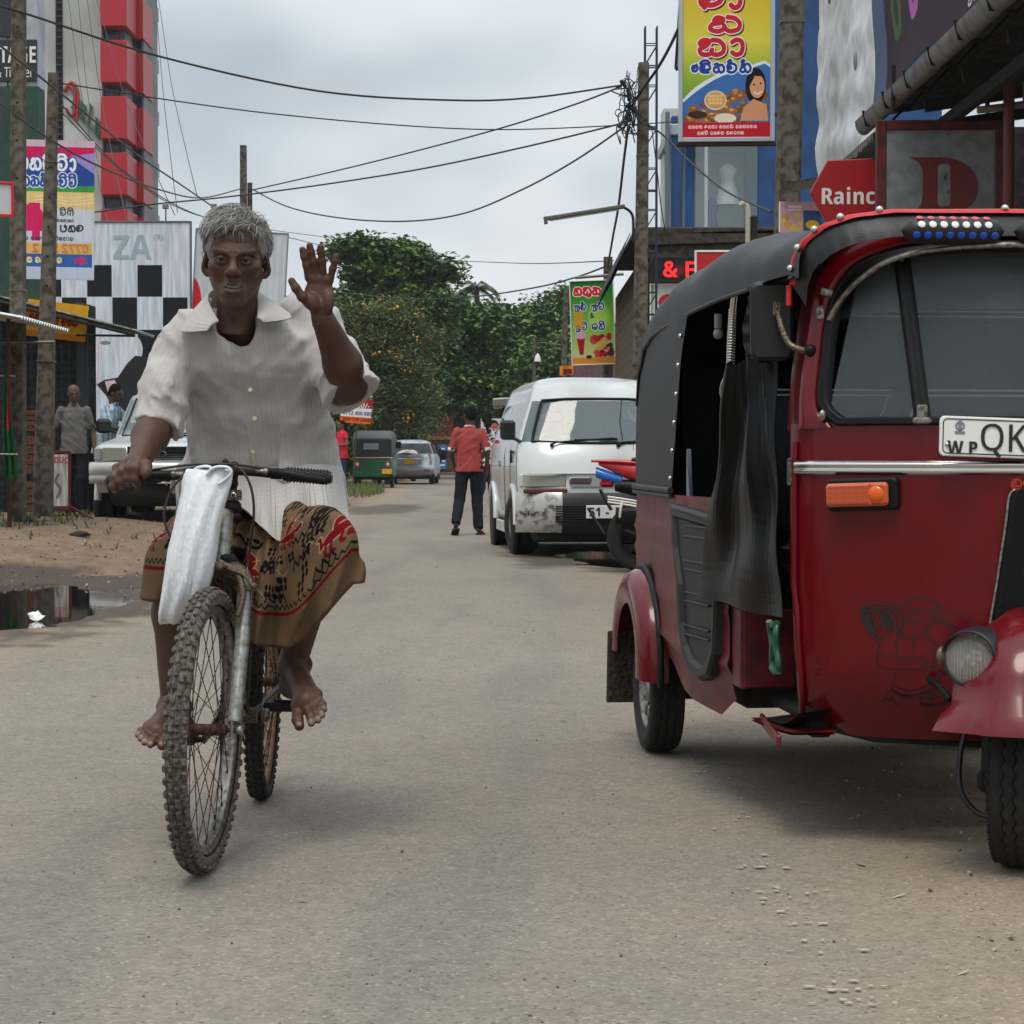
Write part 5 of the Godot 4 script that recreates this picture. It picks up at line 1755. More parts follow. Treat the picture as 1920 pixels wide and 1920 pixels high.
	b.sheet(10,10,func(u: float,v: float) -> Vector3: return V(lerpf(-.55,.55,u),1.40+.10*sin(PI*u),lerpf(-.36,-2.2,v)))
	part("roof_lining",b,M.black,t)
	b = B.new()
	b.tube([V(.02,.5,-.18),V(.0,1.0,-.35)],.02,8)
	b.tube(spline([V(-.33,1.06,-.42),V(-.15,1.04,-.37),V(0,1.03,-.35),V(.15,1.04,-.37),V(.33,1.06,-.42)],3),.014,8)
	b.box(V(0,1.01,-.28),V(.60,.05,.14),.02)
	part("handlebar",b,M.black,t)
	# ---- vinyl curtain, rails, mirror
	b = B.new()
	b.sheet(26,20,func(u: float,v: float) -> Vector3:
		var top := V(lerpf(-.545,-.50,u),1.215-.012*sin(u*9.0),lerpf(-.705,-.50,u))
		var low := V(lerpf(-.575,-.492,u),.565+.006*sin(u*6.0),lerpf(-.985,-.362,u))
		var w := pow(v,.85)
		var p := top.lerp(low,w)
		var fold := .020*sin(u*11.0+v*1.6)*(.9-.45*v)+.010*sin(u*23.0-v*4.0)*(1-v)+.005*sin(u*5+v*13)
		return p+V(-.020-fold,0,fold*.3),true,.003)
	part("curtain",b,M.leather,t)
	b = B.new()
	b.sheet(8,12,func(u: float,v: float) -> Vector3: return V(-.53+.02*u,lerpf(1.225,1.385,v),lerpf(-.69,-.58,u)-.02*v+.008*sin(v*20.0))+V(-.012*sin(u*12+v*4),0,0),true,.003)
	part("curtain_roll",b,M.leather,t)
	b = B.new()
	var rail := [V(-.548,1.40,-.765),V(-.552,1.30,-.795),V(-.552,1.215,-.812)]
	b.tube(spline(rail,8),.0095,10)
	for k in 22:
		var v := k/21.0
		var c := V(-.55,lerpf(1.355,1.20,v),lerpf(-.782,-.813,v))
		b.lathe([U(.0095,-.003),U(.0125,.0),U(.0095,.003)],10,X(I3,c))
	for w in 4:
		var p := []
		for k in 17:
			var v := k/16.0
			var a := TAU*w/4+v*PI*1.3
			var rr := .021*sin(PI*v)
			p.append(V(-.553+cos(a)*rr,lerpf(1.212,1.062,v),lerpf(-.812,-.835,v)+sin(a)*rr))
		b.tube(p,.0042,6)
	b.tube(spline([V(-.553,1.066,-.835),V(-.558,.98,-.85),V(-.566,.82,-.88)],6),.009,10)
	for k in 30:
		var v := k/29.0
		b.lathe([U(.009,-.0025),U(.0115,.0),U(.009,.0025)],8,X(I3,V(lerpf(-.554,-.565,v),lerpf(1.05,.84,v),lerpf(-.838,-.876,v))))
	part("grab_rail",b,M.chrome,t)
	b = B.new()
	b.sheet(6,8,func(u: float,v: float) -> Vector3: return V(-.575+.01*sin(PI*u),lerpf(.80,.985,v),-1.31+(.06*(1-v)+.005)*u),true,.004)
	part("seat_trim",b,mat(Color(.45,.48,.52),.3),t)
	b = B.new();b.tube([V(-.545,1.36,-1.0),V(-.545,1.32,-1.0)],.011,8)
	b.ball(V(-.545,1.305,-1.0),V(.014,.016,.014),10,8)
	part("rail_hook",b,mat(Color(.5,.5,.5),.5),t)
	b = B.new()
	b.prism(round_rect(.108,.200,.022,5),-.018,.014,.010,X(Basis.from_euler(V(.05,-.10,.02)),V(-.522,1.305,-.44)))
	part("mirror",b,M.plastic,t)
	b = B.new()
	b.tube(spline([V(-.512,1.325,-.420),V(-.505,1.285,-.402),V(-.490,1.245,-.385),V(-.462,1.228,-.362),V(-.440,1.226,-.345)],5),.0085,8)
	b.box(V(-.513,1.335,-.424),V(.022,.04,.014),.004)
	part("mirror_arm",b,worn(Color(.60,.55,.45),M.grime,14.0,.45,null,0,.6),t)
	b = B.new();b.ball(V(-.447,1.226,-.342),V(.016,.016,.014),10,8)
	part("mirror_boot",b,M.black,t)
	# green bottle holder inside the step
	b = B.new()
	for s in [-1,1]:
		b.tube(spline([V(-.512+.008*s,.545,-.455+s*.012),V(-.512,.52,-.455+s*.032),V(-.510,.48,-.45+s*.022),V(-.508,.445,-.45+s*.036),V(-.506,.425,-.45+s*.030)],5),.009,6,true,1.0,U(1.0,.7))
	b.tube([V(-.508,.425,-.482),V(-.508,.420,-.45),V(-.508,.425,-.418)],.011,6)
	b.tube([V(-.511,.535,-.475),V(-.511,.54,-.43)],.011,6)
	part("bottle_holder",b,mat(Color(.05,.30,.19),.4),t)
	# ---- front wheel with its mudguard and headlamp, steered to its right
	var steer := Node3D.new(); steer.name = "front_wheel"; t.add_child(steer)
	steer.position = V(-.012,.205,.0)
	steer.rotation.y = deg_to_rad(-27)
	b = B.new();tread_tyre(b,.208,.128,4,1.0)
	part("tyre",b,M.rubber,steer)
	b = B.new()
	for s in [-1,1]:
		b.lathe([U(.128,.0),U(.132,.030),U(.12,.036),U(.10,.018),U(.04,.012),U(.03,.03),U(.0005,.032)],28,X(Basis(Vector3.BACK,-PI/2*s),Vector3.ZERO))
	part("rim",b,mat(Color(.3,.06,.07),.5),steer)
	b = B.new()
	b.tube([V(-.10,.0,.0),V(.06,0,0)],.014,8)
	b.tube([V(-.085,.0,.0),V(-.09,.09,-.05),V(-.07,.26,-.06)],.020,8)
	b.box(V(-.085,-.005,.01),V(.05,.055,.05),.012)
	part("axle_arm",b,M.dark,steer)
	b = B.new()
	b.tube(spline([V(-.105,.20,-.06),V(-.15,.08,-.02),V(-.15,-.03,.01),V(-.10,-.085,.03),V(-.05,-.07,.04)],6),.007,6)
	part("brake_hose",b,M.plastic,steer)
	b = B.new();r0 = []
	for k in 19:
		var a := lerpf(-.02, PI*.98, k/18.0)   # from the front lip over the wheel to the back
		var lip := smoothstep(.35,-.02,a)
		var ring := PackedVector3Array()
		for j in 15:
			var u := -1.0+j/7.0
			var w := .148+.030*lip
			var drop := .070*pow(absf(u),2.6)*(1.0-.6*lip)+.022*smoothstep(.2,.55,absf(u))
			var rr := .262+.035*lip-drop
			ring.append(V(u*w,sin(a)*rr*1.05+.13+.012*lip,cos(a)*rr))
		r0.append(ring)
	b.loft(r0,false)
	part("mudguard",b,M.red,steer)
	var head := Node3D.new(); head.name = "headlamp"; t.add_child(head)
	head.transform = X(Basis.from_euler(V(.02,deg_to_rad(-40),0)),V(-.185,.500,.105))
	b = B.new()
	var zx := X(Basis(Vector3.RIGHT,PI/2),Vector3.ZERO)
	b.lathe([U(.058,.0),U(.064,.006),U(.067,-.004),U(.071,-.03),U(.071,-.06),U(.064,-.10),U(.048,-.145),U(.026,-.18),U(.0005,-.195)],32,zx)
	part("shell",b,M.plastic,head)
	b = B.new();b.lathe([U(.0005,-.045),U(.02,-.042),U(.045,-.025),U(.058,.0)],28,zx)
	part("reflector",b,M.chrome,head)
	b = B.new()
	for q in [[0,0],[1,0],[0,1],[-1,0],[0,-1],[1,1]]: b.ball(V(q[0]*.014+.004,q[1]*.014,-.02),Vector3.ONE*.008,8,6)
	part("bulb",b,mat(Color(.75,.70,.55),.3),head)
	b = B.new();b.lathe([U(.058,.001),U(.05,.008),U(.03,.013),U(.0005,.015)],28,zx)
	for k in 13: b.box(V(-.048+k*.008,0,.0125-.010*pow((k-6)/6.0,2.0)),V(.0014,.09*sqrt(maxf(.05,1.0-pow((k-6)/6.6,2.0))),.002))
	part("lens",b,glass(Color(.7,.7,.66),.35,.08),head)
	b = B.new();r0 = []
	for k in 15:
		var a := lerpf(PI*.08,PI*.98,k/14.0)
		var ring := PackedVector3Array()
		for j in 4: ring.append(V(cos(a)*(.062+.002*j),sin(a)*(.062+.002*j)-.003*j,.003+j*.009*sin(a)))
		r0.append(ring)
	b.loft(r0,false)
	part("lamp_peak",b,M.chrome,head)
	b = B.new();b.ball(V(-.068,.004,-.004),V(.012,.022,.02),10,8)
	part("side_lamp",b,mat(Color(.36,.30,.22),.3),head)
	b = B.new();b.tube(spline([V(-.212,.432,-.11),V(-.205,.42,-.06),V(-.195,.395,.0)],5),.008,6)
	part("wire_loom",b,M.black,t)

# ---------------------------------------------------------------- cars: a skin of rings in plan, with panes where the windows are
const FX := [-1.0,-.97,-.90,-.76,-.5,-.17,.17,.5,.76,.90,.97,1.0]
func car_shell(levels: Array, sides: Array, kind: Callable) -> Dictionary:   # levels: [y, half width, front z, rear z, corner]; sides: shares of the length
	var rings := []
	for l in levels:
		var ring := PackedVector3Array()
		for f in FX: ring.append(V(f*l[1],l[0],l[2]-l[4]*pow(absf(f),5.0)))
		var zf: float = l[2]-l[4]
		var zr: float = l[3]+l[4]
		for s in sides: ring.append(V(l[1],l[0],lerpf(zf,zr,s)))
		for i in FX.size(): ring.append(V(FX[FX.size()-1-i]*l[1],l[0],l[3]+l[4]*pow(absf(FX[i]),5.0)))
		for i in sides.size(): ring.append(V(-l[1],l[0],lerpf(zf,zr,sides[sides.size()-1-i])))
		rings.append(ring)
	var out := {}
	var n: int = rings[0].size()
	for k in rings.size()-1:
		for i in n:
			var j := (i+1) % n
			var what: String = kind.call(k,i)
			if not out.has(what):
				out[what] = B.new()
				if what == "body": out[what].smooth()
			var b: B = out[what]
			b.st.set_smooth_group(0)
			b.quad(rings[k][i],rings[k][j],rings[k+1][j],rings[k+1][i])
	var top: B = out["body"]
	top.st.set_smooth_group(0)
	top.fan(rings[rings.size()-1],false)
	top.fan(rings[0],true)
	return out

func road_wheel(parent: Node3D,at: Vector3,r: float,w: float,turn: float,side: float,rim_m: Material):
	var o := Node3D.new()
	o.name = "wheel" if not parent.has_node("wheel") else "wheel_%03d" % parent.get_child_count()
	parent.add_child(o)
	o.position = at; o.rotation.y = turn
	var b := B.new()
	b.lathe([U(r*.62,-w*.42),U(r*.8,-w*.5),U(r*.95,-w*.46),U(r,-w*.36),U(r,-w*.13),U(r*.97,-w*.11),U(r,-w*.09),U(r,w*.09),U(r*.97,w*.11),U(r,w*.13),U(r,w*.36),U(r*.95,w*.46),U(r*.8,w*.5),U(r*.62,w*.42)],40,X(Basis(Vector3.BACK,-PI/2),Vector3.ZERO))
	part("tyre",b,M.rubber,o)
	b = B.new()
	b.lathe([U(r*.64,w*.40),U(r*.58,w*.36),U(r*.52,w*.16),U(r*.2,w*.10),U(r*.16,w*.22),U(.001,w*.24)],28,X(Basis(Vector3.BACK,-PI/2*side),Vector3.ZERO))
	for k in 6:
		var a := TAU*k/6
		b.box(V(side*w*.2,cos(a)*r*.36,sin(a)*r*.36),V(w*.1,r*.34,r*.13),.008,Basis(Vector3.RIGHT,a))
	part("rim",b,rim_m,o)

func make_van():
	var t := thing("white_van","white high-roof van parked facing the camera beyond the red three-wheeler","van",V(.80,0,-20.9),deg_to_rad(5.5))
	var sides := [.0,.06,.16,.24,.26,.44,.46,.68,.70,.93,1.0]
	var nf := FX.size(); var ns := sides.size()
	var lv := [[.30,.76,.70,-2.62,.16],[.42,.79,.74,-2.66,.16],[.62,.80,.745,-2.66,.16],[.80,.805,.73,-2.66,.17],[.95,.80,.675,-2.65,.17],[1.085,.785,.60,-2.64,.17],[1.10,.78,.585,-2.64,.17],[1.30,.715,.45,-2.60,.15],[1.50,.645,.315,-2.56,.13],[1.53,.632,.29,-2.55,.13],[1.60,.61,.22,-2.53,.13],[1.67,.575,.10,-2.48,.14],[1.725,.50,-.12,-2.38,.16],[1.755,.36,-.4,-2.2,.16],[1.765,.1,-.8,-1.8,.05]]
	var kind := func(k: int,i: int) -> String:
		var glassy := k >= 6 and k <= 7
		if glassy and i >= 1 and i <= nf-3: return "windscreen"
		var s := i-nf+0
		var m := 2*nf+2*ns
		var q := -1
		if i >= nf and i < nf+ns-1: q = i-nf
		elif i >= 2*nf+ns and i < m-1: q = ns-2-(i-2*nf-ns)
		if glassy and q >= 0 and (q == 1 or q == 2 or q == 4 or q == 6 or q == 8): return "side_window"
		if glassy and i >= nf+ns+2 and i <= nf+ns+nf-4: return "rear_window"
		return "body"
	var sh := car_shell(lv,sides,kind)
	part("body",sh["body"],M.white_paint,t)
	part("windscreen",sh["windscreen"],M.car_glass,t)
	part("side_window",sh["side_window"],M.tint2,t)
	part("rear_window",sh["rear_window"],M.tint2,t)
	var zf := func(y: float) -> float:
		for k in lv.size()-1:
			if y <= lv[k+1][0]: return lerpf(lv[k][2],lv[k+1][2],(y-lv[k][0])/(lv[k+1][0]-lv[k][0]))
		return lv[-1][2]
	var on := func(x: float,y: float,out: float) -> Vector3: return V(x,y,zf.call(y)-.165*pow(absf(x)/.78,5.0)+out)
	var b := B.new()   # rubber round the windscreen
	var loop := []
	for q in [[-.66,1.105],[-.64,1.20],[-.575,1.42],[-.54,1.505],[-.30,1.52],[0,1.522],[.30,1.52],[.54,1.505],[.575,1.42],[.64,1.20],[.66,1.105],[.3,1.092],[0,1.09],[-.3,1.092],[-.66,1.105]]: loop.append(on.call(q[0],q[1],.006))
	b.tube(loop,.014,6)
	part("window_seal",b,M.black,t)
	b = B.new()   # crease between bonnet and roof cap, panel gaps
	for x in [.30]: b.tube([on.call(x,.82,.003),on.call(x+.01,1.08,.003)],.002,4)
	for s in [-1,1]:
		for q in [.02,.245,.45]:
			var p := []
			for y in [.36,.62,.80,.95,1.09]:
				for k in lv.size():
					if lv[k][0] >= y:
						p.append(V(s*(lv[k][1]+.001),y,lerpf(lv[k][2]-.17,lv[k][3]+.17,q)))
						break
			b.tube(p,.004,4)
		b.tube([V(s*.802,.86,.3),V(s*.802,.86,-2.4)],.003,4)
	part("panel_gap",b,M.dark,t)
	for s in [-1,1]:
		b = B.new();b.prism(PackedVector2Array([U(-.20,-.065),U(.20,-.06),U(.20,.055),U(-.20,.065)]),-.03,.02,.01,X(Basis(Vector3.UP,s*.10),on.call(s*.555,.73,.0)))
		part("headlamp",b,M.lampglass,t)
		b = B.new();b.box(on.call(s*.745,.73,-.035),V(.05,.125,.12),.01,Basis(Vector3.UP,s*.6))
		part("corner_lamp",b,mat(Color(.75,.76,.74),.2),t)
		b = B.new();b.box(on.call(s*.555,.632,.012),V(.42,.05,.05),.012,Basis(Vector3.UP,s*.10))
		part("lamp_trim",b,mat(Color(.33,.16,.10),.5),t)
		b = B.new();b.prism(round_rect(.22,.07,.025),-.02,.015,.008,X(I3,on.call(s*.22,.73,.012)))
		part("fog_lamp",b,M.chrome,t)
		b = B.new();b.box(V(s*.885,1.215,.42),V(.15,.19,.07),.025,Basis(Vector3.UP,s*-.2))
		b.tube([V(s*.83,1.14,.42),V(s*.76,1.10,.44)],.018,6)
		part("mirror",b,M.plastic,t)
		b = B.new()   # wheel arch lip: white, standing out
		for zz in [.0,-2.2]:
			var p := []
			for k in 11: p.append(V(s*.795,.30+sin(PI*k/10.0)*.37,zz+cos(PI*k/10.0)*.37))
			b.tube(p,.035,8)
		part("wheel_arch",b,M.white_paint,t)
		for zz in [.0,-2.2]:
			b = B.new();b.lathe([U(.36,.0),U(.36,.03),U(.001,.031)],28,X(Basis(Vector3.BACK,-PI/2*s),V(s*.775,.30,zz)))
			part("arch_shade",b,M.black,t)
		b = B.new();b.box(V(s*.79,.24,-1.1),V(.03,.12,1.3),.01)
		part("sill",b,M.white_paint,t)
		b = B.new()
		b.box(V(s*.81,.96,-.05),V(.02,.13,.025),.006); b.box(V(s*.806,1.0,.10),V(.012,.03,.03),.004)
		part("door_handle",b,M.black,t)
		b = B.new()
		for k in 4: b.box(V(s*.803,.865+k*.016,-1.35),V(.01,.006,.28))
		part("side_vent",b,M.dark,t)
		b = B.new();b.box(V(s*.70,.22,-2.45),V(.2,.24,.015))
		part("mud_flap",b,M.black,t)
		road_wheel(t,V(s*.70,.30,.0),.30,.20,deg_to_rad(14),s,M.alu)
		road_wheel(t,V(s*.70,.30,-2.2),.30,.20,0,s,M.alu)
	b = B.new();b.box(on.call(0,.73,.004),V(.62,.125,.03),.006)
	part("grille_panel",b,mat(Color(.62,.63,.64),.4),t)
	b = B.new();b.box(on.call(0,.797,.014),V(1.44,.012,.03),.004)
	part("chrome_strip",b,M.chrome,t)
	# chipped bumper: bare metal at the corners, black middle
	var bump := func(x0: float,x1: float,y0: float,y1: float,out: float) -> B:
		var g := B.new()
		var rr := []
		for k in 25:
			var x := lerpf(x0,x1,k/24.0)
			var ring := PackedVector3Array()
			for j in 9:
				var v := j/8.0
				var y := lerpf(y0,y1,v)
				ring.append(V(x,y,.80+out+.045*pow(sin(PI*v),.5)-.21*pow(absf(x)/.80,4.0)))
			rr.append(ring)
		g.loft(rr,false)
		return g
	var chip := noise_tex(.02,[[.0,Color(.10,.10,.10)],[.24,Color(.16,.16,.16)],[.28,Color(.66,.65,.62)],[.7,Color(.74,.73,.70)],[.78,Color(.5,.48,.44)],[1.0,Color(.7,.7,.67)]],512,FastNoiseLite.TYPE_SIMPLEX,4,44)
	part("bumper",bump.call(-.83,-.40,.235,.62,.0),worn(Color.WHITE,chip,.42,.32,null,0,.35),t)
	part("bumper",bump.call(.40,.83,.235,.62,.0),worn(Color.WHITE,chip,.42,.32,null,0,.35),t)
	part("bumper_middle",bump.call(-.405,.405,.225,.615,-.004),M.plastic,t)
	for k in 7:
		b = B.new();b.box(V(0,.345+k*.024,.838),V(.94,.010,.03),.003)
		part("grille_bar",b,M.black,t)
	b = B.new();b.box(V(-.01,.435,.868),V(.34,.125,.012),.003)
	part("number_plate",b,M.white_print,t)
	lettering("51",.082,M.ink,t,X(I3,V(-.095,.433,.876)),true,.004)
	lettering("-",.082,M.ink,t,X(I3,V(.02,.433,.876)),true,.004)
	for q in [[-.48,.16],[.16,.82]]:
		b = B.new()
		b.tube([on.call(q[0],1.075,.02),on.call(q[0]+.05,1.098,.03),on.call(q[1]-.05,1.135,.03),on.call(q[1],1.13,.03)],[.012,.009,.012,.007],6)
		b.tube([on.call(q[0]+.22,1.118,.03),on.call(q[1],1.128,.024)],.011,6)
		b.ball(on.call(q[0],1.07,.02),Vector3.ONE*.02,8,6)
		part("wiper",b,M.black,t)
	b = B.new();b.tube([on.call(.24,1.52,.01),on.call(.20,1.3,.012),on.call(.21,1.12,.012)],.004,5)
	part("aerial_wire",b,M.black,t)
	b = B.new()
	for q in [[-.36,-.15],[.36,-.15],[-.36,-1.0],[.36,-1.0],[0,-1.0]]:
		b.box(V(q[0],.90,q[1]-.15),V(.42,.55,.12),.05)
		b.box(V(q[0],1.25,q[1]-.18),V(.24,.16,.08),.03)
	part("seat",b,mat(Color(.30,.30,.31),.9),t)
	b = B.new();b.box(V(0,1.02,.34),V(1.32,.12,.34),.04)
	part("dashboard",b,mat(Color(.25,.25,.26),.8),t)
	b = B.new()
	var sw := []
	for k in 25: sw.append(V(-.36+cos(TAU*k/24)*.19,1.10+sin(TAU*k/24)*.12,.16-sin(TAU*k/24)*.12))
	b.tube(sw,.013,6)
	part("steering_wheel",b,M.black,t)
	b = B.new();b.sheet(8,5,func(u: float,v: float) -> Vector3: return V(-.30+.34*u,1.09+.02*sin(u*9+v*4),.36+.14*v),true,.002)
	part("newspaper",b,M.white_print,t)
	b = B.new();b.ball(V(-.37,1.36,-.32),V(.11,.06,.06),12,8)
	part("headrest_cover",b,mat(Color(.80,.50,.34),.9),t)
	b = B.new();b.box(V(0,1.15,-2.42),V(1.2,.9,.03)); b.box(V(0,.62,-.9),V(1.5,.05,3.0)); b.box(V(0,1.58,-1.1),V(1.1,.03,2.4))
	part("lining",b,mat(Color(.28,.28,.28),.9),t)
	b = B.new();b.box(V(0,.20,-.9),V(1.3,.12,3.2),.03)
	part("underbody",b,M.dark,t)

func make_suv():
	var t := thing("white_off_roader","silver white off-road car parked on the dirt behind the cyclist's elbow","car",V(-4.42,.0,-27.35),deg_to_rad(1.5))
	var sides := [.0,.1,.22,.27,.45,.47,.66,.68,.90,1.0]
	var nf := FX.size(); var ns := sides.size()
	var lv := [[.50,.84,.70,-3.55,.10],[.62,.86,.72,-3.56,.10],[.90,.865,.72,-3.56,.09],[1.075,.86,.69,-3.55,.08],[1.12,.82,.60,-3.54,.08],[1.155,.79,.25,-3.52,.06],[1.20,.79,-.42,-3.50,.06],[1.24,.785,-.47,-3.50,.06],[1.50,.735,-.80,-3.46,.06],[1.72,.685,-1.06,-3.42,.06],[1.77,.665,-1.14,-3.40,.07],[1.82,.58,-1.3,-3.32,.08],[1.835,.3,-1.6,-3.0,.08]]
	var kind := func(k: int,i: int) -> String:
		var g := k >= 7 and k <= 8
		if g and i >= 1 and i <= nf-3: return "windscreen"
		var q := -1
		if i >= nf and i < nf+ns-1: q = i-nf
		elif i >= 2*nf+ns and i < 2*nf+2*ns-1: q = ns-2-(i-2*nf-ns)
		if g and (q == 1 or q == 3 or q == 5 or q == 7): return "side_window"
		if g and i >= nf+ns+2 and i <= nf+ns+nf-4: return "rear_window"
		return "body"
	var sh := car_shell(lv,sides,kind)
	var silver := worn(Color(.76,.775,.765),M.dustn,.8,.28,null,0,.25)
	silver.clearcoat_enabled = true; silver.clearcoat = .5
	part("body",sh["body"],silver,t)
	for n in ["windscreen","side_window","rear_window"]: part(n,sh[n],M.car_glass,t)
	var b := B.new()
	for s in [-1,1]: b.tube([V(s*.45,1.10,.60),V(s*.5,1.165,.2),V(s*.55,1.20,-.42)],.018,6)
	part("bonnet_ridge",b,silver,t)
	b = B.new()
	for s in [-1,1]: b.tube([V(s*.70,1.235,-.50),V(s*.60,1.73,-1.08)],.012,6)
	b.tube([V(-.70,1.235,-.49),V(0,1.235,-.44),V(.70,1.235,-.49)],.012,6)
	b.tube([V(-.60,1.73,-1.09),V(.60,1.73,-1.09)],.012,6)
	part("window_seal",b,M.black,t)
	for s in [-1,1]:
		b = B.new();b.prism(round_rect(.30,.175,.02),-.05,.02,.012,X(Basis(Vector3.UP,s*.05),V(s*.615,.99,.70)))
		part("headlamp",b,M.lampglass,t)
		b = B.new();b.lathe([U(.001,-.03),U(.05,-.02),U(.075,.0)],20,X(Basis(Vector3.RIGHT,PI/2),V(s*.60,.99,.705)))
		part("reflector",b,M.chrome,t)
		b = B.new();b.box(V(s*.82,.99,.62),V(.09,.17,.16),.02)
		part("corner_lamp",b,mat(Color(.6,.61,.6),.2),t)
		b = B.new();b.box(V(s*.95,1.36,-.55),V(.20,.19,.10),.035,Basis(Vector3.UP,s*-.25))
		b.tube([V(s*.87,1.30,-.57),V(s*.78,1.27,-.60)],.02,6)
		part("mirror",b,M.plastic,t)
		b = B.new()
		for zz in [.0,-2.65]:
			var p := []
			for k in 11: p.append(V(s*.865,.40+sin(PI*k/10.0)*.43,zz+cos(PI*k/10.0)*.45))
			b.tube(p,.05,8)
		part("wheel_arch",b,silver,t)
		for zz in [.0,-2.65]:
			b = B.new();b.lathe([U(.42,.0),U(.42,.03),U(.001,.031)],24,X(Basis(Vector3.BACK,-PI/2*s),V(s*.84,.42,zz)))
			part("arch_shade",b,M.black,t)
		road_wheel(t,V(s*.775,.37,.0),.37,.26,deg_to_rad(-7),s,M.alu)
		road_wheel(t,V(s*.745,.37,-2.65),.37,.26,0,s,M.alu)
	for k in 7:
		b = B.new();b.box(V(0,.925+k*.023,.715),V(.88,.011,.04),.003)
		part("grille_bar",b,M.black,t)
	b = B.new();b.box(V(0,.99,.69),V(.90,.19,.03),.005)
	part("grille_back",b,M.dark,t)
	b = B.new();b.lathe([U(.032,-.01),U(.042,.0),U(.032,.01)],20,X(Basis(Vector3.RIGHT,PI/2).scaled(V(1.3,1,1)),V(0,.99,.745)))
	part("badge",b,M.chrome,t)
	b = B.new()
	var rr := []
	for k in 25:
		var x := lerpf(-.94,.94,k/24.0)
		var ring := PackedVector3Array()
		for q in [[.615,-.04],[.62,.03],[.70,.05],[.735,.035],[.745,.05],[.86,.045],[.885,.01],[.89,-.05]]: ring.append(V(x,q[0],.80+q[1]-.20*pow(absf(x)/.94,5.0)))
		rr.append(ring)
	b.loft(rr,false)
	part("bumper",b,silver,t)
	b = B.new()
	for s in [-1,1]: b.box(V(s*.42,.81,.835),V(.16,.05,.02),.006)
	part("bumper_slot",b,M.black,t)
	b = B.new();rr = []
	for k in 19:
		var x := lerpf(-.72,.72,k/18.0)
		var ring := PackedVector3Array()
		for q in [[.62,.02],[.50,.03],[.36,.0],[.33,-.2],[.32,-.5]]: ring.append(V(x*(1.0-.12*(.62-q[0])/.3),q[0],.78+q[1]-.16*pow(absf(x)/.8,4.0)))
		ring.reverse()
		rr.append(ring)
	b.loft(rr,false)
	part("skid_plate",b,M.dark,t)
	b = B.new();b.box(V(.02,.68,.862),V(.52,.12,.012),.004)
	part("number_plate",b,M.white_print,t)
	lettering("17 - 4380",.085,M.ink,t,X(Basis.from_scale(V(.9,1,1)),V(.02,.678,.869)),true,.004)
	b = B.new()
	for x in [-.38,.38]:
		b.box(V(x,1.15,-1.45),V(.5,.62,.14),.05); b.box(V(x,1.52,-1.48),V(.27,.18,.1),.04)
	part("seat",b,mat(Color(.22,.22,.22),.9),t)
	b = B.new();b.box(V(0,1.18,-.72),V(1.4,.12,.4),.05)
	part("dashboard",b,M.plastic,t)
	b = B.new();b.tube([V(-.5,1.27,-.46),V(.0,1.30,-.50)],.012,6); b.tube([V(.1,1.26,-.44),V(.6,1.30,-.52)],.012,6)
	part("wiper",b,M.black,t)
	b = B.new()
	for s in [-1,1]: b.tube([V(s*.60,1.86,-1.35),V(s*.60,1.885,-1.5),V(s*.60,1.885,-3.0),V(s*.60,1.85,-3.2)],.02,8)
	part("roof_rail",b,M.alu,t)
	b = B.new();b.box(V(0,.42,-1.4),V(1.2,.16,3.8),.04)
	part("underbody",b,M.dark,t)

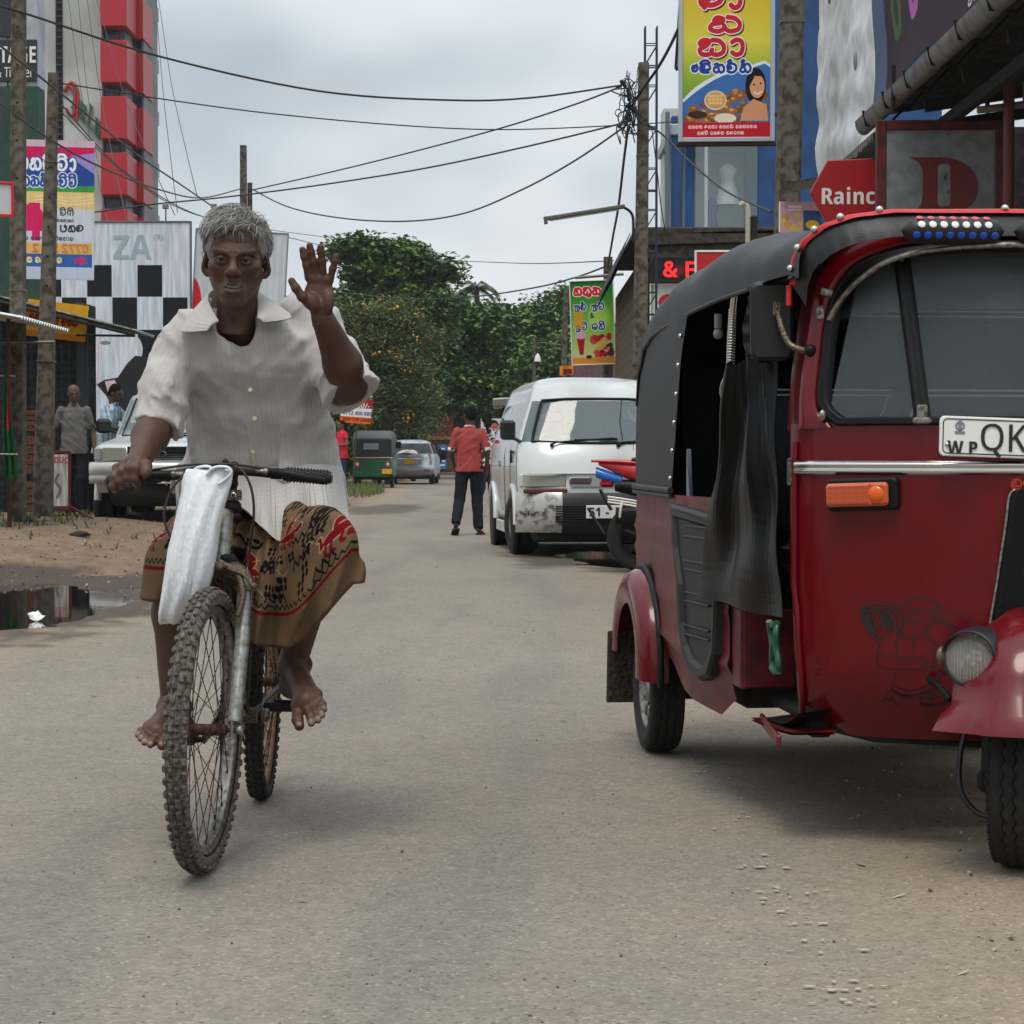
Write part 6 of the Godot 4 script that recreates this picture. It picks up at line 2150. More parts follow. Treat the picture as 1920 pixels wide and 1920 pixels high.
func make_far_vehicles():
	# green three-wheeler seen from behind
	var t := thing("green_three_wheeler","green auto rickshaw with grey canopy seen from behind at the left kerb","auto rickshaw",V(-4.2,0,-63.7),deg_to_rad(178))
	var green := worn(Color(.05,.33,.21),M.dustn,1.2,.35)
	var grey := mat(Color(.33,.335,.33),.7)
	var b := B.new()
	b.loft([Array(round_rect(1.1,.55,.08,3)).map(func(q): return V(q.x,q.y+.62,-.02)),Array(round_rect(1.2,.62,.10,3)).map(func(q): return V(q.x,q.y+.62,.12)),Array(round_rect(1.2,.62,.10,3)).map(func(q): return V(q.x,q.y+.62,1.2)),Array(round_rect(.9,.5,.10,3)).map(func(q): return V(q.x,q.y+.56,2.3))].map(func(r): return PackedVector3Array(r)))
	part("body",b,green,t)
	b = B.new()
	for y in [.55,.63,.71,.79]:
		for s in [-1,1]: b.box(V(s*.22,y,-.025),V(.26,.03,.02),.008)
	part("louvre",b,green,t)
	b = B.new()
	b.loft([Array(round_rect(1.16,.62,.12,4)).map(func(q): return V(q.x,q.y+1.20,.02)),Array(round_rect(1.24,.82,.20,4)).map(func(q): return V(q.x,q.y+1.32,.16)),Array(round_rect(1.26,.84,.22,4)).map(func(q): return V(q.x,q.y+1.32,1.0)),Array(round_rect(1.1,.7,.2,4)).map(func(q): return V(q.x,q.y+1.33,2.0))].map(func(r): return PackedVector3Array(r)))
	part("canopy",b,grey,t)
	b = B.new();b.box(V(0,1.20,.0),V(1.12,.56,.03),.01)
	part("rear_cover",b,M.vinyl,t)
	b = B.new();b.box(V(.05,1.25,-.02),V(.46,.19,.02),.005)
	part("rear_window",b,mat(Color(.45,.5,.52),.2),t)
	b = B.new();b.box(V(0,.915,-.02),V(1.2,.03,.04),.01)
	part("waist_strip",b,mat(Color(.75,.5,.48),.4),t)
	for s in [-1,1]:
		b = B.new();b.box(V(s*.46,.70,-.03),V(.11,.18,.04),.01)
		part("tail_lamp",b,mat(Color(.70,.10,.10),.2),t)
		b = B.new();b.box(V(s*.46,.72,-.055),V(.07,.07,.01),.003)
		part("reversing_lamp",b,mat(Color(.85,.80,.80),.2),t)
		road_wheel(t,V(s*.55,.2,.42),.2,.11,0,s,M.alu)
		b = B.new();b.box(V(s*.48,.26,.06),V(.26,.28,.02),.005)
		part("mud_flap",b,M.black,t)
	b = B.new();b.box(V(0,.31,.3),V(1.0,.12,.5),.03)
	part("underbody",b,M.dark,t)
	b = B.new();b.box(V(-.43,.50,-.04),V(.29,.15,.015),.004)
	part("number_plate",b,mat(Color(.85,.62,.10),.5),t)
	b = B.new();b.box(V(-.72,1.30,.7),V(.16,.22,.05),.02); b.tube([V(-.64,1.3,.7),V(-.56,1.28,.75)],.015,5)
	part("mirror",b,M.black,t)
	road_wheel(t,V(0,.2,2.1),.2,.11,0,1.0,M.alu)
	# silver estate car
	t = thing("silver_car","silver estate car seen from behind beside the green three-wheeler","car",V(-3.48,0,-73.6),deg_to_rad(179))
	var sides := [.0,.1,.3,.33,.5,.53,.72,.75,.92,1.0]
	var nf := FX.size(); var ns := sides.size()
	var lv := [[.25,.80,2.7,-1.30,.25],[.42,.84,2.8,-1.46,.22],[.58,.85,2.85,-1.50,.2],[.62,.84,2.85,-1.44,.2],[.90,.84,2.6,-1.42,.2],[.98,.83,1.9,-1.38,.2],[1.04,.81,1.5,-1.35,.2],[1.22,.74,1.1,-1.22,.2],[1.40,.66,.7,-1.05,.2],[1.47,.60,.4,-.95,.2],[1.52,.45,.0,-.8,.2],[1.535,.2,-.1,-.6,.1]]
	var kind := func(k: int,i: int) -> String:
		var g := k >= 6 and k <= 7
		if g and i >= 1 and i <= nf-3: return "windscreen"
		var q := -1
		if i >= nf and i < nf+ns-1: q = i-nf
		elif i >= 2*nf+ns and i < 2*nf+2*ns-1: q = ns-2-(i-2*nf-ns)
		if g and (q == 1 or q == 3 or q == 5 or q == 7): return "side_window"
		if g and i >= nf+ns+1 and i <= nf+ns+nf-3: return "rear_window"
		return "body"
	var sh := car_shell(lv,sides,kind)
	var silver := mat(Color(.66,.68,.70),.25,.5)
	silver.clearcoat_enabled = true; silver.clearcoat = .6
	part("body",sh["body"],silver,t)
	for n in ["windscreen","side_window","rear_window"]: part(n,sh[n],mat(Color(.12,.14,.15),.06),t)
	b = B.new();b.box(V(0,.78,-1.425),V(.86,.20,.03),.02)
	part("plate_recess",b,silver,t)
	b = B.new();b.box(V(0,.78,-1.45),V(.36,.19,.015),.004)
	part("number_plate",b,mat(Color(.85,.60,.08),.5),t)
	b = B.new();b.lathe([U(.03,-.01),U(.05,.0),U(.03,.01)],16,X(Basis(Vector3.RIGHT,PI/2),V(0,.94,-1.42)))
	part("badge",b,M.chrome,t)
	for s in [-1,1]:
		b = B.new();b.prism(PackedVector2Array([U(-.06,-.16),U(.12,-.16),U(.09,.20),U(.0,.16)]),-.05,.03,.01,X(Basis(Vector3.UP,PI+s*.5)*Basis.from_scale(V(s,1,1)),V(s*.71,.87,-1.32)))
		part("tail_lamp",b,mat(Color(.62,.55,.56),.15),t)
		b = B.new();b.box(V(s*.60,.47,-1.47),V(.22,.05,.04),.01)
		part("bumper_lamp",b,mat(Color(.62,.10,.10),.2),t)
		road_wheel(t,V(s*.74,.29,-.9),.29,.19,0,s,M.alu)
		road_wheel(t,V(s*.74,.29,1.65),.29,.19,0,s,M.alu)
	b = B.new();b.tube([V(-.05,1.01,-1.40),V(.38,1.04,-1.38)],.014,5)
	part("rear_wiper",b,M.black,t)
	b = B.new();b.box(V(0,.24,.3),V(1.4,.12,3.2),.03)
	part("underbody",b,M.dark,t)
	# a delivery cart with a dark canvas top, beyond the car
	t = thing("covered_cart","cart with a dark canvas top standing behind the silver car","cart",V(-4.55,0,-80.5))
	b = B.new()
	for s in [-1,1]: b.box(V(s*1.0,1.95,0),V(.05,1.0,2.0),.01)
	b.box(V(0,2.44,0),V(2.15,.08,2.1),.03); b.box(V(0,1.9,-.9),V(2.0,1.1,.05))
	part("canopy",b,M.vinyl,t)
	b = B.new();b.box(V(0,.95,0),V(2.0,.8,1.9),.03)
	part("body",b,M.dark,t)
	for s in [-1,1]: road_wheel(t,V(s*.8,.3,.3),.3,.2,0,s,M.alu)

func make_scooter():
	# only its tail shows beside the three-wheeler
	var t := thing("red_motorcycle","red motorcycle whose tail and rear wheel show behind the three-wheeler","motorcycle",V(1.08,0,-17.6),deg_to_rad(82))
	var red := mat(Color(.72,.06,.08),.25)
	red.clearcoat_enabled = true; red.clearcoat = .7
	var w := Node3D.new(); w.name = "rear_wheel"; t.add_child(w); w.position = V(0,.29,0)
	var b := B.new()
	b.lathe([U(.19,-.035),U(.24,-.052),U(.275,-.045),U(.29,-.02),U(.29,.02),U(.275,.045),U(.24,.052),U(.19,.035)],40,X(Basis(Vector3.BACK,-PI/2),Vector3.ZERO))
	part("tyre",b,M.rubber,w)
	b = B.new()
	for s in [-1,1]: b.lathe([U(.195,.02),U(.195,.034),U(.17,.03),U(.165,.01)],32,X(Basis(Vector3.BACK,-PI/2*s),Vector3.ZERO))
	for k in 5:
		var a := TAU*k/5
		b.box(V(0,cos(a)*.10,sin(a)*.10),V(.03,.16,.035),.008,Basis(Vector3.RIGHT,a))
	b.tube([V(-.06,0,0),V(.06,0,0)],.045,16)
	part("rim",b,M.black,w)
	b = B.new()
	b.loft([b.ring_of(V(0,.90,-.36),.02,.012),b.ring_of(V(0,.855,-.15),.07,.07),b.ring_of(V(0,.80,.10),.10,.11),b.ring_of(V(0,.76,.35),.11,.11)])
	part("tail_fairing",b,red,t)
	b = B.new()
	b.loft([b.ring_of(V(0,.925,-.42),.05,.012),b.ring_of(V(0,.92,-.20),.085,.02),b.ring_of(V(0,.90,.05),.09,.025)])
	part("grab_handle",b,red,t)
	b = B.new();b.loft([b.ring_of(V(0,.93,-.08),.08,.02),b.ring_of(V(0,.94,.15),.12,.045),b.ring_of(V(0,.90,.75),.12,.05)])
	part("seat",b,M.leather,t)
	b = B.new();b.loft([b.ring_of(V(0,.83,-.38),.05,.045),b.ring_of(V(0,.80,-.30),.06,.05),b.ring_of(V(0,.76,-.16),.055,.04)])
	part("tail_lamp_blue",b,mat(Color(.12,.38,.72),.12),t)
	b = B.new();b.box(V(0,.735,-.29),V(.09,.06,.12),.02)
	part("tail_lamp_red",b,mat(Color(.6,.06,.06),.15),t)
	b = B.new();b.loft([b.ring_of(V(0,.72,-.22),.06,.05),b.ring_of(V(0,.68,.1),.08,.09),b.ring_of(V(0,.62,.6),.1,.14)])
	part("under_tail",b,M.black,t)
	b = B.new()
	b.box(V(0,.60,-.30),V(.16,.20,.015),.004,Basis(Vector3.RIGHT,-.5))
	b.box(V(0,.42,-.38),V(.14,.26,.012),.004,Basis(Vector3.RIGHT,-.55))
	part("mud_flap",b,M.black,t)
	b = B.new();b.loft([b.ring_of(V(-.16,.47,-.20),.05,.07),b.ring_of(V(-.17,.48,.1),.06,.085),b.ring_of(V(-.16,.46,.5),.05,.07)])
	part("silencer",b,M.black,t)
	var rail := mat(Color(.86,.85,.80),.35)
	for k in 3:
		b = B.new();b.tube(spline([V(-.24,.63-k*.022,-.26),V(-.26,.60-k*.022,-.05),V(-.25,.53-k*.022,.3),V(-.24,.50-k*.022,.5)],4),.008,6)
		part("side_rail",b,rail,t)
	for k in 4:
		b = B.new();b.tube([V(-.26,.585-k*.022,-.14+k*.16),V(-.275,.53-k*.03,-.15+k*.16),V(-.24,.46-k*.03,-.16+k*.16)],.011,6)
		part("rail_hoop",b,rail,t)
	b = B.new()
	for s in [-1,1]: b.tube([V(s*.09,.29,0),V(s*.09,.34,.5)],.03,8)
	b.box(V(0,.40,.62),V(.26,.34,.34),.06)
	part("frame",b,M.dark,t)
	lettering("Pleasure",.07,rail,t,X(Basis(Vector3.UP,-PI/2+.12)*Basis(Vector3.BACK,.18),V(-.118,.80,.20)),true,.004)
	w = Node3D.new(); w.name = "front_wheel"; t.add_child(w); w.position = V(0,.29,1.25)
	b = B.new();b.lathe([U(.19,-.035),U(.24,-.052),U(.275,-.045),U(.29,-.02),U(.29,.02),U(.275,.045),U(.24,.052),U(.19,.035)],32,X(Basis(Vector3.BACK,-PI/2),Vector3.ZERO))
	part("tyre",b,M.rubber,w)
	b = B.new()
	for s in [-1,1]: b.tube([V(s*.08,.29,1.25),V(s*.09,.95,1.0)],.02,8)
	b.tube([V(-.34,1.0,.92),V(.34,1.0,.92)],.014,8)
	part("fork",b,M.dark,t)

# ---------------------------------------------------------------- bodies and cloth: joined distance fields meshed as surface nets
class Prim:
	var kind := 0          # 0 tapered capsule, 1 ellipsoid, 2 half-space, 3 elliptical column
	var neg := false
	var k := 0.02
	var a := Vector3.ZERO
	var ba := Vector3.ZERO
	var l2 := 1.0
	var ra := 0.0
	var rb := 0.0
	var inv := Basis.IDENTITY
	var r := Vector3.ONE
	var t := []
	func d(p: Vector3) -> float:
		if kind == 0:
			var q := p-a
			var h := clampf(q.dot(ba)/l2,0.0,1.0)
			return (q-ba*h).length()-ra-(rb-ra)*h
		if kind == 1:
			var q := inv*(p-a)
			var k0 := (q/r).length()
			var k1 := (q/(r*r)).length()
			return k0*(k0-1.0)/maxf(k1,0.0001)
		if kind == 2: return (p-a).dot(ba)
		var s: Array = t[0]
		if p.y >= t[-1][0]: s = t[-1]
		elif p.y > t[0][0]:
			for i in t.size()-1:
				if p.y <= t[i+1][0]:
					var h: float = (p.y-t[i][0])/(t[i+1][0]-t[i][0])
					h = h*h*(3.0-2.0*h)
					s = [0,lerpf(t[i][1],t[i+1][1],h),lerpf(t[i][2],t[i+1][2],h),lerpf(t[i][3],t[i+1][3],h),lerpf(t[i][4],t[i+1][4],h)]
					break
		var qx: float = absf(p.x-s[1])/s[3]
		var qz: float = absf(p.z-s[2])/s[4]
		var e := pow(pow(qx,2.4)+pow(qz,2.4),1.0/2.4)
		var dd: float = (e-1.0)*minf(s[3],s[4])
		return maxf(dd,maxf(p.y-t[-1][0],t[0][0]-p.y))

class Field:
	var ps: Array[Prim] = []
	var disp = null      # Callable(p) -> float added to the distance
	var cut = null       # Callable(p) -> float, joined with max
	func cap(a: Vector3,b: Vector3,ra: float,rb: float,k := 0.02,neg := false):
		var q := Prim.new()
		q.a = a; q.ba = b-a; q.l2 = maxf(q.ba.length_squared(),1e-9); q.ra = ra; q.rb = rb; q.k = k; q.neg = neg
		ps.append(q)
	func chain(pts: Array,rs: Array,k := 0.01,neg := false):
		for i in pts.size()-1: cap(pts[i],pts[i+1],rs[i],rs[i+1],k,neg)
	func ell(c: Vector3,r: Vector3,k := 0.02,neg := false,bas := Basis.IDENTITY):
		var q := Prim.new()
		q.kind = 1; q.a = c; q.r = r; q.k = k; q.neg = neg; q.inv = bas.inverse()
		ps.append(q)
	func half(p: Vector3, n: Vector3, k := 0.004):   # removes what lies on the side of n
		var q := Prim.new()
		q.kind = 2; q.a = p; q.ba = -n.normalized(); q.k = k; q.neg = true
		q.ba = n.normalized()*-1.0
		ps.append(q)
	func column(t: Array,k := 0.03):
		var q := Prim.new()
		q.kind = 3; q.t = t; q.k = k
		ps.append(q)
	func move(x: Transform3D, from := 0):   # carry the shapes from index «from» on into another frame
		for i in range(from,ps.size()):
			var q := ps[i]
			q.a = x*q.a; q.ba = x.basis*q.ba
			if q.kind == 1: q.inv = q.inv*x.basis.inverse()
	func ev(p: Vector3,l: Array[Prim]) -> float:
		var d := 1e3
		for q in l:
			var e := q.d(p)
			if q.neg:
				e = -e
				var h := maxf(q.k-absf(d-e),0.0)/q.k
				d = maxf(d,e)+h*h*q.k*0.25
			else:
				var h := maxf(q.k-absf(d-e),0.0)/q.k
				d = minf(d,e)-h*h*q.k*0.25
		if disp != null and absf(d) < 0.05: d += disp.call(p)
		if cut != null: d = maxf(d,cut.call(p))
		return d

class Nets:
	var v := PackedVector3Array()
	var n := PackedVector3Array()
	var c := PackedColorArray()
	var u := PackedVector2Array()
	var ix := PackedInt32Array()
	func net(f: Field,lo: Vector3,hi: Vector3,h: float,col = null,uv = null):
		var nb := Vector3i(((hi-lo)/(h*4.0)).ceil())
		var N := nb*4+Vector3i.ONE
		var sy := N.x; var sz := N.x*N.y
		var val := PackedFloat32Array(); val.resize(N.x*N.y*N.z); val.fill(1e4)
		var id := PackedInt32Array(); id.resize(val.size()); id.fill(-1)
		var half := h*2.0*1.7321
		var live := []
		for bz in nb.z:
			for by in nb.y:
				for bx in nb.x:
					var ctr := lo+Vector3(bx*4+2,by*4+2,bz*4+2)*h
					var best := 1e3
					var ds := []
					for q in f.ps:
						var e := q.d(ctr)
						ds.append(e)
						if not q.neg: best = minf(best,e)
					if best > half+0.035: continue
					var l: Array[Prim] = []
					for i in ds.size():
						var q := f.ps[i]
						if q.neg:
							if ds[i] < half*1.3+q.k+0.01: l.append(q)
						elif ds[i] < best+2.2*half+q.k+0.01: l.append(q)
					if absf(f.ev(ctr,l)) > half*1.25+0.03: continue
					live.append(Vector3i(bx*4,by*4,bz*4))
					for z in range(bz*4,bz*4+5):
						for y in range(by*4,by*4+5):
							for x in range(bx*4,bx*4+5):
								var i := x+y*sy+z*sz
								if val[i] == 1e4: val[i] = f.ev(lo+Vector3(x,y,z)*h,l)
		var base := v.size()
		for b in live:
			for z in range(b.z,b.z+4):
				for y in range(b.y,b.y+4):
					for x in range(b.x,b.x+4):
						var i: int = x+y*sy+z*sz
						var d := [val[i],val[i+1],val[i+sy],val[i+sy+1],val[i+sz],val[i+sz+1],val[i+sz+sy],val[i+sz+sy+1]]
						var m := 0
						for k in 8:
							if d[k] < 0.0: m |= 1 << k
						if m == 0 or m == 255: continue
						var s := Vector3.ZERO
						var cnt := 0
						for e in 12:
							var k0: int = [0,2,4,6,0,1,4,5,0,1,2,3][e]
							var k1: int = [1,3,5,7,2,3,6,7,4,5,6,7][e]
							if (d[k0] < 0.0) == (d[k1] < 0.0): continue
							var tt: float = d[k0]/(d[k0]-d[k1])
							s += Vector3(k0 & 1,(k0 >> 1) & 1,k0 >> 2).lerp(Vector3(k1 & 1,(k1 >> 1) & 1,k1 >> 2),tt)
							cnt += 1
						id[i] = v.size()
						v.append(lo+(Vector3(x,y,z)+s/cnt)*h)
						n.append(Vector3.ZERO)
		for b in live:
			for z in range(b.z,b.z+4):
				for y in range(b.y,b.y+4):
					for x in range(b.x,b.x+4):
						var i: int = x+y*sy+z*sz
						if id[i] < 0: continue
						var o := val[i] < 0.0
						if y > 0 and z > 0 and o != (val[i+1] < 0.0): face(id[i],id[i-sy],id[i-sy-sz],id[i-sz],o)
						if x > 0 and z > 0 and o != (val[i+sy] < 0.0): face(id[i],id[i-sz],id[i-sz-1],id[i-1],o)
						if x > 0 and y > 0 and o != (val[i+sz] < 0.0): face(id[i],id[i-1],id[i-1-sy],id[i-sy],o)
		for i in range(base,v.size()):
			n[i] = n[i].normalized()
			c.append(col.call(v[i],n[i]) if col != null else Color.WHITE)
			u.append(uv.call(v[i],n[i]) if uv != null else Vector2.ZERO)
	func face(a: int,b: int,cc: int,d: int,o: bool):
		if a < 0 or b < 0 or cc < 0 or d < 0: return
		if o:
			var t := b; b = d; d = t
		var nn := (v[cc]-v[a]).cross(v[d]-v[b])
		for q in [a,b,cc,d]: n[q] += nn
		ix.append_array(PackedInt32Array([a,cc,b,a,d,cc]))
	func done() -> ArrayMesh:
		var arr := []; arr.resize(Mesh.ARRAY_MAX)
		arr[Mesh.ARRAY_VERTEX] = v; arr[Mesh.ARRAY_NORMAL] = n; arr[Mesh.ARRAY_COLOR] = c; arr[Mesh.ARRAY_TEX_UV] = u; arr[Mesh.ARRAY_INDEX] = ix
		var m := ArrayMesh.new()
		m.add_surface_from_arrays(Mesh.PRIMITIVE_TRIANGLES,arr)
		return m

# ---------------------------------------------------------------- the bicycle; +z is its front, the front tyre touches the ground at its origin
func bike_wheel(parent: Node3D,called: String,at: Vector3,rim_m: Material,tyre_m: Material,wall_m: Material):
	var w := Node3D.new(); w.name = called; parent.add_child(w)
	w.position = at
	var b := B.new()
	var ring := []
	var R := .331
	var segs := 96
	for k in segs+1:   # carcass with a worn, faceted crown
		var a := TAU*k/segs
		var r := PackedVector3Array()
		for j in 13:
			var t := PI*1.36*(j/12.0-.5)
			r.append(V(sin(t)*.0245,cos(a)*(R-.028+cos(t)*.024),sin(a)*(R-.028+cos(t)*.024)))
		ring.append(r)
	b.loft(ring,false)
	for k in 66:   # knobs: two shoulder rows and a worn pair in the middle
		var a := TAU*k/66
		for s in [-1,1]:
			var aa := a+(.5 if s > 0 else .0)*TAU/66
			var c := V(s*.0205,cos(aa)*(R-.0135),sin(aa)*(R-.0135))
			b.box(c,V(.013,.012,.017),.003,Basis(Vector3.RIGHT,aa)*Basis(Vector3.BACK,-s*.75))
			c = V(s*.0068,cos(aa)*(R-.0022),sin(aa)*(R-.0022))
			b.box(c,V(.011,.006,.021),.002,Basis(Vector3.RIGHT,aa)*Basis(Vector3.BACK,-s*.2))
	part("tyre",b,tyre_m,w)
	b = B.new()
	for s in [-1,1]:
		b.lathe([U(.283,.0),U(.300,.0205),U(.306,.0225)] ,64,X(Basis(Vector3.BACK,-PI/2*s),Vector3.ZERO))
	part("sidewall",b,wall_m,w)
	b = B.new()
	for s in [-1,1]:
		b.lathe([U(.2655,.0),U(.2665,.010),U(.272,.0155),U(.281,.0165),U(.2865,.0165),U(.287,.013)],64,X(Basis(Vector3.BACK,-PI/2*s),Vector3.ZERO))
	part("rim",b,rim_m,w)
	b = B.new()
	b.tube([V(-.048,0,0),V(-.042,0,0),V(-.036,0,0),V(.036,0,0),V(.042,0,0),V(.048,0,0)],[.012,.016,.0135,.0135,.016,.012],14)
	for s in [-1,1]:
		b.lathe([U(.013,.032),U(.025,.034),U(.025,.037),U(.013,.039)],20,X(Basis(Vector3.BACK,-PI/2*s),Vector3.ZERO))
	b.tube([V(-.075,0,0),V(.075,0,0)],.005,8)
	part("hub",b,M.rust,w)
	for k in 36:
		b = B.new()
		var s := 1.0 if k % 2 == 0 else -1.0
		var a := TAU*k/36
		var lead := (1.0 if (k/2) % 2 == 0 else -1.0)*1.15
		b.tube([V(s*.035,cos(a+lead)*.023,sin(a+lead)*.023),V(s*.004,cos(a)*.268,sin(a)*.268)],.00125,4,false)
		b.box(V(s*.0042,cos(a)*.262,sin(a)*.262),V(.004,.012,.004),.0,Basis(Vector3.RIGHT,a))
		part("spoke",b,M.rust,w)
	return w

func make_bicycle():
	var t := thing("bicycle","old grey bicycle with knobbly tyres ridden by the waving man","bicycle",V(-.716,0,-4.88))
	t.rotation = V(0,deg_to_rad(-.6),deg_to_rad(-1.3))
	var paint := worn(Color(.33,.33,.32),M.grime,8.0,.45,null,0,.6)
	var fork_m := worn(Color(.60,.60,.58),M.blotch,7.0,.40,M.bumpy,.08,.6)
	var rusty := worn(Color(.50,.45,.38),M.grime,16.0,.6,M.bumpy,.3,.5)
	var tyre_m := worn(Color(.47,.445,.41),M.grime,7.0,.95,M.bumpy,.35)
	var tyre_d := worn(Color(.22,.21,.195),M.grime,7.0,.95,M.bumpy,.35)
	var wall := worn(Color(.42,.36,.28),M.grime,9.0,.9)
	var steer := Node3D.new(); steer.name = "front_assembly"; t.add_child(steer)
	steer.position = V(0,.333,0)
	steer.rotation.y = deg_to_rad(-3.6)
	bike_wheel(t,"front_wheel",V(0,.331,0),M.alu,tyre_m,wall).rotation.y = deg_to_rad(-3.6)
	bike_wheel(t,"rear_wheel",V(.0,.331,-1.045),worn(Color(.62,.47,.33),M.grime,10.0,.6,null,0,.3),tyre_d,worn(Color(.30,.25,.2),M.grime,9.0,.9)).rotation.y = deg_to_rad(2.2)
	# fork: heights are above the axle; the steering axis leans back
	var ax := func(y: float,off: float = .0) -> Vector3: return V(0,y,-.045-.36*y+off)
	for s in [-1,1]:
		var b := B.new()
		var p := [ax.call(.342)+V(s*.052,0,.012),ax.call(.200)+V(s*.061,0,.02),ax.call(.05)+V(s*.064,0,.038),ax.call(.015)+V(s*.064,0,.045)]
		b.tube(p,[.0175,.0175,.0165,.0145],14)
		b.box(V(s*.062,.002,.0),V(.006,.05,.03),.002)
		b.lathe([U(.006,-.008),U(.011,-.006),U(.011,.006),U(.006,.008),U(.0001,.008)],6,X(Basis(Vector3.BACK,-PI/2*s),V(s*.078,0,0)))
		part("fork_leg",b,fork_m,steer)
	var b := B.new()
	b.tube(spline([ax.call(.307)+V(-.056,0,.014),ax.call(.347)+V(-.045,0,.008),ax.call(.364),ax.call(.347)+V(.045,0,.008),ax.call(.307)+V(.056,0,.014)],5),.021,10)
	part("fork_crown",b,rusty,steer)
	b = B.new()   # caliper brake over the tyre
	b.tube(spline([ax.call(.272)+V(-.050,0,.055),ax.call(.317)+V(-.058,0,.055),ax.call(.362)+V(-.035,0,.05),ax.call(.372)+V(.0,0,.045),ax.call(.357)+V(.04,0,.05),ax.call(.307)+V(.060,0,.055),ax.call(.257)+V(.052,0,.055)],5),[.009,.011,.011,.011,.011,.012,.012,.012,.013,.013,.013,.014,.014,.014,.014,.014,.013,.013,.013,.012,.012,.012,.012,.011,.011,.011,.010,.010,.010,.009,.009],8,true,1.0,U(1,.7))
	b.tube(spline([ax.call(.367)+V(.02,0,.065),ax.call(.352)+V(.06,0,.06),ax.call(.327)+V(.082,0,.055)],4),.008,8,true,1.0,U(1,.6))
	b.ball(ax.call(.369)+V(0,0,.06),V(.010,.010,.012),10,8)
	b.ball(ax.call(.327)+V(.084,0,.058),V(.009,.009,.009),10,8)
	part("brake_caliper",b,rusty,steer)
	b = B.new()
	for s in [-1,1]: b.box(ax.call(.257)+V(s*.030,0,.05),V(.012,.014,.05),.004,Basis(Vector3.RIGHT,.3))
	part("brake_block",b,M.black,steer)
	b = B.new()
	b.tube([ax.call(.372),ax.call(.384),ax.call(.390),ax.call(.397),ax.call(.497),ax.call(.504)],[.026,.027,.027,.0215,.0215,.0215],18)
	part("head_tube",b,fork_m,t).position = V(0,.333,0)
	b = B.new()
	b.tube([ax.call(.500),ax.call(.504),ax.call(.517),ax.call(.522)],[.024,.026,.025,.021],18)
	b.tube([ax.call(.372),ax.call(.377),ax.call(.387),ax.call(.392)],[.021,.028,.028,.022],18)
	part("headset",b,M.dark,steer)
	b = B.new()   # reflector bracket
	b.prism(round_rect(.098,.026,.005),-.0015,.0015,.0006,X(Basis.from_euler(V(-.1,.12,.05)),ax.call(.537)+V(-.018,0,.035)))
	part("reflector_bracket",b,rusty,steer)
	b = B.new()
	for x in [-.045,.012]: b.lathe([U(.0045,.0),U(.0075,.0),U(.0075,.003),U(.0045,.004)],14,X(Basis(Vector3.RIGHT,PI/2),ax.call(.537)+V(x,.002,.036)))
	part("bracket_nut",b,M.chrome,steer)
	b = B.new()
	b.tube([ax.call(.517),ax.call(.60),ax.call(.605)+V(0,.005,.012)],[.0115,.0115,.014],12)
	b.tube([ax.call(.564),V(0,.60,-.205)],.014,12)
	b.ball(V(-.008,.615,-.195),V(.009,.011,.009),10,8)
	part("stem",b,M.dark,steer)
	b = B.new()
	var bar: Array = spline([V(-.300,.565,-.232),V(-.145,.582,-.208),V(-.05,.598,-.2),V(.05,.598,-.2),V(.125,.592,-.208),V(.240,.586,-.23)],5)
	b.tube(bar,.0125,12)
	part("handlebar",b,worn(Color(.26,.225,.19),M.grime,14.0,.6,M.bumpy,.2,.5),steer)
	for s in [-1,1]:
		var g := Node3D.new(); g.name = "grip" if s < 0 else "grip_001"; steer.add_child(g)
		b = B.new()
		var e0 := V(.130,.592,-.209) if s > 0 else V(-.170,.580,-.211)
		var e1 := V(.242,.586,-.231) if s > 0 else V(-.304,.565,-.233)
		b.tube([e0,e0.lerp(e1,.05),e0.lerp(e1,.97),e1],[.016,.0165,.0165,.014],14)
		part("sleeve",b,M.plastic,g)
		b = B.new()
		var dir := (e1-e0).normalized()
		var sx := dir.cross(Vector3.UP).normalized(); var sy := dir.cross(sx)
		for i in 13:
			for j in 16:
				var a := TAU*(j+.5*(i % 2))/16
				b.box(e0.lerp(e1,.10+i*.068)+(sx*cos(a)+sy*sin(a))*.0168,V(.0045,.0045,.0045),.0015)
		tag(part("grip_studs",b,M.plastic,g),"","","","stuff")
		b = B.new();b.lathe([U(.006,0),U(.0135,.0),U(.0135,.004),U(.006,.005)],16,X(Basis(Quaternion(Vector3.UP,dir)),e1))
		part("bar_end",b,M.steel,g)
		b = B.new()   # brake lever
		var c := e0+dir*-.012
		b.box(c+V(0,0,.012),V(.036,.026,.034),.006)
		var lv := spline([c+V(s*-.018,.004,.022),c+V(s*.03,.0,.038),c+V(s*.075,-.008,.034),c+V(s*.118,-.014,.022)],4)
		b.tube(lv,.009,8,true,1.0,U(.7,1.1))
		part("brake_lever",b,M.black,steer)
		b = B.new();b.tube([c+V(s*-.05,.006,.02),c+V(s*-.018,.005,.022)],.0055,8)
		b.lathe([U(.0055,-.006),U(.0085,-.004),U(.0085,.004),U(.0055,.006)],10,X(Basis(Vector3.BACK,PI/2),c+V(s*-.026,.005,.021)))
		part("cable_adjuster",b,M.alu,steer)
	var cable_m := mat(Color(.085,.07,.062),.45)
	b = B.new()   # front brake hose: a big loop on the left, down to the caliper
	b.tube(spline([V(.095,.601,-.19),V(.03,.612,-.165),V(-.05,.608,-.14),V(-.11,.565,-.12),V(-.133,.50,-.105),V(-.122,.45,-.10),V(-.08,.388,-.10),V(-.02,.365,-.115)],8),.0031,6)
	part("brake_cable",b,cable_m,steer)
	b = B.new()
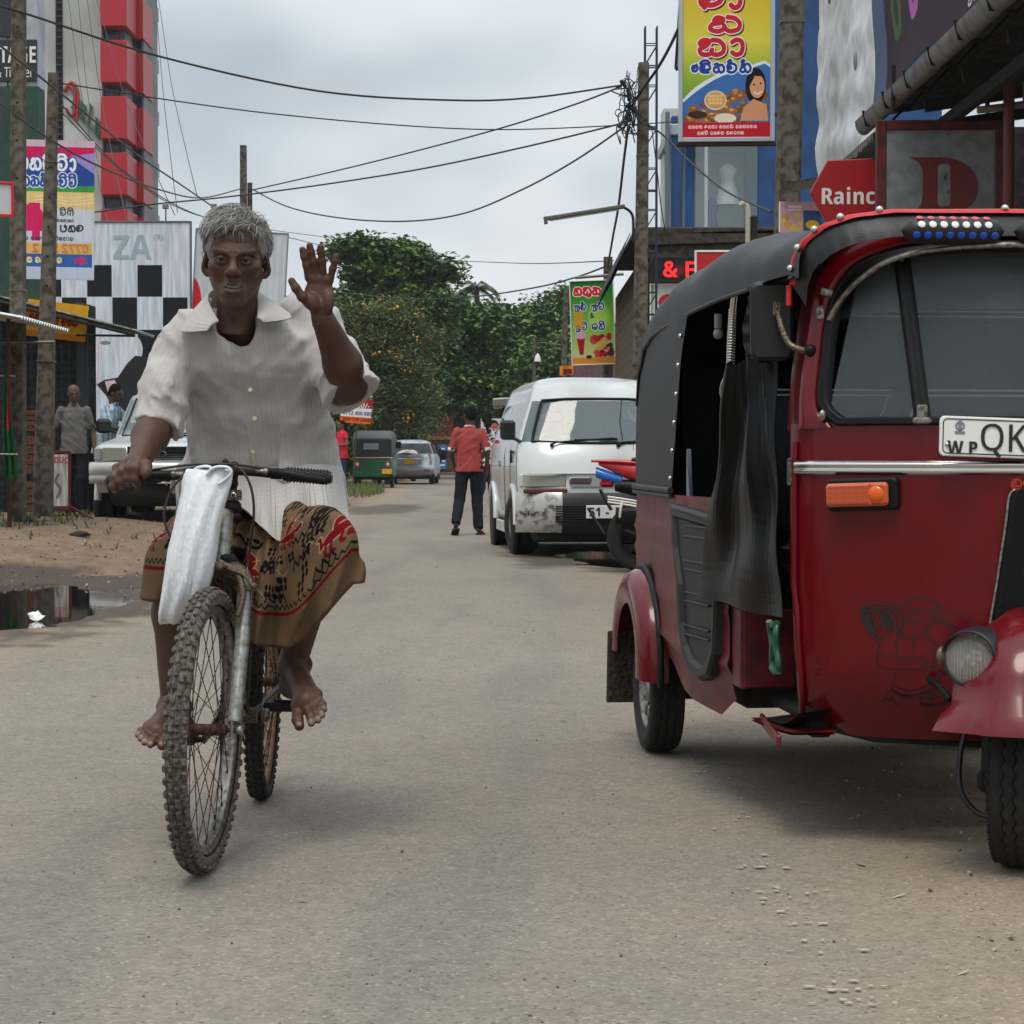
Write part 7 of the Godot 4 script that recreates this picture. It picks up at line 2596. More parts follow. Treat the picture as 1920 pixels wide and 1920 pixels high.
	b.tube(spline([V(-.19,.594,-.19),V(-.10,.608,-.175),V(-.03,.612,-.165),V(.03,.605,-.16),V(.062,.565,-.15),V(.072,.50,-.15),V(.06,.41,-.17),V(.055,.368,-.17)],8),.0031,6)
	part("brake_cable",b,cable_m,steer)
	b = B.new()
	b.tube(spline([V(.055,.373,-.165),V(.066,.345,-.15),V(.09,.318,-.125),V(.108,.298,-.11),V(.10,.273,-.10),V(.082,.283,-.10),V(.078,.318,-.11)],6),.0011,5)
	part("loose_wire",b,M.steel,steer)
	# frame
	b = B.new()
	b.tube([V(0,.83,-.245),V(0,.78,-.74)],.0145,12)
	part("top_tube",b,paint,t)
	b = B.new();b.tube([V(0,.76,-.21),V(0,.30,-.60)],.016,12)
	part("down_tube",b,paint,t)
	b = B.new();b.tube([V(0,.29,-.61),V(0,.80,-.76)],.0145,12)
	part("seat_tube",b,paint,t)
	for s in [-1,1]:
		b = B.new();b.tube([V(s*.02,.29,-.62),V(s*.06,.331,-1.045)],.009,8)
		part("chain_stay",b,paint,t)
		b = B.new();b.tube([V(s*.018,.76,-.76),V(s*.06,.331,-1.045)],.008,8)
		part("seat_stay",b,paint,t)
	b = B.new();b.tube([V(0,.79,-.757),V(0,.86,-.777)],.0125,10)
	part("seat_post",b,M.steel,t)
	b = B.new()
	b.loft([B.new().ring_of(V(0,.865,-.62),.02,.012),B.new().ring_of(V(0,.87,-.70),.035,.022),B.new().ring_of(V(0,.878,-.80),.085,.032),B.new().ring_of(V(0,.882,-.86),.09,.03),B.new().ring_of(V(0,.88,-.885),.05,.015)])
	part("saddle",b,M.leather,t)
	b = B.new();b.tube([V(-.038,.29,-.61),V(.038,.29,-.61)],.021,14)
	part("bottom_bracket",b,rusty,t)
	b = B.new()
	b.lathe([U(.055,-.002),U(.088,-.002),U(.088,.002),U(.055,.002)],36,X(Basis(Vector3.BACK,PI/2),V(-.045,.29,-.61)))
	for k in 5: b.box(V(-.045,.29+cos(k*1.2566)*.035,-.61+sin(k*1.2566)*.035),V(.004,.05,.012),.0,Basis(Vector3.RIGHT,k*1.2566))
	part("chain_wheel",b,M.dark,t)
	b = B.new()
	for k in 60:
		var v := k/60.0
		var c: Vector3
		if v < .3: c = V(-.045,.375-.012*v,-.61-.435*v/.3)
		elif v < .4: c = V(-.045,.331+.035*cos((v-.3)/.1*PI),-1.045-.035*sin((v-.3)/.1*PI))
		elif v < .7: c = V(-.045,lerpf(.296,.204,(v-.4)/.3),-1.045+.435*(v-.4)/.3)
		else: c = V(-.045,.29-.088*cos((v-.7)/.3*PI),-.61+.088*sin((v-.7)/.3*PI))
		b.box(c,V(.007,.008,.013),.0015)
	part("chain",b,M.dark,t)
	for s in [-1,1]:
		b = B.new()
		var e := V(s*.075,.29+s*.045,-.61+s*-.0+(.155 if s < 0 else .15))
		b.tube([V(s*.055,.29,-.61),e],[.014,.011],8,true,1.0,U(.6,1.2))
		b.ball(V(s*.062,.29,-.61),V(.012,.017,.017),10,8)
		part("crank",b,M.steel,t)
		b = B.new()
		b.tube([e,e+V(s*.10,0,0)],.008,8)
		for q in [-1,1]: b.box(e+V(s*.062,0,q*.032),V(.085,.022,.014),.004)
		b.box(e+V(s*.022,0,0),V(.006,.02,.075),.002)
		b.box(e+V(s*.102,0,0),V(.006,.02,.075),.002)
		part("pedal",b,M.black,t)

# ---------------------------------------------------------------- the waving man; positions are relative to the ground under him, at (-.7,0,-5.3)
const SKIN := Color(.078,.038,.024)
func head_shapes(f: Field):   # +z is the face, origin midway between the ears
	f.ell(V(0,.036,-.014),V(.0715,.082,.092),.02)
	f.ell(V(0,-.030,.018),V(.058,.078,.062),.03)
	for s in [-1,1]:
		f.ell(V(s*.046,-.016,.044),V(.019,.017,.026),.022)
		f.cap(V(s*.046,-.045,.0),V(s*.014,-.100,.054),.018,.0155,.028)
		f.cap(V(s*.046,.023,.067),V(s*.010,.0165,.083),.0095,.0115,.014)
	f.ell(V(0,-.102,.058),V(.021,.015,.016),.018)
	f.ell(V(0,-.064,.066),V(.033,.027,.022),.018)
	f.cap(V(0,.014,.079),V(0,-.024,.098),.0085,.0115,.012)
	f.ell(V(0,-.029,.0995),V(.0135,.0115,.0125),.010)
	for s in [-1,1]:
		f.ell(V(s*.0155,-.033,.089),V(.0095,.0090,.0115),.006)
		f.ell(V(s*.031,.001,.090),V(.018,.012,.017),.012,true)
		f.ell(V(s*.040,-.055,.072),V(.016,.022,.013),.018,true)
	f.cap(V(-.006,-.0405,.099),V(-.0085,-.0405,.094),.0036,.0036,.003,true)
	f.cap(V(.006,-.0405,.099),V(.0085,-.0405,.094),.0036,.0036,.003,true)
	f.chain([V(-.027,-.070,.077),V(-.014,-.066,.088),V(0,-.065,.091),V(.014,-.066,.088),V(.027,-.068,.077)],[.0025,.0052,.0060,.0052,.0025],.004,true)
	f.chain([V(-.018,-.0635,.079),V(0,-.0625,.0865),V(.018,-.0635,.079)],[.0035,.0038,.0035],.001)
	f.chain([V(-.027,-.068,.078),V(-.012,-.0585,.0905),V(0,-.0595,.0925),V(.012,-.0585,.0905),V(.027,-.066,.078)],[.0028,.0040,.0040,.0040,.0028],.003)
	f.chain([V(-.026,-.071,.078),V(-.013,-.0768,.0895),V(0,-.0785,.0925),V(.013,-.0768,.0895),V(.026,-.069,.078)],[.0028,.0052,.0060,.0052,.0028],.003)
	for s in [-1,1]:
		f.ell(V(s*.0305,.0005,.0675),V(.0135,.0125,.0125),.002)
		f.chain([V(s*.0475,.000,.067),V(s*.040,.0052,.0758),V(s*.030,.0064,.0796),V(s*.019,.0042,.0775),V(s*.0135,-.001,.076)],[.0022,.0034,.0036,.0032,.0024],.0025)
		f.chain([V(s*.0475,.000,.067),V(s*.039,-.0064,.0755),V(s*.029,-.0080,.0780),V(s*.019,-.0056,.0770)],[.0022,.0028,.0028,.0024],.0025)
		f.chain([V(s*.044,-.0145,.0715),V(s*.031,-.0185,.077),V(s*.018,-.0135,.081)],[.002,.0026,.002],.006,true)
		f.chain([V(s*.018,-.026,.090),V(s*.029,-.044,.083),V(s*.037,-.064,.070)],[.0030,.0044,.0034],.008,true)
		f.chain([V(s*.034,-.066,.074),V(s*.036,-.082,.067)],[.002,.0014],.006,true)
		f.cap(V(s*.0065,.017,.0915),V(s*.0095,.040,.089),.0026,.0016,.006,true)
		f.cap(V(s*.045,.006,.066),V(s*.058,.002,.050),.0018,.0014,.005,true)
	for y in [.043,.056,.068]:
		f.chain([V(-.036,y,.066),V(-.016,y+.003,.0775),V(.010,y+.001,.079),V(.034,y+.003,.067)],[.0012,.0021,.0021,.0012],.006,true)
	for s in [-1,1]:
		var bas := Basis.from_euler(V(-.18,s*.42,s*.10))
		f.ell(V(s*.0765,-.006,-.012),V(.009,.034,.020),.008,false,bas)
		f.ell(V(s*.0745,-.036,-.004),V(.006,.010,.008),.008)
		f.ell(V(s*.0835,.0,-.008),V(.005,.020,.011),.005,true,bas)
	f.cap(V(0,-.06,-.030),V(.0,-.20,-.060),.050,.052,.02)
	for s in [-1,1]: f.cap(V(s*.045,-.06,-.03),V(s*.014,-.19,.0),.012,.011,.02)
	f.ell(V(0,-.135,.002),V(.011,.016,.012),.014)

func head_colour(p: Vector3) -> Color:   # p in the head's own frame
	var c := SKIN
	var nz := gn.get_noise_3d(p.x*320,p.y*320,p.z*320)
	c = c*(1.0+.16*nz)
	var warm := .0
	for s in [-1,1]: warm += exp(-pow(V(p.x-s*.042,p.y+.022,p.z-.06).length()/.026,2.0))
	warm += exp(-pow((p-V(0,-.028,.1)).length()/.02,2.0))
	c = c.lerp(Color(.100,.048,.032),.6*clampf(warm,0,1))
	if p.z > .05 and absf(p.x) < .05:   # eyebrows, thin and greying
		var by := .0265+.004*sin(absf(p.x)*60.0)
		var e := exp(-pow((p.y-by)/.0042,2.0))*smoothstep(.009,.014,absf(p.x))*smoothstep(.05,.042,absf(p.x))
		c = c.lerp(Color(.030,.024,.021),.85*e)
	for s in [-1,1]: c*= 1.0 - .12*exp(-pow(U((p.x - s*.031)/.019, (p.y+.002)/.014).length(),4.0))*smoothstep(.05,.065, p.z)   # socket shade put into the skin colour round the eyes
	# eyes: dark iris, dull whites
	for s in [-1,1]:
		var e := V(s*.0305,.0005,.0675)
		if (p-e).length() < .0142 and p.z > .070 and absf(p.y-.0005) < .0056:
			var r := U(p.x-e.x+.001,p.y-e.y).length()
			c = Color(.012,.008,.007) if r < .0064 else Color(.105,.082,.072)
	# lips and teeth
	var m := U(p.x/.027,(p.y+.0685)/.015).length()
	if p.z > .07 and m < 1.0: c = c.lerp(Color(.078,.036,.031),.8*smoothstep(1.0,.8,m))
	if absf(p.x) < .018 and absf(p.y+.0640) < .0042 and p.z < .0915 and p.z > .079:
		var gap := absf(fposmod(p.x+.0035,.0074)-.0037)
		c = Color(.50,.45,.35)*(.35+.65*smoothstep(.0,.0014,gap))
	# grey stubble along the jaw
	if p.y < -.045 and p.y > -.125 and p.z > -.01:
		var st := smoothstep(-.045,-.07,p.y)*smoothstep(-.01,.02,p.z)
		c = c.lerp(Color(.12,.095,.08),.33*st*(.5+nz))
	return c

func finger(f: Field,pts: Array,r0: float,r1: float):
	var rs := []
	for i in pts.size(): rs.append(lerpf(r0,r1,float(i)/(pts.size()-1)))
	f.chain(pts,rs,.004)
	for i in range(1,pts.size()-1): f.ell(pts[i],Vector3.ONE*rs[i]*1.03,.004)

func make_cyclist():
	var t := thing("waving_man","barefoot grey-haired man in a white striped shirt and batik sarong, waving from his bicycle","person",V(-.7,0,-5.3))
	var H := X(Basis.from_euler(V(.10,deg_to_rad(2.5),deg_to_rad(-2))).scaled(Vector3.ONE*.97),V(.018,1.45,.06))
	var skin := Nets.new()
	# --- body: neck, chest, arms, legs
	var f := Field.new()
	f.cap(H*V(0,-.10,-.045),V(.014,1.255,-.06),.050,.060,.03)
	f.ell(V(.01,1.22,-.12),V(.135,.09,.062),.04)
	f.cap(V(-.124,1.255,-.06),V(.176,1.298,-.1),.045,.045,.03)
	var lsh := V(-.147,1.241,-.05); var lel := V(-.187,1.038,.04); var lwr := V(-.195,.956,.22)
	f.chain([lsh,lel],[.055,.045],.03)
	f.chain([lel,lel.lerp(lwr,.3)+V(-.002,0,0),lwr],[.043,.044,.0285],.02)
	var rsh := V(.195,1.286,-.12); var rel := V(.292,1.139,.025); var rwr := V(.241,1.299,.16)
	f.chain([rsh,rel],[.055,.046],.03)
	f.chain([rel,rel.lerp(rwr,.35)+V(.008,-.004,0),rwr],[.042,.047,.029],.02)
	f.cap(V(.045,.844,-.34),V(.23,.756,.09),.08,.050,.03)
	f.cap(V(-.069,.837,-.34),V(-.125,.708,.08),.08,.050,.03)
	f.ell(V(-.017,.901,-.36),V(.13,.12,.09),.04)
	f.chain([V(.231,.759,.1),V(.199,.638,.02),V(.148,.436,-.06)],[.049,.049,.031],.02)
	f.chain([V(-.125,.708,.08),V(-.144,.573,.04),V(-.148,.33,.02)],[.054,.052,.031],.02)
	skin.net(f,V(-.36,.24,-.56),V(.42,1.46,.36),.0125,func(p: Vector3,n: Vector3) -> Color:
		return SKIN*(.92+.20*gn.get_noise_3d(p.x*120,p.y*120,p.z*120)))
	# --- head
	f = Field.new()
	head_shapes(f)
	var hs := Nets.new()
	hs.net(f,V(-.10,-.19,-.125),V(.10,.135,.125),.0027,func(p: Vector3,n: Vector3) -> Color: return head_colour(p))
	var merge := func(o: Nets,x: Transform3D):
		var b0 := skin.v.size()
		for i in o.v.size():
			skin.v.append(x*o.v[i]); skin.n.append((x.basis*o.n[i]).normalized()); skin.c.append(o.c[i]); skin.u.append(Vector2.ZERO)
		for i in o.ix: skin.ix.append(i+b0)
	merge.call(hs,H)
	# --- raised hand, palm to the camera
	f = Field.new()
	var pc := V(.233,1.356,.175)
	f.cap(V(.241,1.29,.155),V(.237,1.323,.165),.0275,.027,.012)
	f.ell(pc+V(0,0,-.002),V(.0365,.043,.0135),.012)
	f.cap(V(.217,1.397,.175),V(.256,1.392,.175),.0115,.0105,.012)
	f.ell(V(.215,1.337,.195),V(.017,.024,.014),.012,false,Basis(Vector3.BACK,.5))
	f.ell(V(.257,1.337,.185),V(.013,.026,.013),.010)
	finger(f,[V(.208,1.395,.175),V(.204,1.426,.185),V(.199,1.446,.192),V(.195,1.462,.195)],.0098,.0082)
	finger(f,[V(.225,1.4,.175),V(.22,1.435,.188),V(.215,1.457,.195),V(.213,1.471,.2)],.0102,.0082)
	finger(f,[V(.243,1.399,.175),V(.242,1.435,.188),V(.24,1.456,.195),V(.239,1.468,.2)],.0098,.0080)
	finger(f,[V(.26,1.39,.175),V(.267,1.417,.183),V(.273,1.435,.188),V(.275,1.446,.19)],.0088,.0072)
	finger(f,[V(.213,1.33,.185),V(.195,1.348,.208),V(.181,1.368,.215),V(.171,1.385,.215)],.0125,.0090)
	for q in [[V(.201,1.367,.205),V(.224,1.36,.197),V(.237,1.342,.196)],[V(.209,1.381,.2),V(.237,1.37,.195),V(.266,1.372,.2)],[V(.222,1.38,.2),V(.244,1.383,.197),V(.266,1.384,.2)]]:
		f.chain(q,[.0012,.0016,.0012],.004,true)
	var mitt := Nets.new()
	var pal := pc
	mitt.net(f,V(.136,1.276,.1),V(.3,1.485,.25),.0026,func(p: Vector3,n: Vector3) -> Color:
		var k := smoothstep(-.1,.5, n.z)   # palms are paler than the back of the hand
		var c := SKIN.lerp(Color(.21,.108,.076),.75*k*smoothstep(1.245,1.31,p.y))
		if p.y > pal.y+.065: c = c.lerp(Color(.20,.115,.085),.35*k)
		return c*(1.0+.2*gn.get_noise_3d(p.x*260,p.y*260,p.z*260)))
	merge.call(mitt,Transform3D.IDENTITY)
	# --- hand on the grip: four fingers over the bar, thumb underneath it along the inside
	f = Field.new()
	f.cap(V(-.196,.961,.21),V(-.204,.943,.24),.0285,.026,.015)
	f.ell(V(-.211,.938,.245),V(.040,.022,.034),.014,false,Basis.from_euler(V(.3,0,.22)))
	var kx := [261,247,233,220]
	var ky := [867,866,872,881]
	for i in 4:
		var x: float = kx[i]; var y: float = ky[i]
		var a := V(-.524,.965,.25)
		var m := [5.035,5.035,5.04,5.05][i] as float
		a = px_point(x,y,m) ; var b2 := px_point(x-5,y+11+i,m-.045); var c2 := px_point(x-8,y+31,m-.046); var d2 := px_point(x-4,y+43-i*2,m-.012)
		finger(f,[a,b2,c2,d2],.0122-.0008*i,.0092)
		f.ell(a+V(0,.004,.002),Vector3.ONE*.0125,.006)
	finger(f,[V(-.183,.948,.245),V(-.169,.942,.28),V(-.163,.928,.31),V(-.167,.922,.315)],.0145,.0108)
	mitt = Nets.new()
	mitt.net(f,V(-.293,.861,.16),V(-.135,.986,.345),.0028,func(p: Vector3,n: Vector3) -> Color:
		var c := SKIN*(1.0+.25*gn.get_noise_3d(p.x*260,p.y*260,p.z*260))
		return c)
	merge.call(mitt,Transform3D.IDENTITY)
	# --- feet
	for side in 2:
		f = Field.new()
		var an: Vector3; var heel: Vector3; var toes: Array; var ball: Vector3
		if side == 0:
			an = V(.147,.436,-.06); heel = V(.134,.374,-.13); ball = V(.193,.363,.1)
			toes = [[V(.171,.346,.1),V(.174,.318,.135),V(.18,.305,.15)],[V(.19,.351,.11),V(.206,.328,.145),V(.21,.313,.16)],[V(.203,.357,.11),V(.221,.335,.145),V(.226,.32,.155)],[V(.213,.364,.105),V(.23,.344,.135),V(.235,.331,.145)],[V(.219,.375,.095),V(.234,.355,.12),V(.239,.343,.13)]]
		else:
			an = V(-.146,.337,.02); heel = V(-.142,.259,-.06); ball = V(-.166,.295,.16)
			toes = [[V(-.137,.276,.17),V(-.142,.27,.2),V(-.145,.266,.215)],[V(-.158,.286,.17),V(-.168,.274,.2),V(-.173,.268,.215)],[V(-.172,.291,.165),V(-.185,.28,.195),V(-.189,.272,.205)],[V(-.183,.295,.16),V(-.195,.288,.185),V(-.2,.28,.195)],[V(-.192,.299,.15),V(-.204,.295,.17),V(-.209,.287,.18)]]
		f.cap(an+V(0,.07,0),an,.034,.033,.02)
		f.cap(an,heel,.034,.030,.02)
		f.cap(an+V(0,-.008,.01),ball,.033,.023,.03)
		f.cap(heel,ball+V(0,-.012,0),.026,.020,.03)
		f.cap(toes[0][0],toes[4][0],.017,.013,.02)
		for s in [-1,1]: f.ell(an+V(s*.033,.0,0),Vector3.ONE*.011,.012)
		for i in 5:
			finger(f,toes[i],[.0150,.0108,.0102,.0096,.0092][i],[.0125,.0092,.0088,.0084,.0082][i])
			f.cap(an.lerp(toes[i][0],.45)+V(0,.018,.0),toes[i][0]+V(0,.007,0),.006,.006,.012)
		var lo := an; var hi := an
		for q in [heel,ball,toes[0][2],toes[4][2],an+V(0,.07,0)]: lo = lo.min(q); hi = hi.max(q)
		mitt = Nets.new()
		mitt.net(f,lo-Vector3.ONE*.05,hi+Vector3.ONE*.045,.0036,func(p: Vector3,n: Vector3) -> Color:
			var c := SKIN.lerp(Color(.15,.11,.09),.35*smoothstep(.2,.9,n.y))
			for q in toes:
				if (p-q[2]-V(0,.004,.005)).length() < .0075: c = Color(.20,.135,.10)
			return c*(1.0+.3*gn.get_noise_3d(p.x*200,p.y*200,p.z*200)))
		merge.call(mitt,Transform3D.IDENTITY)
	part("body",skin.done(),M.skin,t)
	make_hair(t,H)
	make_shirt(t)
	make_sarong(t)

func px_point(px: float, py: float, d: float) -> Vector3:   # metres relative to the man, from offsets measured on the grip hand
	var k := d/3960.0
	return V((px-960.0)*k+.7,.965-(py-855.0)*k,5.3-d)

func make_hair(t: Node3D,H: Transform3D):
	var f := Field.new()
	f.ell(V(0,.041,-.022),V(.0775,.079,.094),.02)
	f.ell(V(-.012,.094,.016),V(.054,.026,.060),.03)
	f.cap(V(-.062,.03,-.008),V(-.068,-.02,-.02),.016,.010,.02)
	f.cap(V(.062,.03,-.008),V(.068,.0,-.02),.016,.010,.02)
	f.ell(V(0,.0,-.06),V(.066,.075,.055),.03)
	f.ell(V(.012,.018,.080),V(.062,.058,.052),.012,true)
	f.ell(V(0,-.06,.06),V(.085,.075,.075),.012,true)
	for s in [-1,1]: f.ell(V(s*.085,-.012,-.006),V(.020,.030,.024),.006,true)
	f.disp = func(p: Vector3) -> float: return .0045*gn.get_noise_3d(p.x*260+p.z*60,p.y*90,p.z*200)+.0025*gn.get_noise_3d(p.x*700,p.y*260,p.z*500)
	var n := Nets.new()
	n.net(f,V(-.11,-.085,-.13),V(.11,.15,.10),.0042,func(p: Vector3,nn: Vector3) -> Color:
		var k := .5+.5*gn.get_noise_3d(p.x*420+p.z*90,p.y*110,p.z*300)
		return Color(.14,.133,.122).lerp(Color(.31,.30,.28),k))
	# locks: thin tapered strands combed from the parting over to one side
	var b := B.new()
	var r := RandomNumberGenerator.new()
	r.seed = 5
	for i in 3000:
		var th := r.randf()*TAU
		var ph := acos(r.randf_range(-.25,1.0))
		var d := V(sin(ph)*cos(th),cos(ph),sin(ph)*sin(th))
		if d.z > .30 and d.y < .42: continue
		if d.z > .25 and d.y < .1: continue
		var p := V(0,.040,-.02)+V(d.x*.077,d.y*.079,d.z*.093)
		if d.y > .35: p += V(-.004,.010,.008)*d.y
		var side := V(-1.0,-.1,.35) if d.x < .45 else V(.5,-.8,.0)
		if d.z < -.2: side = V(d.x,-1.0,-.3)
		if d.y < .45: side = V(d.x*.25,-1.0,d.z*.1-.25)
		if d.y > .55 and d.z > .1: side = V(r.randf_range(-1.2,.5),.25,.75)
		var dir := (side.normalized()+V(r.randfn(0,.13),r.randfn(0,.12),r.randfn(0,.13))).normalized()
		dir = (dir-d*dir.dot(d)*.85).normalized()
		var L := r.randf_range(.026,.056)*(1.25 if d.y > .5 else .85)
		var lift := r.randf_range(.0,.007)+(.006 if r.randf() < .08 else .0)
		var pts := [p-d*.004,p+dir*L*.35+d*(.003+lift),p+dir*L*.7+d*(.001+lift*.8),p+dir*L+d*(-.006+lift*.2)]
		var g := r.randf_range(.13,.40)
		b.col(Color(g,g*.975,g*.92))
		var w := r.randf_range(.0007,.0014)
		b.tube(pts,[w,w*1.1,w*.8,w*.15],3,false)
	for i in 240:   # the fringe over the brow and flyaway ends on top
		var u := r.randf_range(-1.0,1.0)
		var root := V(u*.052-.004,.101-.012*u*u,.046+r.randf_range(-.012,.012))
		var tip := root+V(-.018+r.randfn(0,.012),-.020-.018*maxf(0,-u)+r.randfn(0,.006),.022-.012*absf(u))
		var mid := root.lerp(tip,.5)+V(0,.010,.010)
		var g := r.randf_range(.14,.48)
		b.col(Color(g,g*.975,g*.92))
		b.tube([root,root.lerp(mid,.5)+V(0,.004,.003),mid,tip],[.0011,.0013,.0010,.0002],3,false)
	for i in 60:
		var u := r.randf_range(-.3,1.0)
		var root := V(u*.06,.114-.03*u*u,r.randf_range(-.06,.03))
		var tip := root+V(.012+r.randfn(0,.012),.014+r.randfn(0,.006),r.randfn(0,.01))
		b.col(Color(.36,.35,.33))
		b.tube([root,root.lerp(tip,.5)+V(0,.004,0),tip],[.0012,.001,.0003],3,false)
	var hm := mat(Color.WHITE,.55,.0,.4)
	hm.vertex_color_use_as_albedo = true
	var h := part("hair",n.done(),hm,t)
	h.transform = H
	part("locks",b,hm,h)

func make_shirt(t: Node3D):
	var f := Field.new()
	f.column([[.70,.048,-.30,.235,.165],[.80,.045,-.30,.230,.165],[.90,.042,-.29,.215,.158],[.97,.042,-.25,.192,.15],[1.08,.042,-.18,.176,.135],[1.20,.036,-.085,.165,.122],[1.265,.022,-.065,.160,.105],[1.30,.018,-.055,.118,.080],[1.325,.016,-.05,.062,.058]],.03)
	f.chain([V(-.097,1.281,-.04),V(-.142,1.23,-.045),V(-.17,1.125,.01),V(-.182,1.038,.05)],[.052,.054,.053,.055],.035)
	f.chain([V(.156,1.325,-.1),V(.196,1.289,-.11),V(.253,1.2,-.035),V(.292,1.125,.015)],[.054,.058,.060,.066],.035)
	f.chain([V(.052,.852,-.28),V(.156,.788,-.08)],[.13,.108],.05)
	f.chain([V(-.047,.852,-.28),V(-.067,.801,-.12)],[.13,.10],.05)
	# openings
	f.cap(V(-.001,1.38,-.01),V(.02,1.319,.1),.064,.046,.01,true)
	f.cap(V(.017,1.313,.09),V(.028,1.168,.042),.050,.020,.008,true)
	f.cap(V(.017,1.32,.08),V(.011,1.255,-.06),.050,.055,.01,true)
	f.chain([V(-.171,1.125,.01),V(-.186,1.018,.06),V(-.193,.958,.1)],[.030,.042,.044],.004,true)
	f.chain([V(.271,1.164,-.01),V(.301,1.107,.025),V(.344,1.024,.07)],[.042,.053,.058],.004,true)
	f.half(V(-.188,1.042,.05),(V(-.188,1.042,.05)-V(-.177,1.125,.01)).normalized()+V(-.10,0,0),.003)
	var cuff := (V(.297,1.116,.015)-V(.253,1.2,-.035)).normalized()
	f.disp = func(p: Vector3) -> float:
		var d := .0
		var w := gn.get_noise_3d(p.x*40,p.y*34,p.z*40)
		var q1 := p.x*.8+p.y*.6
		var q2 := p.x*.7-p.y*.72
		var up := smoothstep(.98,1.14,p.y)
		d -= .012*pow(1.0-absf(gn.get_noise_3d(q1*42,q2*11,p.z*14))*1.7,5.0)*up*smoothstep(.08,-.06,p.x)
		d -= .010*pow(1.0-absf(gn.get_noise_3d(q2*40,q1*10,p.z*14+50.0))*1.7,5.0)*up*smoothstep(.02,.16,p.x)
		d -= .016*pow(1.0-absf(gn.get_noise_3d(p.x*42,p.y*8,p.z*12+90.0))*1.7,5.0)*(1.0-up)
		d -= .011*w
		# slanting pulls from the arms towards the waist, and hanging folds below the chest
		var a := .5+.5*sin((p.x*46.0+p.y*30.0)+2.5*gn.get_noise_3d(p.x*14,p.y*14,3.0))
		d -= .0085*pow(a,3.0)*smoothstep(-.02,-.14,p.x)*smoothstep(.95,1.15,p.y)
		var a2 := .5+.5*sin((p.x*40.0-p.y*44.0)+2.0*gn.get_noise_3d(p.x*12,p.y*12,9.0))
		d -= .009*pow(a2,3.0)*smoothstep(.08,.2,p.x)*smoothstep(.9,1.1,p.y)
		var h := .5+.5*sin(p.x*62.0+3.0*gn.get_noise_3d(p.x*10,p.y*6,1.0))
		d -= .010*pow(h,2.0)*smoothstep(1.12,.9,p.y)
		var cr := gn.get_noise_3d(p.x*150,p.y*150,p.z*150)
		d -= .0032*cr
		if p.z > -.2:   # front band and pocket stand a little proud
			var bx := .004+(1.21-p.y)*.075
			var band := smoothstep(.021,.0185,absf(p.x-bx))*smoothstep(1.235,1.225,p.y)
			d -= .0022*band-.001*band*smoothstep(.0125,.0155,absf(p.x-bx))
			var pk := smoothstep(.058,.056,absf(p.x-.122+(1.1-p.y)*-.06))*smoothstep(1.172,1.169,p.y)*smoothstep(-.002,.002,p.y-1.04-.35*maxf(.0,absf(p.x-.122)-.03))
			d -= .0030*pk
			d -= .0035*pk*exp(-pow((p.y-1.085)/.03,2.0))*(.5+.5*sin(p.x*120.0))
		return d
	f.cut = func(p: Vector3) -> float:
		var e := .845-p.y-.02*sin(p.x*9.0)
		if p.y < 1.16 and p.x > .20 and p.z > -.09: e = maxf(e if p.x < .3 else -1.0,(p-V(.295,1.113,.02)).dot(cuff))
		return e
	var n := Nets.new()
	n.net(f,V(-.30,.69,-.49),V(.40,1.39,.16),.0058,null,func(p: Vector3,nn: Vector3) -> Vector2:
		if p.x < -.145 and p.y > 1.02: return U(p.x*.95-p.y*.32+.1*p.z,p.y)
		if p.x > .215 and p.y > 1.05: return U(p.x*.87+p.y*.48,p.y)
		return U(p.x-(1.2-p.y)*.06+.25*(p.z+.05+.2*(1.2-p.y))*signf(p.x-.04)*smoothstep(.08,.16,absf(p.x-.04)),p.y))
	var cv := Canvas.new(256,256,Color(.69,.675,.655))
	for k in 16:   # fine woven stripes
		var x := k*16.0+4
		cv.rect(x,0,x+2,256,Color(.56,.54,.535),.42)
		cv.rect(x+8,0,x+9,256,Color(.60,.585,.57),.5)
	cv.grain(.05,4)
	var sm := mat(Color.WHITE,.88,.0,.2)
	sm.albedo_texture = cv.tex()
	sm.uv1_scale = V(4.6,4.0,1)
	sm.normal_enabled = false
	sm.rim_enabled = true; sm.rim = .25
	var sh := part("shirt",n.done(),sm,t)
	# the front tails hang open over the thighs
	for side in 2:
		var b := B.new()
		b.sheet(30,16,func(u: float,v: float) -> Vector3:
			var x := lerpf(lerpf(431.0,428.0,v),lerpf(634.0,657.0,pow(v,.7)),u) if side == 0 else lerpf(331.0,440.0,u)
			var low: float
			var d: float
			if side == 0:
				low = 930.0+97.0*smoothstep(-.1,.56,u) if u < .54 else (1027.0-50.0*smoothstep(.54,.74,u)+30.0*smoothstep(.78,1.0,u))
				d = lerpf(5.43,lerpf(5.285,5.165,smoothstep(.1,.6,u)),pow(v,.8))+.10*pow(maxf(.0,u-.72)/.28,2.0)
			else:
				low = lerpf(958.0,932.0,u)
				d = lerpf(5.43,5.36,v)
			var y := lerpf(872.0,low,v)
			var fold := .011*sin(u*17.0+v*2.0)*v+.006*sin(u*41.0-v*3.0)*v
			return px_point(x,y,d)+V(0,0,fold),true,.0035)
		var tm: StandardMaterial3D = sm.duplicate()
		tm.uv1_scale = V(1.35 if side == 0 else .65,.8,1)
		part("shirt_tail",b,tm,sh)
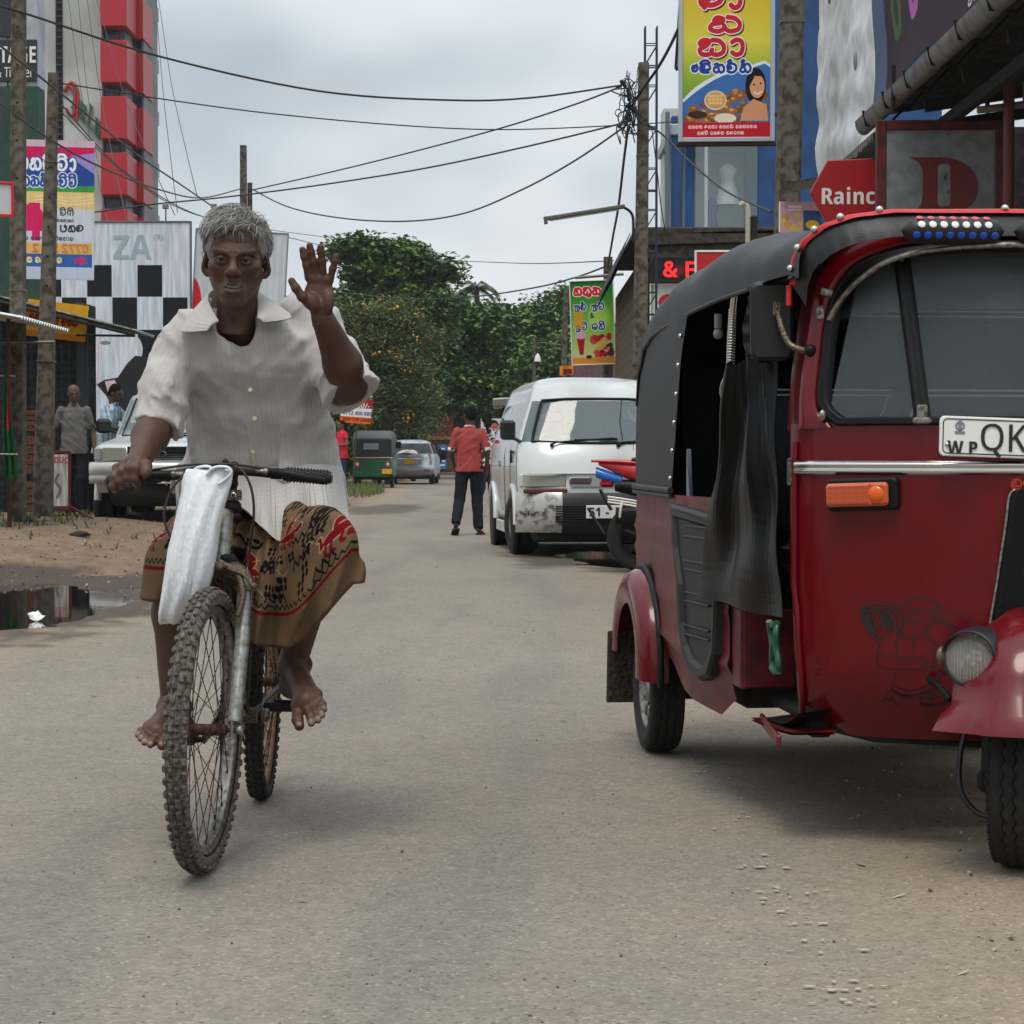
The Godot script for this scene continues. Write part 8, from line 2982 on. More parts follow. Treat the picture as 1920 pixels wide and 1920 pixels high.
	# collar: two folded flaps with points
	for s in [-1,1]:
		var b := B.new()
		var inn: Array; var out: Array
		if s < 0:
			inn = spline([V(-.026,1.393,-.09),V(-.057,1.373,-.045),V(-.054,1.344,.025),V(-.021,1.29,.095)],4)
			out = spline([V(-.044,1.373,-.12),V(-.096,1.333,-.075),V(-.12,1.273,.055),V(-.045,1.269,.115)],4)
		else:
			inn = spline([V(.008,1.395,-.09),V(.048,1.382,-.045),V(.066,1.355,.015),V(.073,1.3,.085)],4)
			out = spline([V(.02,1.384,-.12),V(.087,1.357,-.085),V(.152,1.309,.035),V(.089,1.292,.095)],4)
		b.sheet(12,6,func(u: float,v: float) -> Vector3:
			var k := u*12.0
			var i := mini(int(k),11)
			var p: Vector3 = inn[i].lerp(inn[i+1],k-i)
			var q: Vector3 = out[i].lerp(out[i+1],k-i)
			return p.lerp(q,v)+V(0,.5,1).normalized()*(.011*sin(PI*minf(1.0,v*.9+.1))+.004),true,.0035)
		part("collar",b,sm,sh)
	var b := B.new()   # collar stand behind and beside the neck
	b.sheet(24,3,func(u: float,v: float) -> Vector3:
		var a := lerpf(-.62,PI+.62,u)
		return V(0,1.353,-.015)+V(cos(a)*(.058+.004*v),.012-.034*v+.012*sin(a),-sin(a)*.062),true,.003)
	part("collar_stand",b,worn(Color(.69,.675,.655),M.dustn,4.0,.9),sh)
	var bm := mat(Color(.72,.66,.52),.4)
	for q in [V(.051,1.129,.048),V(.055,1.059,-.005),V(.042,.976,-.072)]:
		b = B.new()
		b.lathe([U(.0002,.0012),U(.0032,.0010),U(.0045,.0022),U(.0056,.0012),U(.0056,-.001)],14,X(Basis(Vector3.RIGHT,PI/2-.25),q+V(0,0,.008)))
		part("button",b,bm,sh)

func make_sarong(t: Node3D):
	var hem := func(x: float) -> float:   # height of the lower edge
		if x < -.06: return .606
		var u := (x+.06)/.36
		return .575-.085*pow(sin(PI*clampf(u*.98,0,1)),.8)+.075*smoothstep(.55,1.0,u)
	var f := Field.new()
	f.ell(V(-.015,.88,-.34),V(.175,.16,.13),.05)
	f.cap(V(.047,.837,-.32),V(.23,.751,.095),.105,.080,.05)
	f.cap(V(-.067,.83,-.32),V(-.127,.7,.06),.105,.072,.05)
	f.chain([V(.23,.741,.09),V(.217,.653,.05),V(.207,.503,0)],[.080,.094,.112],.05)
	f.chain([V(.105,.742,-.05),V(.104,.623,0),V(.103,.462,0)],[.075,.072,.07],.05)
	f.chain([V(-.127,.694,.06),V(-.139,.544,.02)],[.072,.078],.04)
	f.chain([V(.005,.779,-.15),V(-.007,.645,-.08)],[.08,.05],.06)
	f.chain([V(.206,.611,.02),V(.18,.365,-.03)],[.075,.105],.01,true)
	f.chain([V(.11,.543,0),V(.099,.365,-.03)],[.03,.06],.01,true)
	f.chain([V(-.137,.639,.03),V(-.145,.435,0)],[.058,.068],.01,true)
	f.disp = func(p: Vector3) -> float:
		var d := .0
		var fall := smoothstep(.80,.58,p.y)
		var w := gn.get_noise_3d(p.x*12,p.y*5,p.z*12)
		d -= .030*pow(.5+.5*sin(p.x*125.0+p.z*26.0+4.0*w),1.6)*smoothstep(.16,.04,p.x)*smoothstep(-.18,-.05,p.x)
		d -= .026*pow(.5+.5*sin(p.x*84.0-p.z*30.0-p.y*18.0+4.0*w),2.0)*fall
		d -= .006*gn.get_noise_3d(p.x*60,p.y*40,p.z*60)
		return d
	f.cut = func(p: Vector3) -> float: return maxf(hem.call(p.x)-p.y,-1.0)
	var n := Nets.new()
	n.net(f,V(-.34,.49,-.52),V(.40,.98,.26),.0068,null,func(p: Vector3,nn: Vector3) -> Vector2:
		var v: float = p.y-hem.call(p.x)
		return U(p.x*1.0+p.z*.35,v-.18*p.z*smoothstep(.10,.2,v)))
	# batik print: .5 m repeat, the plain border runs along the lower edge
	var W := 512
	var base := Color(.43,.345,.26)
	var cv := Canvas.new(W,W,base,1.0)
	var ink := Color(.085,.075,.085); var red := Color(.44,.07,.10); var pale := Color(.68,.59,.45)
	var v2y := func(v: float) -> float: return W-v*W/.5
	var beast := func(cx: float,cy: float,k: float,mir: float):
		var P := func(a: Array) -> Array:
			var o := []
			for q in a: o.append(U(cx+q[0]*k*mir,cy+q[1]*k))
			return spline(o,3)
		for q in [[[-20,6],[-8,0],[8,2],[20,-2],[24,6],[20,16],[8,18],[-8,18],[-20,16]],[[-22,8],[-26,-4],[-32,-8],[-36,-2],[-30,2],[-28,16],[-18,14]],[[-8,4],[-10,-14],[0,-30],[20,-40],[12,-30],[20,-30],[10,-22],[18,-20],[8,-13],[14,-10],[4,-4]],[[22,0],[32,-6],[38,4],[32,10],[24,10]]]:
			cv.poly(P.call(q),red)
			var edge: Array = P.call(q)
			cv.line(edge,2.0,pale)
		for x in [-16,-6,10,20]: cv.line(P.call([[x,14],[x-3,24],[x+4,30]]),4.5*k,red)
	for q in [[70,120,1.25,1],[300,60,1.15,-1],[205,250,1.2,1],[430,195,1.25,-1],[70,330,1.2,-1],[340,350,1.2,1],[480,340,.9,1]]: beast.call(q[0],q[1],q[2],q[3])
	var rr := RandomNumberGenerator.new(); rr.seed = 3
	for i in 210:   # clusters of four dots, crosses and vines between them
		var c := U(rr.randf()*W,rr.randf_range(0,400))
		var near := false
		for q in [[70,120],[300,60],[205,250],[430,195],[70,330],[340,350]]:
			if c.distance_to(U(q[0],q[1])) < 46.0: near = true
		if near: continue
		if i % 3 != 0:
			for dx in [-6,6]:
				for dy in [-6,6]: cv.disc(c.x+dx,c.y+dy,4.3,ink,5.4)
		elif i % 2 == 0:
			var p := []
			for k in 7: p.append(c+U(k*9-27,(9 if k % 2 == 0 else -9)))
			cv.line(p,3.5,ink)
		else:
			cv.line(spline([c+U(-24,12),c+U(-6,-10),c+U(10,8),c+U(28,-10)],4),8.0,ink)
			cv.disc(c.x-10,c.y+12,6,ink); cv.disc(c.x+14,c.y-12,6,ink)
	for i in 40:
		var c := U(rr.randf()*W,rr.randf_range(0,400))
		cv.line(spline([c,c+U(14,-10),c+U(26,4),c+U(40,-4)],4),1.6,pale)
	cv.rect(0,424,W,W,base.darkened(.06))
	for k in 64: cv.line([U(k*8,408+(6 if k % 2 else -6)),U(k*8+8,408+(-6 if k % 2 else 6))],3.0,ink)
	cv.rect(0,422,W,430,red)
	for y in [420.0,506.0]: cv.rect(0,y,W,y+2,ink,.4)
	cv.grain(.14,8)
	var sm := mat(Color.WHITE,.9,.0,.2)
	sm.albedo_texture = cv.tex()
	sm.uv1_scale = V(2.0,-2.0,1)
	part("sarong",n.done(),sm,t)

# ---------------------------------------------------------------- other people; +z is where a person faces, origin on the ground
func make_person(called: String,label: String,at: Vector3,turn: float,o: Dictionary) -> Node3D:
	var t := thing(called,label,"person",at,turn)
	var skin_c: Color = o.get("skin",Color(.085,.048,.034))
	var lean: float = o.get("lean",.0)
	var up := func(y: float) -> Vector3: return V(0,y,lean*maxf(.0,y-.88))
	var hip: Array = [V(-.085,.87,0),V(.085,.87,0)]
	var knee: Array = o.get("knee",[V(-.09,.47,.02),V(.09,.47,.02)])
	var ankle: Array = o.get("ankle",[V(-.095,.085,-.02),V(.095,.085,-.02)])
	var toe: Array = o.get("toe",[V(-.115,.025,.16),V(.115,.025,.16)])
	var sh: Array = [V(-.155,1.335,0)+up.call(1.33)*V(0,0,1),V(.155,1.335,0)+up.call(1.33)*V(0,0,1)]
	var el: Array = o.get("elbow",[V(-.22,1.06,-.02),V(.22,1.06,-.02)])
	var wr: Array = o.get("wrist",[V(-.22,.83,.05),V(.22,.83,.05)])
	var head: Transform3D = X(Basis.from_euler(V(o.get("nod",.0),o.get("look",.0),0)),up.call(1.545)+V(0,0,.02))
	var sk := Nets.new()
	var f := Field.new()
	f.cap(up.call(1.40),head*V(0,-.05,-.02),.052,.05,.02)
	f.ell(up.call(1.22),V(.13,.16,.075),.04)
	f.ell(V(0,.92,0),V(.12,.12,.085),.04)
	f.cap(sh[0],sh[1],.045,.045,.03)
	for i in 2:
		f.chain([sh[i],el[i]],[.047,.037],.02)
		f.chain([el[i],wr[i]],[.036,.025],.01)
		f.chain([hip[i],knee[i]],[.075,.05],.03)
		f.chain([knee[i],knee[i].lerp(ankle[i],.35)+V(0,0,-.012),ankle[i]],[.048,.05,.03],.02)
		var d: Vector3 = toe[i]-ankle[i]
		f.cap(ankle[i]+V(0,-.02,0)-d*.12,toe[i]-d*.12,.032,.024,.03)
		for k in 5: f.cap(toe[i]+V((k-2)*.013,0,-.03),toe[i]+V((k-2)*.014,-.004,.012-.006*absf(k-1.0)),.009,.0075,.004)
	var lo := Vector3.ONE*9; var hi := -lo
	for q in sh+el+wr+knee+ankle+toe+[head.origin]: lo = lo.min(q); hi = hi.max(q)
	sk.net(f,lo-Vector3.ONE*.12,hi+V(.12,.02,.12),.0165,func(p: Vector3,n: Vector3) -> Color: return skin_c)
	f = Field.new()   # head
	f.ell(V(0,.03,-.012),V(.073,.085,.092),.02)
	f.ell(V(0,-.035,.018),V(.055,.078,.062),.03)
	f.cap(V(0,.015,.078),V(0,-.028,.098),.009,.014,.012)
	for s in [-1,1]:
		f.ell(V(s*.03,.003,.088),V(.016,.011,.014),.012,true)
		f.ell(V(s*.074,-.01,-.01),V(.011,.032,.02),.006)
		f.cap(V(s*.044,.024,.066),V(s*.010,.02,.081),.009,.010,.012)
	f.ell(V(0,-.064,.070),V(.026,.012,.014),.01)
	f.cap(V(-.02,-.066,.086),V(.02,-.066,.086),.003,.003,.006,true)
	f.cap(V(0,-.06,-.03),V(0,-.13,-.035),.05,.05,.02)
	var hs := Nets.new()
	hs.net(f,V(-.10,-.13,-.12),V(.10,.13,.12),.0078,func(p: Vector3,n: Vector3) -> Color:
		if p.z > .06:
			for s in [-1,1]:
				if U((p.x-s*.03)/.016,(p.y-.001)/.006).length() < 1.0: return Color(.02,.014,.012)
				if U((p.x-s*.03)/.02,(p.y-.026)/.005).length() < 1.0: return Color(.012,.01,.01)
			if U(p.x/.024,(p.y+.066)/.010).length() < 1.0: return skin_c*Color(.9,.62,.6)
		return skin_c*(1.0+.12*gn.get_noise_3d(p.x*200,p.y*200,p.z*200)))
	var b0 := sk.v.size()
	for i in hs.v.size():
		sk.v.append(head*hs.v[i]); sk.n.append(head.basis*hs.n[i]); sk.c.append(hs.c[i]); sk.u.append(Vector2.ZERO)
	for i in hs.ix: sk.ix.append(i+b0)
	for i in 2:   # hands: palm, four fingers, thumb
		f = Field.new()
		var d: Vector3 = (wr[i]-el[i]).normalized()
		var side: Vector3 = V(0,0,1)-d*d.z
		side = side.normalized() if side.length() > .2 else V(1,0,0)
		var nn := d.cross(side)
		var inn := nn*(1.0 if (nn.x < 0) == (i == 1) else -1.0)
		f.cap(wr[i],wr[i]+d*.035,.025,.024,.01)
		for k in 4: f.cap(wr[i]+d*.03+side*(k-1.5)*.014,wr[i]+d*.085+side*(k-1.5)*.018,.013,.012,.012)
		for k in 4:
			var p0: Vector3 = wr[i]+d*.085+side*(k-1.5)*.019
			var L: float = [.055,.068,.072,.062][k]
			f.chain([p0,p0+d*L*.55+inn*.006,p0+d*L*.9+inn*.026],[.0095,.0088,.0075],.003)
		f.chain([wr[i]+d*.03+side*.022,wr[i]+d*.065+side*.045+inn*.01,wr[i]+d*.095+side*.046+inn*.02],[.013,.0105,.0085],.008)
		sk.net(f,wr[i]-Vector3.ONE*.19,wr[i]+Vector3.ONE*.19,.0068,func(p: Vector3,n: Vector3) -> Color: return skin_c*1.1)
	part("body",sk.done(),M.skin,t)
	# hair
	if o.get("hair","short") != "none":
		f = Field.new()
		f.ell(V(0,.042,-.022),V(.080,.086,.094),.02)
		f.ell(V(0,.0,-.06),V(.068,.07,.055),.03)
		if o.get("hair","") == "bald":
			f.ell(V(0,.10,.03),V(.075,.075,.10),.02,true)
		if o.get("hair","") == "long": f.chain([V(0,.0,-.105),V(0,-.08,-.125),V(.0,-.22,-.115)],[.03,.034,.012],.03)
		f.ell(V(0,-.005,.085),V(.066,.072,.062),.015,true)
		f.ell(V(0,-.07,.05),V(.09,.07,.08),.015,true)
		f.disp = func(p: Vector3) -> float: return .006*gn.get_noise_3d(p.x*280,p.y*160,p.z*280)
		var hn := Nets.new()
		var hc: Color = o.get("hair_colour",Color(.012,.011,.011))
		hn.net(f,V(-.11,-.25,-.17),V(.11,.15,.11),.0085,func(p: Vector3,n: Vector3) -> Color: return hc*(1.0+.5*gn.get_noise_3d(p.x*300,p.y*100,p.z*300)))
		var h := part("hair",hn.done(),M.cloth,t)
		h.transform = head
	# shirt
	f = Field.new()
	var L: float = o.get("shirt_low",.80)
	var wd: float = o.get("girth",1.0)
	var rows := []
	for q in [[L-.02,.178,.125],[.95,.172,.118],[1.10,.155,.115],[1.24,.155,.108],[1.33,.135,.085],[1.385,.080,.068],[1.425,.062,.062]]: rows.append([q[0],.0,lean*maxf(.0,q[0]-.88),q[1]*wd,q[2]*wd])
	f.column(rows,.03)
	var sl: float = o.get("sleeve",.75)
	for i in 2:
		var e: Vector3 = sh[i].lerp(el[i],sl) if sl <= 1.0 else el[i].lerp(wr[i],sl-1.0)
		if sl <= 1.0: f.chain([sh[i],e],[.056,.054],.016)
		else: f.chain([sh[i],el[i],e],[.058,.052,.045],.035)
		var far: Vector3 = (e-(sh[i] if sl <= 1.0 else el[i])).normalized()
		f.cap(e-far*.02,e+far*.1,.043,.05,.003,true)
	f.cap(up.call(1.40),up.call(1.50),.05,.062,.004,true)
	f.cap(up.call(1.39)+V(0,0,.04),up.call(1.42)+V(0,0,.10),.03,.06,.01,true)
	f.disp = func(p: Vector3) -> float: return -.010*gn.get_noise_3d(p.x*44,p.y*26,p.z*44)-.010*pow(1.0-absf(gn.get_noise_3d((p.x+p.y)*30,p.y*12,p.z*20))*1.7,4.0)
	f.cut = func(p: Vector3) -> float: return L-p.y if absf(p.x) < .2 else -1.0
	var sn := Nets.new()
	var sc: Callable = o["shirt"]
	lo = V(-.3,L-.05,-.2); hi = V(.3,1.48,.2)
	for q in sh+el+(wr if sl > 1.0 else []): lo = lo.min(q-Vector3.ONE*.1); hi = hi.max(q+Vector3.ONE*.1)
	sn.net(f,lo,hi,.0115,sc)
	part("shirt",sn.done(),M.cloth,t)
	# trousers
	f = Field.new()
	var low: float = o.get("trouser_low",1.0)
	f.ell(V(0,.90,0),V(.155,.12,.115),.03)
	for i in 2:
		f.chain([hip[i],knee[i]],[.092,.073],.03)
		if low > .0:
			var e: Vector3 = knee[i].lerp(ankle[i],low)+V(0,.02,0)
			f.chain([knee[i],e],[.073,.062],.02)
			f.cap(e,e+(ankle[i]-knee[i]).normalized()*.1,.045,.05,.003,true)
	f.disp = func(p: Vector3) -> float: return -.010*gn.get_noise_3d(p.x*40,p.y*30,p.z*40)
	f.cut = func(p: Vector3) -> float: return p.y-.99
	var tn := Nets.new()
	var tc: Color = o.get("trousers",Color(.02,.02,.024))
	lo = V(-.2,0,-.2); hi = V(.2,1.02,.2)
	for q in knee+ankle: lo = lo.min(q-Vector3.ONE*.1); hi = hi.max(q+Vector3.ONE*.1)
	tn.net(f,lo,hi,.0135,func(p: Vector3,n: Vector3) -> Color: return tc*(1.0+.25*gn.get_noise_3d(p.x*50,p.y*30,p.z*50)))
	part("trousers",tn.done(),M.cloth,t)
	if o.get("sandals",true):
		for i in 2:
			var b := B.new()
			var d: Vector3 = toe[i]-ankle[i]
			var dn := V(d.x,d.y+.05,d.z).normalized()
			var c: Vector3 = (ankle[i]+toe[i])*.5+V(0,-.065,0)
			if o.has("sole"): c = (ankle[i]+toe[i])*.5+(o["sole"][i] as Vector3)
			b.prism(round_rect(.095,.27,.045,4),-.011,.011,.004,X(Basis(dn.cross(Vector3.UP).normalized()*-1.0,dn,dn.cross(Vector3.UP).cross(dn).normalized()*1.0),c))
			b.tube([toe[i]+V(-.045,-.01,-.07),toe[i]+V(0,.03,-.045),toe[i]+V(.045,-.01,-.07)],.008,6)
			part("sandal",b,mat(Color(.12,.09,.08),.7),t)
	return t

func make_people():
	var plain := func(c: Color) -> Callable: return func(p: Vector3,n: Vector3) -> Color: return c*(1.0+.12*gn.get_noise_3d(p.x*60,p.y*40,p.z*60))
	var redc := Color(.34,.062,.060)
	var t := make_person("walking_man","man in a red polo shirt and black trousers walking away up the road",V(-.52,0,-25.8),deg_to_rad(182),{
		"shirt": func(p: Vector3,n: Vector3) -> Color:
			if p.y > 1.405: return Color(.62,.55,.55) if absf(p.y-1.425) > .006 else redc
			if absf(p.x) > .20 and p.y < 1.135 and p.y > 1.085: return Color(.75,.72,.72)
			return redc*(1.0+.12*gn.get_noise_3d(p.x*60,p.y*40,p.z*60)),
		"trousers": Color(.016,.017,.022),"shirt_low": .815,"sleeve": .84,"look": .45,"girth": .96,
		"elbow": [V(-.235,1.07,-.04),V(.235,1.06,.02)],"wrist": [V(-.225,.84,.02),V(.20,.90,.16)],
		"knee": [V(-.10,.46,.05),V(.125,.47,.0)],"ankle": [V(-.115,.085,.0),V(.175,.15,-.20)],"toe": [V(-.15,.03,.17),V(.19,.045,-.05)],"sole": [V(-.01,-.048,0),V(.0,-.05,-.03)]})
	t.scale = Vector3.ONE*.945
	t = make_person("standing_man","balding man in a grey shirt and dark trousers standing beside the concrete pole",V(-5.72,.185,-27.6),deg_to_rad(12),{
		"shirt": plain.call(Color(.125,.12,.115)),"trousers": Color(.022,.022,.026),"hair": "bald","hair_colour": Color(.03,.028,.027),"nod": .18,"look": .12,"shirt_low": .78,"girth": .95,
		"elbow": [V(-.24,1.07,-.05),V(.235,1.06,-.03)],"wrist": [V(-.27,.83,.02),V(.255,.84,.06)]})
	t.scale = Vector3.ONE*1.03
	t = make_person("leaning_man","young man in a blue checked shirt leaning to the window of the off-road car",V(-5.56,.17,-28.7),deg_to_rad(72),{
		"shirt": func(p: Vector3,n: Vector3) -> Color:
			var a := fposmod(p.x*11.0+p.z*9.0,1.0); var b := fposmod(p.y*13.0,1.0)
			var c := Color(.52,.60,.66)
			if a < .25: c = Color(.14,.34,.46)
			elif a < .36: c = Color(.45,.2,.2)
			return c.lerp(Color(.22,.40,.50),.5) if b < .22 else c,
		"trousers": Color(.03,.05,.10),"lean": .28,"nod": .30,"look": -.15,"shirt_low": .78,
		"elbow": [V(-.25,1.10,.22),V(.24,1.14,.26)],"wrist": [V(-.20,1.10,.45),V(.16,1.16,.48)]})
	t.scale = Vector3.ONE*1.06
	t = make_person("woman_in_red","woman with a ponytail in a red top standing by the green three-wheeler",V(-4.95,.02,-61.5),deg_to_rad(-58),{
		"shirt": plain.call(Color(.55,.03,.05)),"trousers": Color(.025,.035,.075),"hair": "long","shirt_low": .74,"sleeve": .45,"skin": Color(.14,.075,.05),"girth": 1.02,
		"elbow": [V(-.24,1.08,-.04),V(.24,1.08,-.02)],"wrist": [V(-.12,1.08,.19),V(.12,1.05,.20)]})
	t.scale = Vector3.ONE*1.19
	t = make_person("man_with_backpack","man in dark jacket and jeans walking away past the silver car",V(-3.15,0,-88.0),deg_to_rad(176),{
		"shirt": plain.call(Color(.05,.05,.055)),"trousers": Color(.03,.055,.10),"sleeve": 1.8,"hair_colour": Color(.06,.05,.045),"shirt_low": .74,"girth": 1.12,
		"ankle": [V(-.095,.085,.10),V(.095,.085,-.12)],"toe": [V(-.11,.03,.27),V(.11,.025,.05)]})
	t.scale = Vector3.ONE*.93
	var bag := thing("shoulder_bag","dark shoulder bag carried by the man in the dark jacket","bag",V(-2.82,.98,-87.9))
	var b := B.new()
	b.loft([b.ring_of(V(0,0,-.10),.10,.15),b.ring_of(V(0,.02,0),.16,.20),b.ring_of(V(0,0,.10),.10,.15)])
	part("pouch",b,M.leather,bag)
	b = B.new();b.tube([V(-.05,.15,.05),V(-.20,.36,.06),V(-.32,.40,.0)],.02,6)
	part("strap",b,M.leather,bag)
	make_person("woman_in_print","woman in a black and white print top half hidden by the red shirted walker",V(-.40,0,-33.5),deg_to_rad(186),{
		"shirt": func(p: Vector3,n: Vector3) -> Color: return Color(.6,.6,.6) if gn.get_noise_3d(p.x*110,p.y*110,p.z*110) > .03 else Color(.03,.03,.035),
		"trousers": Color(.03,.035,.045),"hair": "long","shirt_low": .80,"trouser_low": .35,"sleeve": .5,
		"ankle": [V(-.095,.085,.10),V(.15,.12,-.16)],"toe": [V(-.11,.03,.27),V(.16,.035,.0)]})
	bag = thing("orange_bag","orange shopping bag carried by the woman in the print top","bag",V(-.13,.72,-33.6))
	b = B.new();b.sheet(4,6,func(u: float,v: float) -> Vector3: return V(lerpf(-.10,.10,u),lerpf(.30,-.12,v),.05*sin(PI*v)+.01*sin(u*9)),true,.05)
	part("pouch",b,mat(Color(.85,.28,.10),.6),bag)
	# the white carrier bag on the handlebar
	bag = thing("plastic_bag","white plastic carrier bag hanging from the bicycle handlebar","bag",V(-.72,.55,-5.0))
	b = B.new()
	var rr := []
	var rows := [[882,392,43,.010],[890,391,46,.016],[905,388,47,.022],[920,385,45,.030],[950,377,44,.04],[985,369,44,.052],[1030,361,47,.062],[1075,354,46,.068],[1115,345,43,.066],[1145,335,38,.05],[1162,328,32,.03],[1168,326,28,.008]]
	for q in rows:
		var ring := PackedVector3Array()
		for k in 40:
			var a := -TAU*k/40
			var c := px_point(q[1],q[0],5.005)+V(-.7,0,-5.3)-V(-.72,.55,-5.0)
			var w: float = q[2]*5.0/3960.0
			var cr := 1.0+.3*gn.get_noise_3d(k*2.2,q[0]*.10,4.0)+.14*sin(a*9.0+q[0]*.02)
			ring.append(c+V(cos(a)*w*(1.0+.06*(cr-1.0)),.004*sin(a*5),sin(a)*-q[3]*cr))
		rr.append(ring)
	rr.reverse()
	b.loft(rr)
	var pm := mat(Color(.86,.87,.88),.35,.0,.5)
	pm.backlight_enabled = true; pm.backlight = Color(.45,.45,.46)
	pm.normal_enabled = true; pm.normal_texture = noise_tex(.03,[],512,FastNoiseLite.TYPE_SIMPLEX,4,77,8.0); pm.uv1_triplanar = true; pm.uv1_scale = V(6,2.4,6); pm.normal_scale = .28
	part("pouch",b,pm,bag)
	for s in 2:
		b = B.new()
		var pts: Array = [[[360,892],[366,880],[380,875],[394,876],[400,886]],[[388,890],[398,879],[412,875],[428,877],[434,886],[424,898],[410,908]]][s]
		var p := []
		for q in pts: p.append(px_point(q[0],q[1],5.01 if s == 0 else 4.99)+V(.02,-.55,-.30))
		b.tube(spline(p,4),.012,8,true,1.0,U(.9,.32))
		part("handle",b,pm,bag)

# ---------------------------------------------------------------- trees
func leaf_clump(n: int,size: float,spread: float,sd: int,narrow := 1.0) -> ArrayMesh:
	var b := B.new()
	var r := RandomNumberGenerator.new(); r.seed = sd
	for i in n:
		var c := V(r.randfn(0,1),r.randfn(0,.7),r.randfn(0,1))*spread*.55
		var bas := Basis.from_euler(V(r.randf_range(-.9,.9),r.randf()*TAU,r.randf_range(-.7,.7)))
		var L := size*r.randf_range(.7,1.2)
		var w := L*.30*narrow
		var g := r.randf_range(.75,1.25)
		b.col(Color(g,g,g*.9))
		b.st.set_smooth_group(i)
		var p := [V(-L*.5,0,0),V(0,L*.06,-w),V(L*.5,-L*.08,0),V(0,L*.06,w)]
		b.quad(c+bas*p[0],c+bas*p[3],c+bas*p[2],c+bas*p[1])
	return b.done()

func make_tree(called: String,label: String,at: Vector3,trunk_h: float,trunk_r: float,lobes: Array,count: int,clump: Mesh,tints: Array,sd: int,flowers = null) -> Node3D:
	var t := thing(called,label,"tree",at,.0,"")
	var r := RandomNumberGenerator.new(); r.seed = sd
	var bark := worn(Color(.36,.32,.27),M.grime,2.0,.95)
	var b := B.new()
	var fork := V(r.randfn(0,.15),trunk_h,r.randfn(0,.15))
	b.tube([Vector3.ZERO,fork*.5+V(r.randfn(0,.08),0,0),fork],[trunk_r,trunk_r*.8,trunk_r*.65],9)
	part("trunk",b,bark,t)
	for q in lobes:
		b = B.new()
		var c := V(q[0],q[1],q[2])
		var mid := fork.lerp(c,.5)+V(r.randfn(0,.2),-.15,r.randfn(0,.2))
		b.tube(spline([fork,mid,c,c+V(q[3]*.5*signf(q[0]+.01),q[4]*.4,0)],3),[trunk_r*.5,trunk_r*.46,trunk_r*.42,trunk_r*.38,trunk_r*.34,trunk_r*.3,trunk_r*.25,trunk_r*.2,trunk_r*.14,trunk_r*.08],6)
		part("limb",b,bark,t)
	var total := .0
	for q in lobes: total += q[3]*q[4]+q[3]*q[3]
	var mm := MultiMesh.new()
	mm.transform_format = MultiMesh.TRANSFORM_3D
	mm.use_colors = true
	mm.mesh = clump
	mm.instance_count = count
	var k := 0
	while k < count:
		var pick := r.randf()*total
		var q: Array = lobes[0]
		for l in lobes:
			pick -= l[3]*l[4]+l[3]*l[3]
			if pick <= .0:
				q = l
				break
		var d := V(r.randfn(0,1),r.randfn(0,1),r.randfn(0,1)).normalized()
		var rad := pow(r.randf(),.38)*(1.0+.22*gn.get_noise_3d(d.x*14+q[0]*9,d.y*14,d.z*14+q[1]*9))
		if d.y < -.3: rad *= .85
		var p := V(q[0],q[1],q[2])+V(d.x*q[3],d.y*q[4],d.z*q[3])*rad
		if gn.get_noise_3d(p.x*7+sd,p.y*8,p.z*7) < -.12: 
			if r.randf() < .85: continue
		var s := r.randf_range(.7,1.25)
		mm.set_instance_transform(k,X(Basis.from_euler(V(r.randfn(0,.35),r.randf()*TAU,r.randfn(0,.35))).scaled(Vector3.ONE*s),p))
		var c: Color = tints[r.randi() % tints.size()]
		mm.set_instance_color(k,c*r.randf_range(.75,1.25))
		k += 1
	var m := mat(Color.WHITE,.5,.0,.35)
	m.vertex_color_use_as_albedo = true
	m.backlight_enabled = true; m.backlight = Color(.30,.34,.20)
	var o := MultiMeshInstance3D.new()
	o.name = "crown"; o.multimesh = mm; o.material_override = m
	o.set_meta("kind","stuff")
	t.add_child(o)
	if flowers != null:
		b = B.new()
		for i in 34:
			var q: Array = lobes[r.randi() % lobes.size()]
			var d := V(r.randfn(0,1),r.randfn(0,.8),absf(r.randfn(0,1))).normalized()
			for j in 3: b.ball(V(q[0],q[1],q[2])+V(d.x*q[3],d.y*q[4],d.z*q[3])*1.05+V(r.randfn(0,.06),r.randfn(0,.05),r.randfn(0,.05)),Vector3.ONE*r.randf_range(.03,.06),6,4)
		var fl := part("flowers",b,mat(flowers,.6),t)
		fl.set_meta("kind","stuff")
	return t

